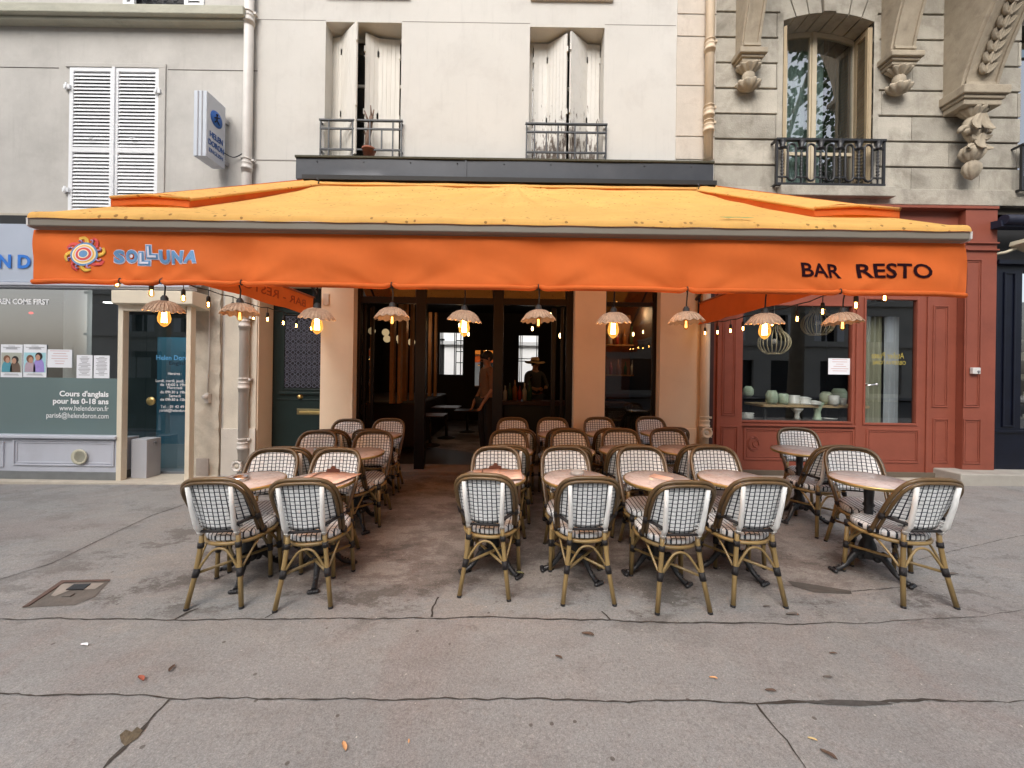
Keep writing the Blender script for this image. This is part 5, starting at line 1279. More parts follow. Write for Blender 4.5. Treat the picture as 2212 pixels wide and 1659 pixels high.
text('gold_lettering', "Atelier Poete", 1882, 774, 13, YR + .018, M['gold'], dor, w=70, off=-.005, mirror=True)
text('gold_lettering', "OBSERVATOIRE", 1884, 787, 8, YR + .018, M['gold'], dor, w=72, off=0, mirror=True)
q = at(2102, 801, YR - .1); db = MB().box(q.x - .055, q.x + .055, YR - .15, YR - .102, q.z - .045, q.z + .045).build('doorbell_box', mk('white_plastic', (.6, .58, .56), .5), rs, .008)
MB().ball((q.x + .02, YR - .15, q.z - .01), .018).build('button', M['grey_ink'], db)
px_ = poster(rs, 1789, 774, 1838, 809, YR + .018, 'notice', 'white paper notice taped inside the window')
# interior
rm = MB(); IXa, IXb = RX0 + .1, RX1 - .1
rm.add([(IXa, 8.6, -.2), (IXb, 8.6, -.2), (IXb, 8.6, 3.0), (IXa, 8.6, 3.0)], [(0, 1, 2, 3)]); rm.add([(IXb, 5.9, -.2), (IXb, 8.6, -.2), (IXb, 8.6, 3), (IXb, 5.9, 3)], [(3, 2, 1, 0)]); rm.add([(IXa, 5.9, -.2), (IXa, 8.6, -.2), (IXa, 8.6, 3), (IXa, 5.9, 3)], [(0, 1, 2, 3)]); rm.add([(IXa, 5.9, 3), (IXb, 5.9, 3), (IXb, 8.6, 3), (IXa, 8.6, 3)], [(0, 1, 2, 3)])
rm.build('interior_wall', mk('ceramics_interior', (.03, .03, .032), .8, .3, 1), rs)
MB().box(IXa, IXb, YR + .15, 8.6, gR - .1, gR + .05).build('interior_floor', mk('ceramics_floor', (.05, .045, .04), .4), rs)
mb = MB(); mb.grid(lambda u, v_: (dgl[0] + .28 + .28 * u, YR + .35 + .03 * math.sin(u * 22), gR + .1 + 2.3 * v_), 30, 1); mb.build('door_curtain', mk('linen', (.30, .29, .20), .9, .1), rs)
mb = MB(); mb.grid(lambda u, v_: (dgl[0] + .57 + .22 * u, YR + .32 + .02 * math.sin(u * 16), gR + .1 + 2.3 * v_), 30, 1); mb.build('door_curtain', mk('linen_grey', (.36, .38, .40), .9, .1), rs)
YT = 6.12; shz = at(1750, 874, YT).z; shx0, shx1 = at(1640, 874, YT).x, at(1838, 874, YT).x + .2
shf = thing('display_table', 'wooden display table holding pottery behind the red shop window', 'table', ((shx0 + shx1) / 2, 6.6, gR))
MB().box(shx0, shx1, YT - .1, YT + .4, shz - .04, shz).build('tabletop', mk('shelf_wood', (.42, .30, .16), .6, .1, 6), shf, .004)
for (a, b) in ((shx0 + .05, YT - .05), (shx1 - .09, YT - .05), (shx0 + .05, YT + .33), (shx1 - .09, YT + .33)): MB().box(a, a + .04, b, b + .04, gR + .05, shz - .04).build('leg', M['black'], shf)
celadon = mk('celadon', (.42, .52, .38), .25, .1, 10); wglz = mk('white_glaze', (.62, .62, .58), .3, .06)
def pot(px, z, y, prof, m, name, label, grp=None):
    x = at(px, 870, y).x; o = MB().lathe([(0, 0)] + prof + [(0, prof[-1][1])], (x, y, z), 18).build(name, m, origin=(x, y, z)); tag(o, label, name.replace('_', ' '), grp)
pot(1667, shz, 6.07, [(.05, 0), (.08, .04), (.085, .15), (.06, .2), (.055, .21)], celadon, 'vase', 'sage green barrel vase at the left of the display table', 'vases on the display table')
pot(1692, shz, 6.07, [(.06, 0), (.07, .05), (.07, .15), (.05, .165)], celadon, 'vase', 'second sage green vase beside the barrel vase', 'vases on the display table')
pot(1784, shz, 6.17, [(.05, 0), (.085, .06), (.085, .15), (.05, .2)], mk('pale_celadon', (.45, .5, .36), .3), 'vase', 'pale green round vase at the right of the display table', 'vases on the display table')
pot(1812, shz, 6.27, [(.06, 0), (.1, .08), (.1, .2), (.07, .25)], celadon, 'vase', 'tall sage green vase rightmost on the display table', 'vases on the display table')
pot(1801, shz, 6.05, [(.05, 0), (.065, .03), (.068, .15)], wglz, 'bowl_stack', 'stack of white cups right of the pale vase', 'stacks of white crockery')
pot(1821, shz, 6.05, [(.03, 0), (.04, .03), (.042, .11)], wglz, 'bowl_stack', 'short stack of small white cups at the right end', 'stacks of white crockery')
pot(1714, shz, 6.12, [(.07, 0), (.08, .03), (.07, .035), (.085, .07), (.07, .075), (.085, .11), (.07, .115), (.085, .14)], wglz, 'bowl_stack', 'stack of white bowls beside the second green vase', 'stacks of white crockery')
pot(1735, shz, 6.12, [(.1, 0), (.11, .03), (.09, .035), (.11, .07), (.09, .075), (.11, .1), (.05, .12)], wglz, 'bowl_stack', 'wide stack of white bowls in the middle of the table', 'stacks of white crockery')
pot(1758, shz, 6.07, [(.08, 0), (.1, .02), (.08, .025), (.1, .05), (.02, .07)], wglz, 'bowl_stack', 'low stack of white saucers right of the bowls', 'stacks of white crockery')
pot(1725, shz - .36 - .0, 6.5, [(.05, 0), (.04, .06), (.03, .1), (.07, .17), (.075, .18)], wglz, 'cake_stand', 'white footed bowl on the floor shelf under the display table') if False else None
MB().box(win[0], win[1], YR + .13, YR + .5, win[2] - .06, win[2] - .01).build('window_ledge', mk('ledge_dark', (.05, .045, .04), .6), rs)
zl = win[2] - .01
for (px_, nm, prof_, m_, lb, gp) in ((1722, 'footed_bowl', [(.05, 0), (.035, .04), (.03, .09), (.075, .15), (.08, .165)], wglz, 'white footed bowl on the ledge under the display table', 'footed bowls under the display table'),
        (1766, 'footed_bowl', [(.07, 0), (.05, .02), (.04, .12), (.08, .24), (.085, .26)], celadon, 'green footed bowl on the ledge under the display table', 'footed bowls under the display table'),
        (1612, 'plate_stack', [(.09, 0), (.11, .02), (.09, .025), (.11, .05), (.09, .055), (.11, .09)], wglz, 'stack of white plates at the lower left corner of the red window', None),
        (1790, 'plate', [(.05, 0), (.11, .02), (.115, .025)], wglz, 'single white plate on the ledge at right', None)):
    pot(px_, zl, YR + .3, prof_, m_, nm, lb, gp)
MB().box(at(1606, 874, YT).x, at(1635, 874, YT).x, YT - .05, YT + .3, shz + .08, shz + .10).build('side_shelf', M['black'], rs)
pot(1616, shz + .10, YT + .05, [(.04, 0), (.075, .05), (.075, .12), (.04, .17)], celadon, 'vase', 'green vase on the small shelf at the left of the red window', 'vases on the display table')
# slatted pendant lamps inside
def slat_lamp(px, py, d, r, label):
    q = at(px, py, d); t_ = thing('slatted_pendant_lamp', label, 'lamp', q, 'slatted wooden pendant lamps')
    mb = MB(); wood = mk('pale_wood', (.6, .5, .3), .6, .1)
    for k in range(22):
        a = 2 * PI * k / 22; pth = []
        for j in range(9):
            ph = .55 + (2.55 - .55) * j / 8; pth.append((q.x + r * math.sin(ph) * math.cos(a), q.y + r * math.sin(ph) * math.sin(a), q.z + r * .9 * math.cos(ph)))
        mb.tube([(q.x + r * .28 * math.cos(a), q.y + r * .28 * math.sin(a), q.z + r * 1.35)] + pth, .007, 4)
    mb.build('slats', wood, t_)
    mb = MB(); mb.lathe([(r * .28, r * 1.0), (r * .3, r * 1.4)], q, 16); mb.lathe([(r * .54, -r * .74), (r * .58, -r * .78), (r * .5, -r * .8)], q, 20); mb.build('ring', wood, t_)
    MB().tube([(q.x, q.y, q.z + r * 1.4), (q.x, q.y, 3.0)], .006).build('cord', M['old_white'], t_)
    MB().ball((q.x, q.y, q.z + .02), .04).build('bulb', mk('white_plastic', (0, 0, 0)), t_)
slat_lamp(1672, 740, 6.2, .22, 'slatted wooden globe lamp, lower and left of the two behind the red window')
slat_lamp(1766, 700, 6.2, .215, 'slatted wooden globe lamp, higher and right of the two behind the red window')

# white stone plinth / step at the far right
st = thing('stone_step', 'pale stone plinth step under the navy shopfront at the right', 'step', (8, 5.6, 0))
sx0 = at(2062, 1030, 5.5).x
MB().box(sx0, 13, 5.42, YR + .1, -.3, at(2150, 1022, 5.5).z).build('block', mk('step_stone', (.36, .34, .30), .85, .15, 3, bump=.3, dirt=(.2, .18, .15), damt=.5), st, .015)
# ---- navy shopfront
nv_ = thing('shopfront', 'very dark navy shopfront at the right edge', 'shopfront', (8, YR, 0))
NX0 = at(2131, 800, YR).x + .02; gxx = at(2168 + 30, 800, YR).x
zst = at(2150, 1022, 5.5).z
zn1 = at(2180, 575, YR).z
zng = at(2200, 925, YR).z
MB().wall(NX0, 13, zst, zn1, YR - .04, YR + .1, [(gxx, 12, zng, zn1 - .08)]).build('panelling', M['navy'], nv_, .004)
mb = MB(); a, b = NX0 + .16, gxx - .1
mb.frame(a, b, zng + .02, zn1 - .1, YR - .055, YR - .039, .025); mb.box(NX0, 13, YR - .07, YR - .041, zng - .06, zng - .02)
mb.box(NX0, 13, YR - .12, YR + .1, zn1, zn1 + .06); mb.box(NX0 + .02, NX0 + .06, YR - .06, YR - .041, zst, zn1)
mb.build('panel_moulding', M['navy'], nv_, .004)
MB().box(gxx, 12, YR + .02, YR + .025, zng, zn1 - .08).build('window_pane', M['glass'], nv_)
MB().box(NX0, 13, YR + .1, YR + .14, zn1 + .06, zrt - .02).build('recess', M['black'], nv_)
MB().box(gxx - .3, 13, 7.2, 7.22, .2, 3).build('interior_wall', mk('navy_interior', (.06, .055, .05), .8, .3, 1), nv_)
mb = MB(); rr = random.Random(8)
for k in range(6): mb.box(gxx - .2, 12, 6.5, 6.9, .95 + k * .32, .97 + k * .32)
mb.build('interior_shelf', mk('grey_shelf', (.16, .15, .13), .7), nv_)
mb = MB()
for k in range(16): x = gxx + rr.uniform(0, 1.2); zz = .97 + (k % 6) * .32; mb.box(x, x + rr.uniform(.05, .16), 6.45, 6.6, zz, zz + rr.uniform(.04, .14))
mb.build('interior_goods', mk('goods', (.45, .42, .33), .7, .3, 3), nv_)
q = at(2180, 500, 5.6)
aw = thing('rolled_awning', 'rolled dark blue awning above the navy shopfront', 'awning', (q.x, 5.6, q.z))
zz = at(2190, 478, 5.6).z; mb = MB(); mb.tube([(at(2158, 478, 5.6).x, 5.55, zz), (12.5, 5.55, zz)], .07, 12); mb.prism([(at(2154, 500, 5.6).x, 5.55, zz - .09), (at(2154, 500, 5.6).x, 5.7, zz - .09), (at(2154, 500, 5.6).x, 5.7, zz + .02), (at(2154, 500, 5.6).x, 5.56, zz + .0)], (4, 0, 0)); mb.build('fabric_roll', mk('navy_cloth', (.006, .010, .03), .7, .2), aw)
q = at(2187, 538, 5.65); sp = thing('spotlight', 'cream spotlight mounted above the navy shopfront', 'spotlight', q)
mb = MB(); m_ = Matrix.Translation(q + Vector((.05, -.1, .02))) @ Matrix.Rotation(.35, 4, 'Y'); mb.obox(m_, .12, .09, .035); mb.build('head', mk('lamp_cream', (.5, .46, .34), .5), sp, .01)
MB().tube([q + Vector((-.22, .1, -.06)), q + Vector((-.1, .0, -.05)), q + Vector((0, -.05, 0))], .02).build('arm', mk('lamp_cream', (0, 0, 0)), sp)

# ================================================================== AWNING
YA = 2.6; AX0, AX1 = at(60, 483, YA - .05).x, at(2097, 512, YA - .05).x
zA = at(1106, 490, YA).z + .045
aw = thing('awning', 'large orange café awning with sloping top painted sky-bright yellow over the terrace', 'awning', (0, 4.2, 3.3))
SL = (4.10 - zA) / (5.4 - YA)
def can(u, v_):
    x = AX0 + (AX1 - AX0) * u; y = YA + (5.62 - YA) * v_
    if v_ > .0: x = x * (1 - .02 * v_)
    z = zA + SL * (y - YA); r_ = math.hypot(x, (y - 5.5) * 1.0); an = math.atan2(x, 5.6 - y)
    z += .017 * math.sin(an * 26) * math.exp(-((r_ - 1.2) / 1.1) ** 2) + .006 * math.sin(x * 9 + 2 * math.sin(y * 3)) * v_ * (1 - v_) * 2
    z += .035 * math.exp(-(x / .25) ** 2) * math.exp(-((y - 5.45) / .25) ** 2)
    z -= .05 * math.sin(PI * v_) * (.6 + .4 * math.sin(PI * u))
    return (x, y, z)
cm = MB().grid(can, 260, 60)
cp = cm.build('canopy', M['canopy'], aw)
# rolled front lip of the canopy over the bar
mb = MB(); mb.grid(lambda u, v_: (AX0 + (AX1 - AX0) * u, YA - .052 * math.sin(v_ * PI * .5) - .003, zA + .004 - .056 * (1 - math.cos(v_ * PI * .5)) + .002 * math.sin(u * 90)), 200, 6)
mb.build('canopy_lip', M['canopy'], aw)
# front bar
zb0 = zA - .095; mb = MB(); pr_ = [(YA - .047, zA - .05), (YA - .045, zA - .096), (YA - .03, zA - .106), (YA + .04, zA - .106), (YA + .05, zA - .03), (YA - .02, zA - .045)]
mb.prism([(AX0, y, z) for (y, z) in pr_], (AX1 - AX0, 0, 0)); fb = mb.build('front_bar', M['bar'], aw, .004)
mb = MB()
for x in (AX0 - .012, AX1): mb.prism([(x, y * 1.0 - .004, z) for (y, z) in pr_], (.012, 0, 0))
mb.build('end_cap', mk('white_plastic', (0, 0, 0)), aw)
# front valance
VX0, VX1 = at(72, 550, YA).x, at(2083, 580, YA).x
ties = [at(px, py, YA).x for (px, py) in ((257, 605), (346, 605), (521, 610), (845, 615), (1163, 620), (1486, 622), (1816, 632))]
zv1 = zA - .11; zv0 = at(1106, 620, YA).z
def vsurf(x, z):
    v_ = max(0, min(1, (zv1 - z) / (zv1 - zv0))); y = YA
    bel = sum(math.exp(-((x - t_) / .13) ** 2) for t_ in ties + [VX0, VX1])
    y -= .05 * v_ ** 1.4 * (1 - min(1, bel)) * (.8 + .2 * math.sin(x * 2.3))
    y += .022 * math.sin(x * 3.1 + v_ * 4) * v_ * (1.15 - v_) + .014 * math.sin(x * 8.3 - v_ * 6 + math.sin(x * 2)) * v_ * (1 - v_) * 2
    for t_ in ties:
        dx = x - t_; e = math.exp(-(dx / .30) ** 2)
        w_ = 1.22 - v_; q_ = abs(dx) / w_
        y += .030 * v_ * w_ * (math.exp(-(q_ / .16) ** 2) - .75 * math.exp(-((q_ - .42) / .17) ** 2) + .45 * math.exp(-((q_ - .8) / .2) ** 2)) * math.exp(-(dx / .5) ** 2)
    if x > VX1 - .12: y += .4 * (x - VX1 + .12) ** 1.5 * math.sin(PI * v_)
    return y
def zlow(x): return sum(.018 * math.exp(-((x - t_) / .035) ** 2) for t_ in ties)
vm = MB()
def vf(u, v_):
    x = VX0 + (VX1 - VX0) * u; zz = zv1 + (zv0 - zv1) * v_
    y = vsurf(x, zz); zz += zlow(x) * v_ ** 3
    if u > .985: x += .035 * math.sin(PI * v_ * .9) - .0
    return (x, y, zz)
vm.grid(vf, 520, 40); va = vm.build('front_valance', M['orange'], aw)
mb = MB(); N_ = 420
pth = [vf(i / N_, 1) for i in range(N_ + 1)]
rr_ = [.017 - .009 * min(1, sum(math.exp(-((p[0] - t_) / .014) ** 2) for t_ in ties)) for p in pth]
mb.tube([(p[0], p[1], p[2] - .012) for p in pth], rr_, 10); mb.build('hem', M['orange'], va)
# writing on the valance
def vtext(s_, px, py, h_, w_, m, off, pr_=.004, name='lettering', space=1.0):
    return text(name, s_, px, py, h_, YA, m, va, w=w_, off=off, warp=vsurf, proud=pr_, space=space)
vtext('BAR', 1726, 599, 31, 94, M['ink_maroon'], .02); vtext('RESTO', 1850, 601, 31, 153, M['ink_maroon'], .02)
for (s_, px, py, h_, w_) in (('S', 244, 565, 25, 22), ('O', 269, 565, 25, 28), ('U', 343, 566, 25, 25), ('N', 373, 568, 25, 27), ('A', 404, 568, 25, 30)):
    vtext(s_, px - 1.5, py + 1.5, h_ + 3, w_ + 3, M['logo_pale'], .075, .003, 'logo_outline'); vtext(s_, px, py, h_, w_, M['logo_blue'], .055, .006, 'logo_letter')
for (px, py) in ((300, 573), (316, 559)):
    P = at(px, py, YA)
    H_, W_ = .088, .072
    for (o_, t_, m_, pr2) in ((-.005, .042, M['logo_pale'], .003), (0, .032, M['logo_blue'], .006), (.009, .013, M['logo_pale'], .009)):
        pts = [(o_, o_), (W_ - o_, o_), (W_ - o_, o_ + t_), (o_ + t_, o_ + t_), (o_ + t_, H_ - o_), (o_, H_ - o_)]
        mb = MB(); mb.add([(P.x + a, vsurf(P.x + a, P.z + b_) - pr2, P.z + b_) for (a, b_) in pts], [(0, 1, 2, 3), (0, 3, 4, 5)]); mb.build('logo_letter' if m_ is M['logo_blue'] else 'logo_outline', m_, va)
# pale counters of O and A
C = at(190, 551, YA)
def disc(cx, cz, r_, m, pr2, name, sx=1.0, wob=0):
    mb = MB(); N2 = 28; pts = [(0, 0)] + [((r_ * (1 + wob * math.sin(3 * a + r_ * 40))) * sx * math.cos(a), (r_ * (1 + wob * math.cos(2 * a + r_ * 30))) * math.sin(a)) for a in [2 * PI * k / N2 for k in range(N2)]]
    mb.add([(cx + a, vsurf(cx + a, cz + b_) - pr2, cz + b_) for (a, b_) in pts], [(0, 1 + k, 1 + (k + 1) % N2) for k in range(N2)]); return mb.build(name, m, va)
q = at(283, 553, YA); disc(q.x, q.z, .012, M['logo_pale'], .008, 'logo_letter')
for k in range(8):      # alternating yellow / red curls
    a = PI / 2 + k * PI / 4; m_ = M['logo_yellow'] if k % 2 == 0 else M['logo_red']; mb = MB(); pts = []
    for j in range(9):
        u = j / 8; rr2 = .072 + .052 * u - (.012 * max(0, u - .75) * 4); aa = a - .05 + .42 * u ** 2.2; pts.append((C.x + rr2 * math.cos(aa), C.z + rr2 * math.sin(aa)))
    pts.append((pts[-1][0] + .010 * math.cos(a + 2.0), pts[-1][1] + .010 * math.sin(a + 2.0)))
    P3 = [(x, vsurf(x, z) - .006, z) for (x, z) in pts]
    mb.tube(P3, [.016 - .0008 * j for j in range(len(P3))], 6); mb.v = [(x, vsurf(x, z) - .003 - max(0, .006 - abs(y - vsurf(x, z) + .006)) * .3, z) for (x, y, z) in mb.v]; mb.build('logo_ray', m_, va)
    aa = a + PI / 8; mb = MB(); pts = [(C.x + r_ * math.cos(aa + o_), C.z + r_ * math.sin(aa + o_)) for (r_, o_) in ((.075, 0), (.09, -.08), (.1, .0), (.098, .12))]
    mb.tube([(x, vsurf(x, z) - .004, z) for (x, z) in pts], .005, 5); mb.build('logo_curl', mk('logo_mauve', (.42, .25, .42), .7, 0), va)
for (r_, m_) in ((.078, 'logo_blue'), (.067, 'logo_cream'), (.059, 'logo_yellow'), (.05, 'logo_pale'), (.044, 'logo_red'), (.03, 'logo_cream'), (.024, 'logo_blue')):
    disc(C.x, C.z, r_, M[m_], .006 + (.08 - r_) * .08, 'logo_ring', 1, .02)
# upper U-shaped hood on the canopy
zi = lambda y: 2.885 + (4.11 - 2.885) * (y - 3.05) / (5.4 - 3.05)
def hood(X_in0, X_in1, X_o0, X_o1, sgn):
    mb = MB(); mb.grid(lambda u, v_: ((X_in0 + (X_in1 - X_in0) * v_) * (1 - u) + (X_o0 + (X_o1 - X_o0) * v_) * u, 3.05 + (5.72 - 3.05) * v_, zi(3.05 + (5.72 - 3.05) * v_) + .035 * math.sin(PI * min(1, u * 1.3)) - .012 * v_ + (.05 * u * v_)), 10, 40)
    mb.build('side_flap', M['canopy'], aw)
    mb = MB()       # orange drop along the inner edge, the front edge and the outer edge
    mb.grid(lambda u, v_: (X_in0 + (X_in1 - X_in0) * u, 3.05 + 2.4 * u, zi(3.05 + 2.4 * u) - (.075 + .02 * u) * v_), 30, 2)
    mb.grid(lambda u, v_: (X_in0 + (X_o0 - X_in0) * u, 3.052, zi(3.05) + .02 * math.sin(PI * u) - .065 * v_), 12, 2)
    mb.grid(lambda u, v_: (X_o0 + (X_o1 - X_o0) * u + sgn * .003, 3.05 + 2.6 * u, zi(3.05 + 2.6 * u) + .05 * u - .09 * v_), 30, 2)
    mb.build('flap_drop', M['orange'], aw)
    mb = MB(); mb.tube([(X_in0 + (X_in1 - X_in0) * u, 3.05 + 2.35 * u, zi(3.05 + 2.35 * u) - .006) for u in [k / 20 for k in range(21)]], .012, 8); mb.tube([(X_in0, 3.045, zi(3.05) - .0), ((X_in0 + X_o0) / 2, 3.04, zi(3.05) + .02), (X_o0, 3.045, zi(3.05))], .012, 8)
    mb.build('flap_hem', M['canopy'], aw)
hood(-2.49, -2.66, -3.09, -2.99, -1); hood(2.30, 2.47, 2.95, 2.84, 1)
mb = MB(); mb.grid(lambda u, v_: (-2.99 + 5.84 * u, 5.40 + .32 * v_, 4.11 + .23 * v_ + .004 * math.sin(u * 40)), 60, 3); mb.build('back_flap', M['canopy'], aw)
mb = MB(); mb.grid(lambda u, v_: (-2.66 + 5.13 * u, 5.40, 4.11 - .055 * v_ - .02 * math.sin(PI * u) * v_), 60, 2); mb.build('flap_drop', M['orange'], aw)
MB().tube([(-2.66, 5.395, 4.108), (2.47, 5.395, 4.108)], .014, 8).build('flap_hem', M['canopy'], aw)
for x in (-2.66, 2.47):
    MB().tube([(x, 5.38, 4.09), (x + .02, 5.37, 4.14), (x - .01, 5.36, 4.17)], .008, 6).build('corner_hook', M['iron'], aw)
# side valances
def sidev(x, sgn, z0, z1):
    mb = MB(); mb.grid(lambda u, v_: (x + .012 * math.sin(u * 17) * v_ - sgn * .03 * v_ * math.sin(PI * u), 2.72 + (5.80 - 2.72) * u, z1 + (z0 - z1) * v_ - .012 * abs(math.sin(u * 4 * PI)) * v_), 80, 6)
    o = mb.build('side_valance', M['orange'], aw)
    mb = MB(); mb.tube([(x, 2.72, z1 + .0), (x, 5.82, z1 + .0)], .014, 8); mb.build('side_rail', mk('orange_rail', (.5, .13, .03), .5), aw)
    mb = MB(); mb.tube([(x, 5.8, z1 - .25), (x, 5.8, z1 + .55)], .018, 8); mb.tube([(x - sgn * .05, 5.78, z1 + .05), (x - sgn * .05, 4.4, z1 + .75), (x - sgn * .05, 2.8, zA - .1)], .022, 8); mb.build('arm', M['iron'], aw)
    return o
sL = sidev(-2.9, -1, 2.37, 2.64); sRt = sidev(2.71, 1, 2.33, 2.64)
# mirrored writing showing through the left side valance
vs_, fs_ = curve_mesh('BAR - RESTO - MENU', .01, 0); x0, x1 = min(v.x for v in vs_), max(v.x for v in vs_)
mb = MB(); mb.add([(-2.892 + .0 + .012, 5.62 - (1 - (v.x - x0) / (x1 - x0)) * 2.2 if False else 3.35 + (1 - (v.x - x0) / (x1 - x0)) * 2.2, 2.46 + v.y * .14) for v in vs_], fs_)
mb.v = [(-2.9 + .012 * math.sin((y - 2.72) / 3.08 * 17) * .5 + .03 * .5 * math.sin(PI * (y - 2.72) / 3.08) + .006, y, z) for (x, y, z) in mb.v]
mb.build('side_lettering', mk('show_through', (.42, .07, .012), .8, 0), aw)
q = at(1592, 480, 2.9)
# leaf on the canopy
mb = MB(); c_ = at(1590, 481, 2.78)
for (a, L) in ((0.1, .14), (.9, .08), (2.3, .08), (3.0, .12), (1.6, .06)):
    d = Vector((math.cos(a), math.sin(a) * .6, 0)); s_ = Vector((-d.y, d.x, 0)) * .028
    zf_ = lambda x, y: zA + SL * (y - YA) + .012
    P = [c_, c_ + d * L * .5 + s_, c_ + d * L, c_ + d * L * .5 - s_]; mb.add([(p.x, p.y, zf_(p.x, p.y)) for p in P], [(0, 1, 2, 3)])
tag(mb.build('fallen_leaf', mk('leaf_green', (.25, .28, .08), .7, .1), origin=(c_.x, c_.y, zA + SL * (c_.y - YA))), 'green plane-tree leaf lying on the yellow awning top', 'leaf')

# ================================================================== LAMPS
def wicker_shade(mb, r, h):
    def wob(a, rr, hh): k = rr / r; return rr * (1 + .015 * k * math.cos(14 * a)), hh - .003 * k ** 3 * math.cos(14 * a)
    prof = [(.026, h), (.034, h * .98), (.06, h * .86), (.085, h * .62), (r * .86, h * .32), (r, 0.0)]
    prof = [(a * r / .118 if i < 4 else a, b) for i, (a, b) in enumerate(prof)]
    mb.lathe(prof, (0, 0, 0), 84, wob=wob)
    mb.lathe([(a - .004, b - .003) for (a, b) in prof[::-1]], (0, 0, 0), 84, wob=wob)
    for k in range(28):
        an = 2 * PI * k / 28; pts = [Vector((a * math.cos(an), a * math.sin(an), b + .002)) for (a, b) in prof]
        mb.tube(pts, .0036, 4)
    for fr_ in (1.0, .93): mb.tube([(r * fr_ * (1 + .035 * math.cos(14 * a)) * math.cos(a), r * fr_ * (1 + .035 * math.cos(14 * a)) * math.sin(a), (1 - fr_) * h * 1.6 - .006 * math.cos(14 * a)) for a in [2 * PI * k / 84 for k in range(84)]], .004, 5, closed=True)
def lamp(px, py, lit, label, top=None):
    q = at(px, py, 2.63); tilt = 0.0
    t_ = thing('pendant_lamp', label, 'lamp', (q.x, q.y, q.z), 'wicker pendant lamps hung along the awning front')
    mb = MB(); wicker_shade(mb, .108, .062)
    R = Matrix.Rotation((.13 if lit else -.04), 4, 'X') @ Matrix.Rotation((.10 if lit and px < 1100 else -.05), 4, 'Y')
    mb.v = [tuple(R @ Vector(v) + q) for v in mb.v]; mb.build('shade', M['wicker'], t_)
    mb = MB(); mb.lathe([(0, .10), (.012, .10), (.016, .092), (.021, .085), (.022, .045), (.028, .045), (.028, .038), (.0, .038)], q, 14); mb.build('socket', M['black'], t_)
    zt2 = zv0 + .01 if not lit else zv0 + .03
    MB().tube([(q.x, q.y, q.z + .095), (q.x + .004, q.y, (q.z + zt2) / 2 + .05), (q.x, 2.61, zt2 + (0 if not lit else .0))], .0045, 6).build('cord', M['black'], t_)
    # bulb
    bz = q.z + (.0 if not lit else -.0); s_ = 1.0 if lit else .5
    prof = [(.014, .036), (.017, .02), (.028 * s_, -.012 * s_), (.036 * s_, -.05 * s_), (.033 * s_, -.074 * s_), (.017 * s_, -.098 * s_), (.004, -.106 * s_), (0, -.108 * s_)]
    b_ = MB().lathe(prof, (q.x, q.y, bz), 20).build('bulb', M['bulblit'] if lit else M['bulbglass'], t_)
    mb = MB()
    for k in range(6):
        a = 2 * PI * k / 6; rr = .013 * s_; mb.tube([(q.x + rr * .7 * math.cos(a), q.y + rr * .7 * math.sin(a), bz + .005), (q.x + rr * math.cos(a + .3), q.y + rr * math.sin(a + .3), bz - .078 * s_)], .0042 if lit else .0012, 5)
    mb.build('filament', M['filament'] if lit else M['filament_dim'], b_)
    if lit:
        l_ = bpy.data.lights.new('bulb_light', 'POINT'); l_.energy = 4.0; l_.color = (1, .58, .25); l_.shadow_soft_size = .03
        lo = bpy.data.objects.new('bulb_light', l_); COL.objects.link(lo); lo.location = q + Vector((0, 0, -.12))
    return t_
lamp(355, 671, True, 'lit wicker pendant lamp, leftmost along the awning front')
lamp(518, 677, False, 'dim wicker pendant lamp before the white downpipe, second from left')
lamp(685, 687, True, 'lit wicker pendant lamp in front of the green door, third from left')
lamp(847, 686, False, 'dim wicker pendant lamp at the left of the open doorway, fourth from left')
lamp(1003, 692, True, 'lit wicker pendant lamp in the middle of the doorway')
lamp(1163, 691, False, 'dim wicker pendant lamp at the right of the doorway, sixth from left')
lamp(1325, 696, True, 'lit wicker pendant lamp in front of the narrow bar window')
lamp(1482, 695, False, 'dim wicker pendant lamp beside the cream downpipe, eighth from left')
lamp(1652, 698, True, 'lit wicker pendant lamp in front of the red shop window')
lamp(1820, 697, False, 'dim wicker pendant lamp, rightmost along the awning front')
# knots that tie the cable to the hem
mb = MB()
for x in ties:
    y = vsurf(x, zv0); mb2 = MB(); mb2.tube([(x, y + .012 * math.cos(a) , zv0 + .004 + .017 * math.sin(a) ) for a in [2 * PI * k / 12 for k in range(12)]], .0035, 5, closed=True); mb2.build('cord_loop', M['black'], aw)

def string(x, spec, label):
    t_ = thing('string_light', label, 'string light', (x, 4.2, 2.3), 'festoon strings under the side valances')
    pts = [Vector((x, 2.7, 2.33))]; ys_ = []
    for (px, py) in spec:
        rx, rz = ray(px, py); y = x / rx; z = HC + rz * y; ys_.append((y, z))
    ys_.sort(); path = []
    for i, (y, z) in enumerate(ys_):
        path.append((x, y, z + .13 + .0)); 
        if i < len(ys_) - 1: y2, z2 = ys_[i + 1]; path.append((x, (y + y2) / 2, (z + z2) / 2 + .118))
    MB().tube([(x, min(2.65, ys_[0][0]), path[0][2] + .01)] + path + [(x, 5.8, path[-1][2] + .03)], .005, 6).build('cable', M['black'], t_)
    for (y, z) in ys_:
        mb = MB(); mb.lathe([(0, .07), (.012, .07), (.016, .055), (.0165, .018), (0, .018)], (x, y, z), 12); mb.tube([(x, y, z + .07), (x, y, z + .13)], .004, 5); s_ = mb.build('socket', M['black'], t_)
        b_ = MB().lathe([(.010, .02), (.018, .002), (.021, -.016), (.017, -.034), (.006, -.044), (0, -.045)], (x, y, z), 14).build('bulb', M['bulbglass'], t_)
        mb = MB(); mb.tube([(x - .004, y, z + .012), (x - .005, y, z - .028)], .003, 5); mb.tube([(x + .004, y, z + .012), (x + .005, y, z - .028)], .003, 5); mb.build('filament', M['filament_small'], b_)
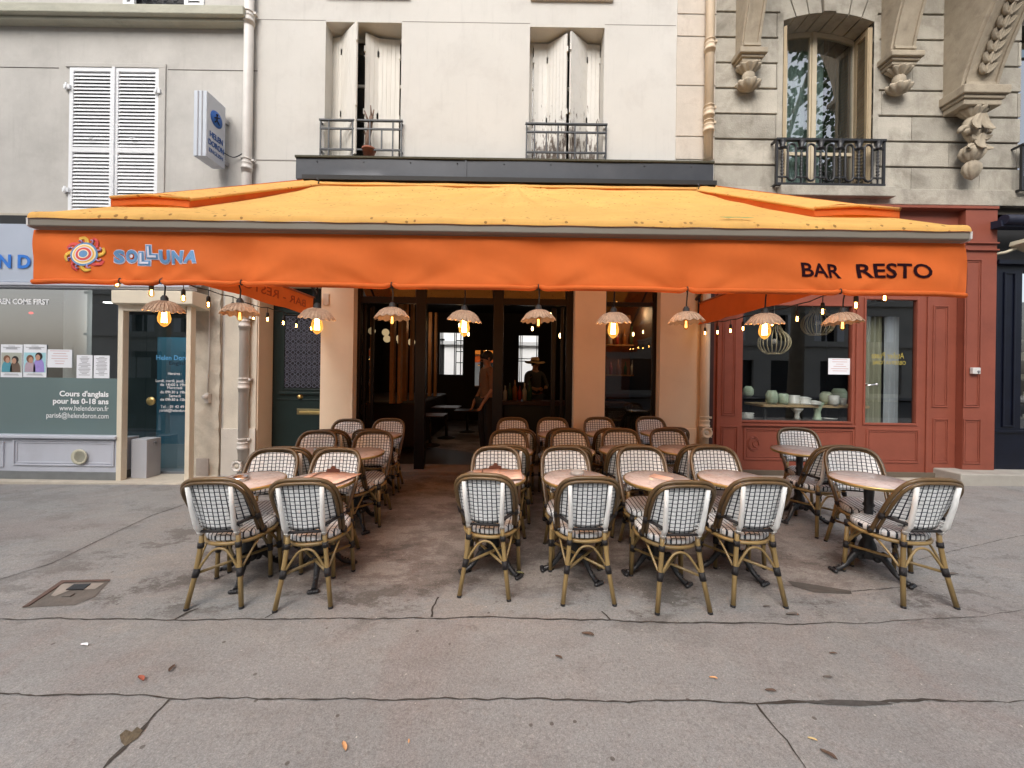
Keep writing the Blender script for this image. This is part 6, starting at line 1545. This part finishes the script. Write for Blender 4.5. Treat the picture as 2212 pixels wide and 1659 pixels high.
string(-2.9, [(253, 609), (327, 630), (396, 642), (450, 656), (503, 668), (548, 684), (578, 688), (612, 696), (640, 702), (672, 708)], 'string of small lit bulbs along the left side valance')
string(2.71, [(1911, 640), (1849, 657), (1777, 671), (1722, 687), (1668, 697), (1605, 708), (1578, 713), (1550, 716), (1523, 718)], 'string of small lit bulbs along the right side valance')

# ================================================================== CHAIR
def make_chair():
    r = thing('bistro_chair', 'x', 'chair', (0, 0, 0)); 
    bm_, bd, ww, wb = M['bamboo'], M['bamboo_dark'], M['wrap_white'], M['wrap_black']
    # seat: D-shaped woven pad, front at +y
    mb = MB(); out = []
    for k in range(40):
        a = 2 * PI * k / 40; cx, cy = math.cos(a), math.sin(a); e = 3.2 if cy > 0 else 2.2
        q = (abs(cx) ** e + abs(cy) ** e) ** (-1 / e); out.append((cx * q * (.208 if cy > 0 else .195), .03 + cy * q * .205))
    lay = [(.94, .412), (1.0, .425), (1.0, .452), (.95, .466), (.8, .470), (.4, .466)]
    vs = [(x * s_, .03 + (y - .03) * s_, z) for (s_, z) in lay for (x, y) in out] + [(0, .03, .464), (0, .03, .412)]
    fs = [(i * 40 + k, i * 40 + (k + 1) % 40, (i + 1) * 40 + (k + 1) % 40, (i + 1) * 40 + k) for i in range(5) for k in range(40)]
    fs += [(200 + k, 200 + (k + 1) % 40, 240) for k in range(40)] + [((k + 1) % 40, k, 241) for k in range(40)]
    mb.add(vs, fs, True); mb.build('seat', M['weave_seat'], r)
    MB().tube([(x * 1.01, .03 + (y - .03) * 1.01, .400) for (x, y) in out], .0135, 8, closed=True).build('seat_frame', bm_, r)
    # hoop
    hy = lambda z: -.02 - .27 * ((z - .42) / .46)
    def hoop(w, top, zb_, dy, n=9):
        P = []; zsh = .665
        for k in range(7): z = zb_ + (zsh - zb_) * k / 7; P.append((-(w - .022 * (1 - (z - .42) / .245)), z))
        for k in range(17):
            a = PI - PI * k / 16; e = 2 / 3.6; cx, cz = math.cos(a), math.sin(a)
            P.append((math.copysign(abs(cx) ** e, cx) * w, zsh + (top - zsh) * abs(cz) ** e))
        for k in range(6, -1, -1): z = zb_ + (zsh - zb_) * k / 7; P.append((w - .022 * (1 - (z - .42) / .245), z))
        return [(x, hy(z) + dy, z) for (x, z) in P]
    MB().tube(hoop(.216, .884, .41, .0), .0145, 8).build('back_frame', bd, r)
    MB().tube(hoop(.201, .862, .46, -.026), .0115, 8).build('inner_frame', bd, r)
    # woven panel
    def ztop(x): t_ = min(1, abs(x) / .194); return .665 + .188 * (1 - t_ ** 3.6) ** (1 / 3.6)
    yc = lambda z: -.205 - .085 * ((z - .47) / .40)
    def pan(u, v_):
        x = -.194 + .388 * u; xx = max(-.1939, min(.1939, x)); zb2 = .515 if abs(x) < .135 else .515 + .06 * min(1, (abs(x) - .135) / .006)
        z = zb2 + (ztop(xx) - zb2) * v_; k = (abs(x) / .204) ** 2.2
        y = yc(z) * (1 - k) + (hy(z) - .012) * k
        return (x, y, z)
    mb = MB(); mb.grid(pan, 44, 12); o = mb.build('backrest', M['weave_back'], r); s_ = o.modifiers.new('solid', 'SOLIDIFY'); s_.thickness = .009; s_.offset = 0
    # rear legs and posts
    for sx in (-1, 1):
        leg = [(sx * .118, -.195, .50), (sx * .122, -.200, .42), (sx * .145, -.225, .22), (sx * .176, -.268, .012)]
        l_ = MB().tube(leg, [.0155, .0155, .016, .0155], 10).build('leg', bm_, r)
        MB().tube([(sx * .176, -.268, .014), (sx * .1775, -.270, 0)], .0165, 10).build('foot_cap', wb, l_)
        for (p, q_) in (((sx * .138, -.217, .255), (sx * .147, -.228, .20)), ((sx * .122, -.20, .425), (sx * .125, -.203, .39))): MB().tube([p, q_], .021, 10).build('binding', wb, l_)
        pst = [(sx * .119, -.202, .488), (sx * .121, yc(.55) - .022, .55), (sx * .130, yc(.70) - .024, .70), (sx * .136, yc(.83) - .016, .835)]
        mb = MB(); mb.tube(pst, [.0175, .0175, .0155, .0145], 10)
        for k in range(4): z = .50 + k * .026; mb.tube([(sx * .118 + .019 * math.cos(a), -.205 - (z - .47) * .25 + .019 * math.sin(a), z) for a in [2 * PI * j / 10 for j in range(10)]], .003, 4, closed=True)
        mb.build('back_post', ww, r)
        # front legs
        f_ = [(sx * .185, .195, .41), (sx * .190, .20, .22), (sx * .196, .212, .012)]
        l_ = MB().tube(f_, .0155, 10).build('leg', bm_, r)
        MB().tube([(sx * .196, .212, .014), (sx * .1963, .2125, 0)], .0165, 10).build('foot_cap', wb, l_)
        for (p, q_) in (((sx * .188, .198, .255), (sx * .190, .20, .20)), ((sx * .186, .195, .42), (sx * .187, .196, .375))): MB().tube([p, q_], .021, 10).build('binding', wb, l_)
        MB().tube([(sx * .197, -.022, .425), (sx * .198, -.03, .455)], .0205, 10).build('binding', wb, r)
        mb = MB(); mb.tube([(sx * .135, yc(.56) - .02, .562), (sx * .203, hy(.58) - .012, .575)], .0115, 8); mb.tube([(sx * .206, hy(.56) - .01, .555), (sx * .209, hy(.6) - .01, .6)], .019, 8)
        mb.build('back_joint', wb, r)
    MB().tube([(-.118, yc(.51) - .008, .508), (.118, yc(.51) - .008, .508)], .010, 8).build('lower_rail', wb, r)
    # arched braces
    mb = MB()
    mb.tube(smooth_path([(-.142, -.222, .225), (-.10, -.214, .295), (-.055, -.207, .358), (-.02, -.203, .378), (.02, -.203, .378), (.055, -.207, .358), (.10, -.214, .295), (.142, -.222, .225)], 3), .0085, 7)
    for sx in (-1, 1):
        mb.tube(smooth_path([(sx * .142, -.21, .235), (sx * .165, -.12, .33), (sx * .175, -.02, .39), (sx * .18, .08, .37), (sx * .186, .185, .25)], 3), .008, 7)
    mb.tube(smooth_path([(-.185, .2, .24), (-.1, .195, .36), (0, .19, .39), (.1, .195, .36), (.185, .2, .24)], 3), .008, 7)
    mb.build('arched_brace', bm_, r)
    mb = MB(); mb.tube([(-.147, -.225, .222), (.19, .2, .222)], .010, 8); mb.tube([(.147, -.225, .2225), (-.19, .2, .2225)], .010, 8); mb.build('cross_stretcher', bm_, r)
    MB().tube([(-.03, -.04, .222), (.03, .03, .2225)], .02, 8).build('binding', wb, r)
    return r
chair = make_chair(); KIDS[chair.name] = kids(chair)
for c_ in KIDS[chair.name]: KIDS[c_.name] = kids(c_)
UP = Vector((-GA, -GB, 1)).normalized()
def tilt(): return Vector((0, 0, 1)).rotation_difference(UP).to_matrix().to_4x4()
used = [False]; POS = {}
rc = random.Random(77)
def place(key, x, y, ang, label):
    c_ = chair if not used[0] else copy_tree(chair); used[0] = True
    c_.matrix_world = Matrix.Translation((x, y, gz(x, y))) @ tilt() @ Matrix.Rotation(ang, 4, 'Z')
    c_['label'] = label; c_['category'] = 'chair'; c_['group'] = 'white and navy woven bistro chairs on the terrace'
    POS[key] = Vector((x, y, 0)); return c_
def from_feet(key, l, r_, label):
    a, b = onground(*l), onground(*r_); m = (a + b) / 2; d = b - a; ang = math.atan2(d.y, d.x)
    off = Vector((0, -.268, 0)); off.rotate(Matrix.Rotation(ang, 3, 'Z')); p = m - off
    return place(key, p.x, p.y, ang, label)
def from_top(key, px, py, ang, label, h=.888):
    ang += math.radians(rc.uniform(-3, 3)); q = onground(px, py, h); off = Vector((0, -.29, 0)); off.rotate(Matrix.Rotation(ang, 3, 'Z')); return place(key, q.x - off.x, q.y - off.y, ang, label)
ORD = ['first', 'second', 'third', 'fourth', 'fifth', 'sixth', 'seventh']
feet = [((405, 1318), (519, 1314)), ((595, 1322), (713, 1314)), ((993, 1290), (1098, 1298)), ((1216, 1308), (1327, 1308)), ((1421, 1327), (1533, 1326)), ((1583, 1311), (1698, 1313)), ((1953, 1313), (2065, 1315))]
LA = ['leftmost chair in the front row, seen from behind', 'second chair from the left in the front row, seen from behind', 'front row chair just right of the empty aisle, seen from behind', 'fourth chair from the left in the front row, seen from behind', 'fifth chair from the left in the front row, seen from behind', 'sixth chair from the left in the front row, seen from behind', 'rightmost front row chair, set apart and turned, seen from behind']
for i, f_ in enumerate(feet): from_feet('A%d' % i, f_[0], f_[1], LA[i])
def R(d): return math.radians(180 + d)
B = [(601, 968, 3), (738, 968, -2), (1075, 964, 2), (1220, 964, 1), (1382, 963, 0), (1537, 963, -1), (1833, 965, -16)]
for i, (px, py, a) in enumerate(B): from_top('B%d' % i, px, py, R(a), 'street-facing chair across the first table line, %s from the left' % ORD[i])
Cc = [(621, 965, 2), (725, 966, 0), (1096, 961, 0), (1233, 962, 0), (1366, 960, 0), (1521, 960, 0), (1812, 962, -4)]
for i, (px, py, a) in enumerate(Cc): from_top('C%d' % i, px, py, math.radians(a), 'café-facing chair back to back with the %s street-facing chair from the left' % ORD[i])
Dd = [(694, 930, 3), (813, 930, 0), (1101, 928, 2), (1230, 927, 0), (1340, 926, 0), (1441, 925, 0), (1718, 924, -10)]
for i, (px, py, a) in enumerate(Dd): from_top('D%d' % i, px, py, R(a), 'street-facing chair across the second table line, %s from the left' % ORD[i])
Ee = [(714, 928, 0), (801, 927, 0), (1119, 926, 0), (1222, 925, 0), (1326, 925, 0), (1454, 923, 0)]
for i, (px, py, a) in enumerate(Ee): from_top('E%d' % i, px, py, math.radians(a), 'café-facing chair in the last such row, %s from the left' % ORD[i])
Ff = [(758, 905, 0), (845, 904, 0), (1109, 902, 0), (1195, 902, 0), (1293, 901, 0), (1403, 900, 0)]
for i, (px, py, a) in enumerate(Ff): from_top('F%d' % i, px, py, R(a), 'street-facing chair in the back row against the café wall, %s from the left' % ORD[i])

# ================================================================== TABLES
def make_table():
    r = thing('bistro_table', 'x', 'table')
    t_ = MB(); t_.lathe([(0, .722), (.252, .722), (.255, .724), (.255, .738), (.252, .742), (0, .742)], n=48); t_.build('tabletop', M['marble'], r)
    MB().lathe([(.2552, .718), (.262, .719), (.264, .724), (.264, .737), (.262, .741), (.2552, .7425)], n=48).build('brass_rim', M['brass'], r)
    bi = M['black_iron']
    MB().lathe([(.0, .718), (.12, .718), (.12, .705), (.05, .69), (.034, .66), (.03, .56), (.04, .54), (.028, .52), (.032, .50), (.027, .46), (.034, .34), (.048, .30), (.033, .27), (.05, .235), (.058, .20), (.045, .17), (.06, .145), (.05, .12), (.0, .12)], n=20).build('column', bi, r)
    for k in range(3):
        a = 2 * PI * k / 3 + .52; ca, sa = math.cos(a), math.sin(a); mb = MB()
        pth = smooth_path([(.03 * ca, .03 * sa, .16), (.09 * ca, .09 * sa, .155), (.135 * ca, .135 * sa, .105), (.17 * ca, .17 * sa, .06), (.215 * ca, .215 * sa, .03), (.25 * ca, .25 * sa, .018)], 4)
        n_ = len(pth); mb.tube(pth, [.034 - .016 * math.sin(PI * .75 * i / n_) for i in range(n_)], 9)
        for j in range(4): mb.ball((.235 * ca + (j - 1.5) * .018 * -sa + .03 * ca, .235 * sa + (j - 1.5) * .018 * ca + .03 * sa, .016), (.018, .018, .014), 8, 5)
        mb.ball((.10 * ca, .10 * sa, .175), .026, 8, 6); mb.ball((.06 * ca, .06 * sa, .13), .03, 8, 6)
        for j in range(6): u = .3 + j * .1; p = pth[int(u * n_)]; mb.ball((p.x, p.y, p.z + .024), .009, 6, 4)
        mb.build('foot', bi, r)
    return r
tab = make_table(); KIDS[tab.name] = kids(tab); tused = [False]; TP = {}
def ptable(key, x, y, rot, label):
    c_ = tab if not tused[0] else copy_tree(tab); tused[0] = True
    c_.matrix_world = Matrix.Translation((x, y, gz(x, y))) @ tilt() @ Matrix.Rotation(rot, 4, 'Z')
    c_['label'] = label; c_['category'] = 'table'; c_['group'] = 'round marble bistro tables on the terrace'; TP[key] = (x, y)
TL1 = ['marble table with a steel ashtray, leftmost in the front line', 'marble table with pink menus left of the aisle, front line', 'marble table with pink menus right of the aisle, front line', 'front line marble table with a glass ashtray', 'front line marble table with one small folded paper', 'bare front line marble table behind the sixth front chair', 'bare white-topped marble table at the right, in full view']
for i in range(7):
    a, b = POS['A%d' % i], POS['B%d' % i]; m = (a + b) / 2
    if i == 6: q = onground(1876, 1034, .742); m = Vector((q.x, q.y, 0))
    ptable('T%d' % i, m.x, m.y, rc.uniform(0, 6), TL1[i])
for i in range(6):
    m = (POS['C%d' % i] + POS['D%d' % i]) / 2; ptable('U%d' % i, m.x, m.y, rc.uniform(0, 6), 'second line marble table, %s from the left' % ORD[i])
q = onground(1727, 971, .742); ptable('U6', q.x, q.y, 1, 'marble table at far right near the red shopfront, half hidden by a chair')
for i in range(6):
    m = (POS['E%d' % i] + POS['F%d' % i]) / 2; ptable('V%d' % i, m.x, m.y, rc.uniform(0, 6), 'back line marble table near the café wall, %s from the left' % ORD[i])
# things on tables
def ont(key, dx, dy): x, y = TP[key]; return Vector((x + dx, y + dy, gz(x + dx, y + dy) + .7435))
def ashtray(key, dx, dy, m, label):
    p = ont(key, dx, dy); t_ = MB().lathe([(0, .004), (.042, .004), (.05, .03), (.054, .03), (.055, .0), (0, 0)], p, 22).build('ashtray', m, origin=p); tag(t_, label, 'ashtray', 'ashtrays on the tables')
steel = mk('brushed_steel', (.55, .54, .52), .28, .1, 40, metal=1)
ashtray('T0', -.06, -.03, steel, 'round steel ashtray on the leftmost front table')
ashtray('T3', .02, .08, mk('glass_grey', (.35, .34, .33), .15), 'glass ashtray on the fourth front table')
ashtray('U0', .12, .05, steel, 'steel ashtray on the second line table at left')
def menu(key, dx, dy, rot, w, h, label, lines=True, zoff=0.0):
    p = ont(key, dx, dy) + Vector((0, 0, zoff)); t_ = thing('menu', label, 'menu', p, 'paper menus on the tables'); mb = MB(); c_, s_ = math.cos(rot), math.sin(rot)
    T = lambda x, y, z: (p.x + x * c_ - y * s_, p.y + x * s_ + y * c_, p.z + z)
    mb.grid(lambda u, v_: T((u - .5) * w, (v_ - .5) * h, .002 + .006 * u * u), 6, 2); o = mb.build('sheet', M['menu'], t_); sm = o.modifiers.new('s', 'SOLIDIFY'); sm.thickness = .0015
    if lines:
        mb = MB(); rr = random.Random(int(w * 1000))
        for k in range(9):
            yy = h * (.40 - .09 * k); L = rr.uniform(.3, .8) * w; mb.add([T(-L / 2, yy, .0048 + .0015), T(L / 2, yy, .0048 + .0045), T(L / 2, yy - .004, .0048 + .0045), T(-L / 2, yy - .004, .0048 + .0015)], [(0, 1, 2, 3)])
        mb.build('print', M['grey_ink'], t_)
def clip(key, dx, dy, label):
    p = ont(key, dx, dy); t_ = thing('clipboard', label, 'clipboard', p, 'brown clipboards on the tables')
    MB().box(p.x - .11, p.x + .11, p.y - .3, p.y - .0, p.z - .0, p.z + .004).build('board', mk('board_brown', (.16, .07, .035), .6, .2), t_, .001)
    mb = MB(); mb.prism([(p.x - .06, p.y - .01, p.z + .004), (p.x + .06, p.y - .01, p.z + .004), (p.x + .05, p.y - .01, p.z + .03), (p.x + .02, p.y - .01, p.z + .035), (p.x + .012, p.y - .01, p.z + .055), (p.x - .012, p.y - .01, p.z + .055), (p.x - .02, p.y - .01, p.z + .035), (p.x - .05, p.y - .01, p.z + .03)], (0, .008, 0)); mb.build('clip', mk('clip_brown', (.12, .045, .03), .4), t_)
clip('T1', .0, .20, 'brown clipboard under the menus left of the aisle'); menu('T1', -.05, .02, -.05, .22, .3, 'pink printed menu lying left on the table left of the aisle', zoff=.006); menu('T1', .13, -.0, -.25, .2, .3, 'pink printed menu lying right on the table left of the aisle', zoff=.010)
clip('T2', .0, .20, 'brown clipboard under the menus right of the aisle'); menu('T2', -.06, .02, .1, .22, .3, 'pink printed menu lying left on the table right of the aisle', zoff=.006); menu('T2', .12, -.0, .02, .2, .3, 'pink printed menu lying right on the table right of the aisle', zoff=.010)
menu('T4', .03, .02, .7, .09, .17, 'small folded card on the fifth front table', False)
POS.clear()

# ================================================================== ACROSS THE STREET (seen only in reflections)
ob = thing('opposite_building', 'stone apartment building across the street, seen in window reflections', 'building', (0, -21, 0))
holes = []; wx = []
for fl in range(5):
    for k in range(16):
        x = -31 + k * 4.0; z = .3 if fl == 0 else 1.2 + fl * 3.3; holes.append((x, x + (2.6 if fl == 0 else 1.3), z, z + (2.6 if fl == 0 else 2.1)))
MB().wall(-34, 34, -.6, 18.5, -21, -20.7, holes).build('wall', mk('opposite_stone', (.55, .52, .46), .9, .1, .5), ob)
MB().box(-33.9, 33.9, -21.25, -21.2, -.5, 18).build('glazing', mk('opposite_glass', (.03, .035, .04), .15), ob)
mb = MB()
for fl in range(1, 6): mb.box(-34, 34, -20.7, -20.45, fl * 3.3 + .75, fl * 3.3 + .95)
mb.box(-34, 34, -20.7, -20.2, 18.2, 18.6); mb.build('cornice', mk('opposite_stone', (0, 0, 0)), ob)
mb = MB()
for h_ in holes[16:]: mb.box((h_[0] + h_[1]) / 2 - .04, (h_[0] + h_[1]) / 2 + .04, -21.0, -20.95, h_[2], h_[3]); mb.box(h_[0] - .55, h_[0], -20.69, -20.64, h_[2], h_[3]); mb.box(h_[1], h_[1] + .55, -20.69, -20.64, h_[2], h_[3])
mb.build('window_joinery', M['white_paint'], ob)
def tree(x, y, H, cr_, label, seed):
    rt = random.Random(seed); t_ = thing('plane_tree', label, 'tree', (x, y, gz(0, -3)), 'plane trees along the kerb')
    mb = MB(); mb.tube([(x, y, -.2), (x + .1, y, H * .25), (x - .05, y + .1, H * .5), (x, y, H * .8)], [.28, .22, .17, .06], 10)
    C_ = []
    for k in range(9):
        a = k * 2.4; L = cr_ * rt.uniform(.5, .9); z0 = H * (.42 + .045 * k); e = Vector((x + L * math.cos(a), y + L * math.sin(a), z0 + L * .7)); mb.tube([(x, y, z0), Vector((x, y, z0)).lerp(e, .5) + Vector((0, 0, .2)), e], [.09, .06, .02], 6); C_ += [e, Vector((x, y, z0)).lerp(e, .65)]
    mb.build('trunk', mk('bark', (.25, .22, .17), .9, .3, 4, bump=.5, bscale=10), t_)
    mb = MB()
    for c_ in C_:
        for j in range(210):
            p = c_ + Vector((rt.gauss(0, .75), rt.gauss(0, .75), rt.gauss(0, .6))); s_ = rt.uniform(.08, .16); a = Vector((rt.uniform(-1, 1), rt.uniform(-1, 1), rt.uniform(-1, 1))).normalized(); b_ = a.orthogonal().normalized()
            mb.add([p - a * s_, p + b_ * s_ * .7, p + a * s_, p - b_ * s_ * .7], [(0, 1, 2, 3)])
    mb.build('crown', mk('plane_leaf', (.06, .10, .03), .6, .3, 2), t_)
tree(10.5, -3.2, 15, 3.6, 'plane tree by the kerb at right, seen reflected in the stone window', 4)
tree(-11, -3.4, 14, 3.2, 'plane tree by the kerb at left, seen only in reflections', 9)
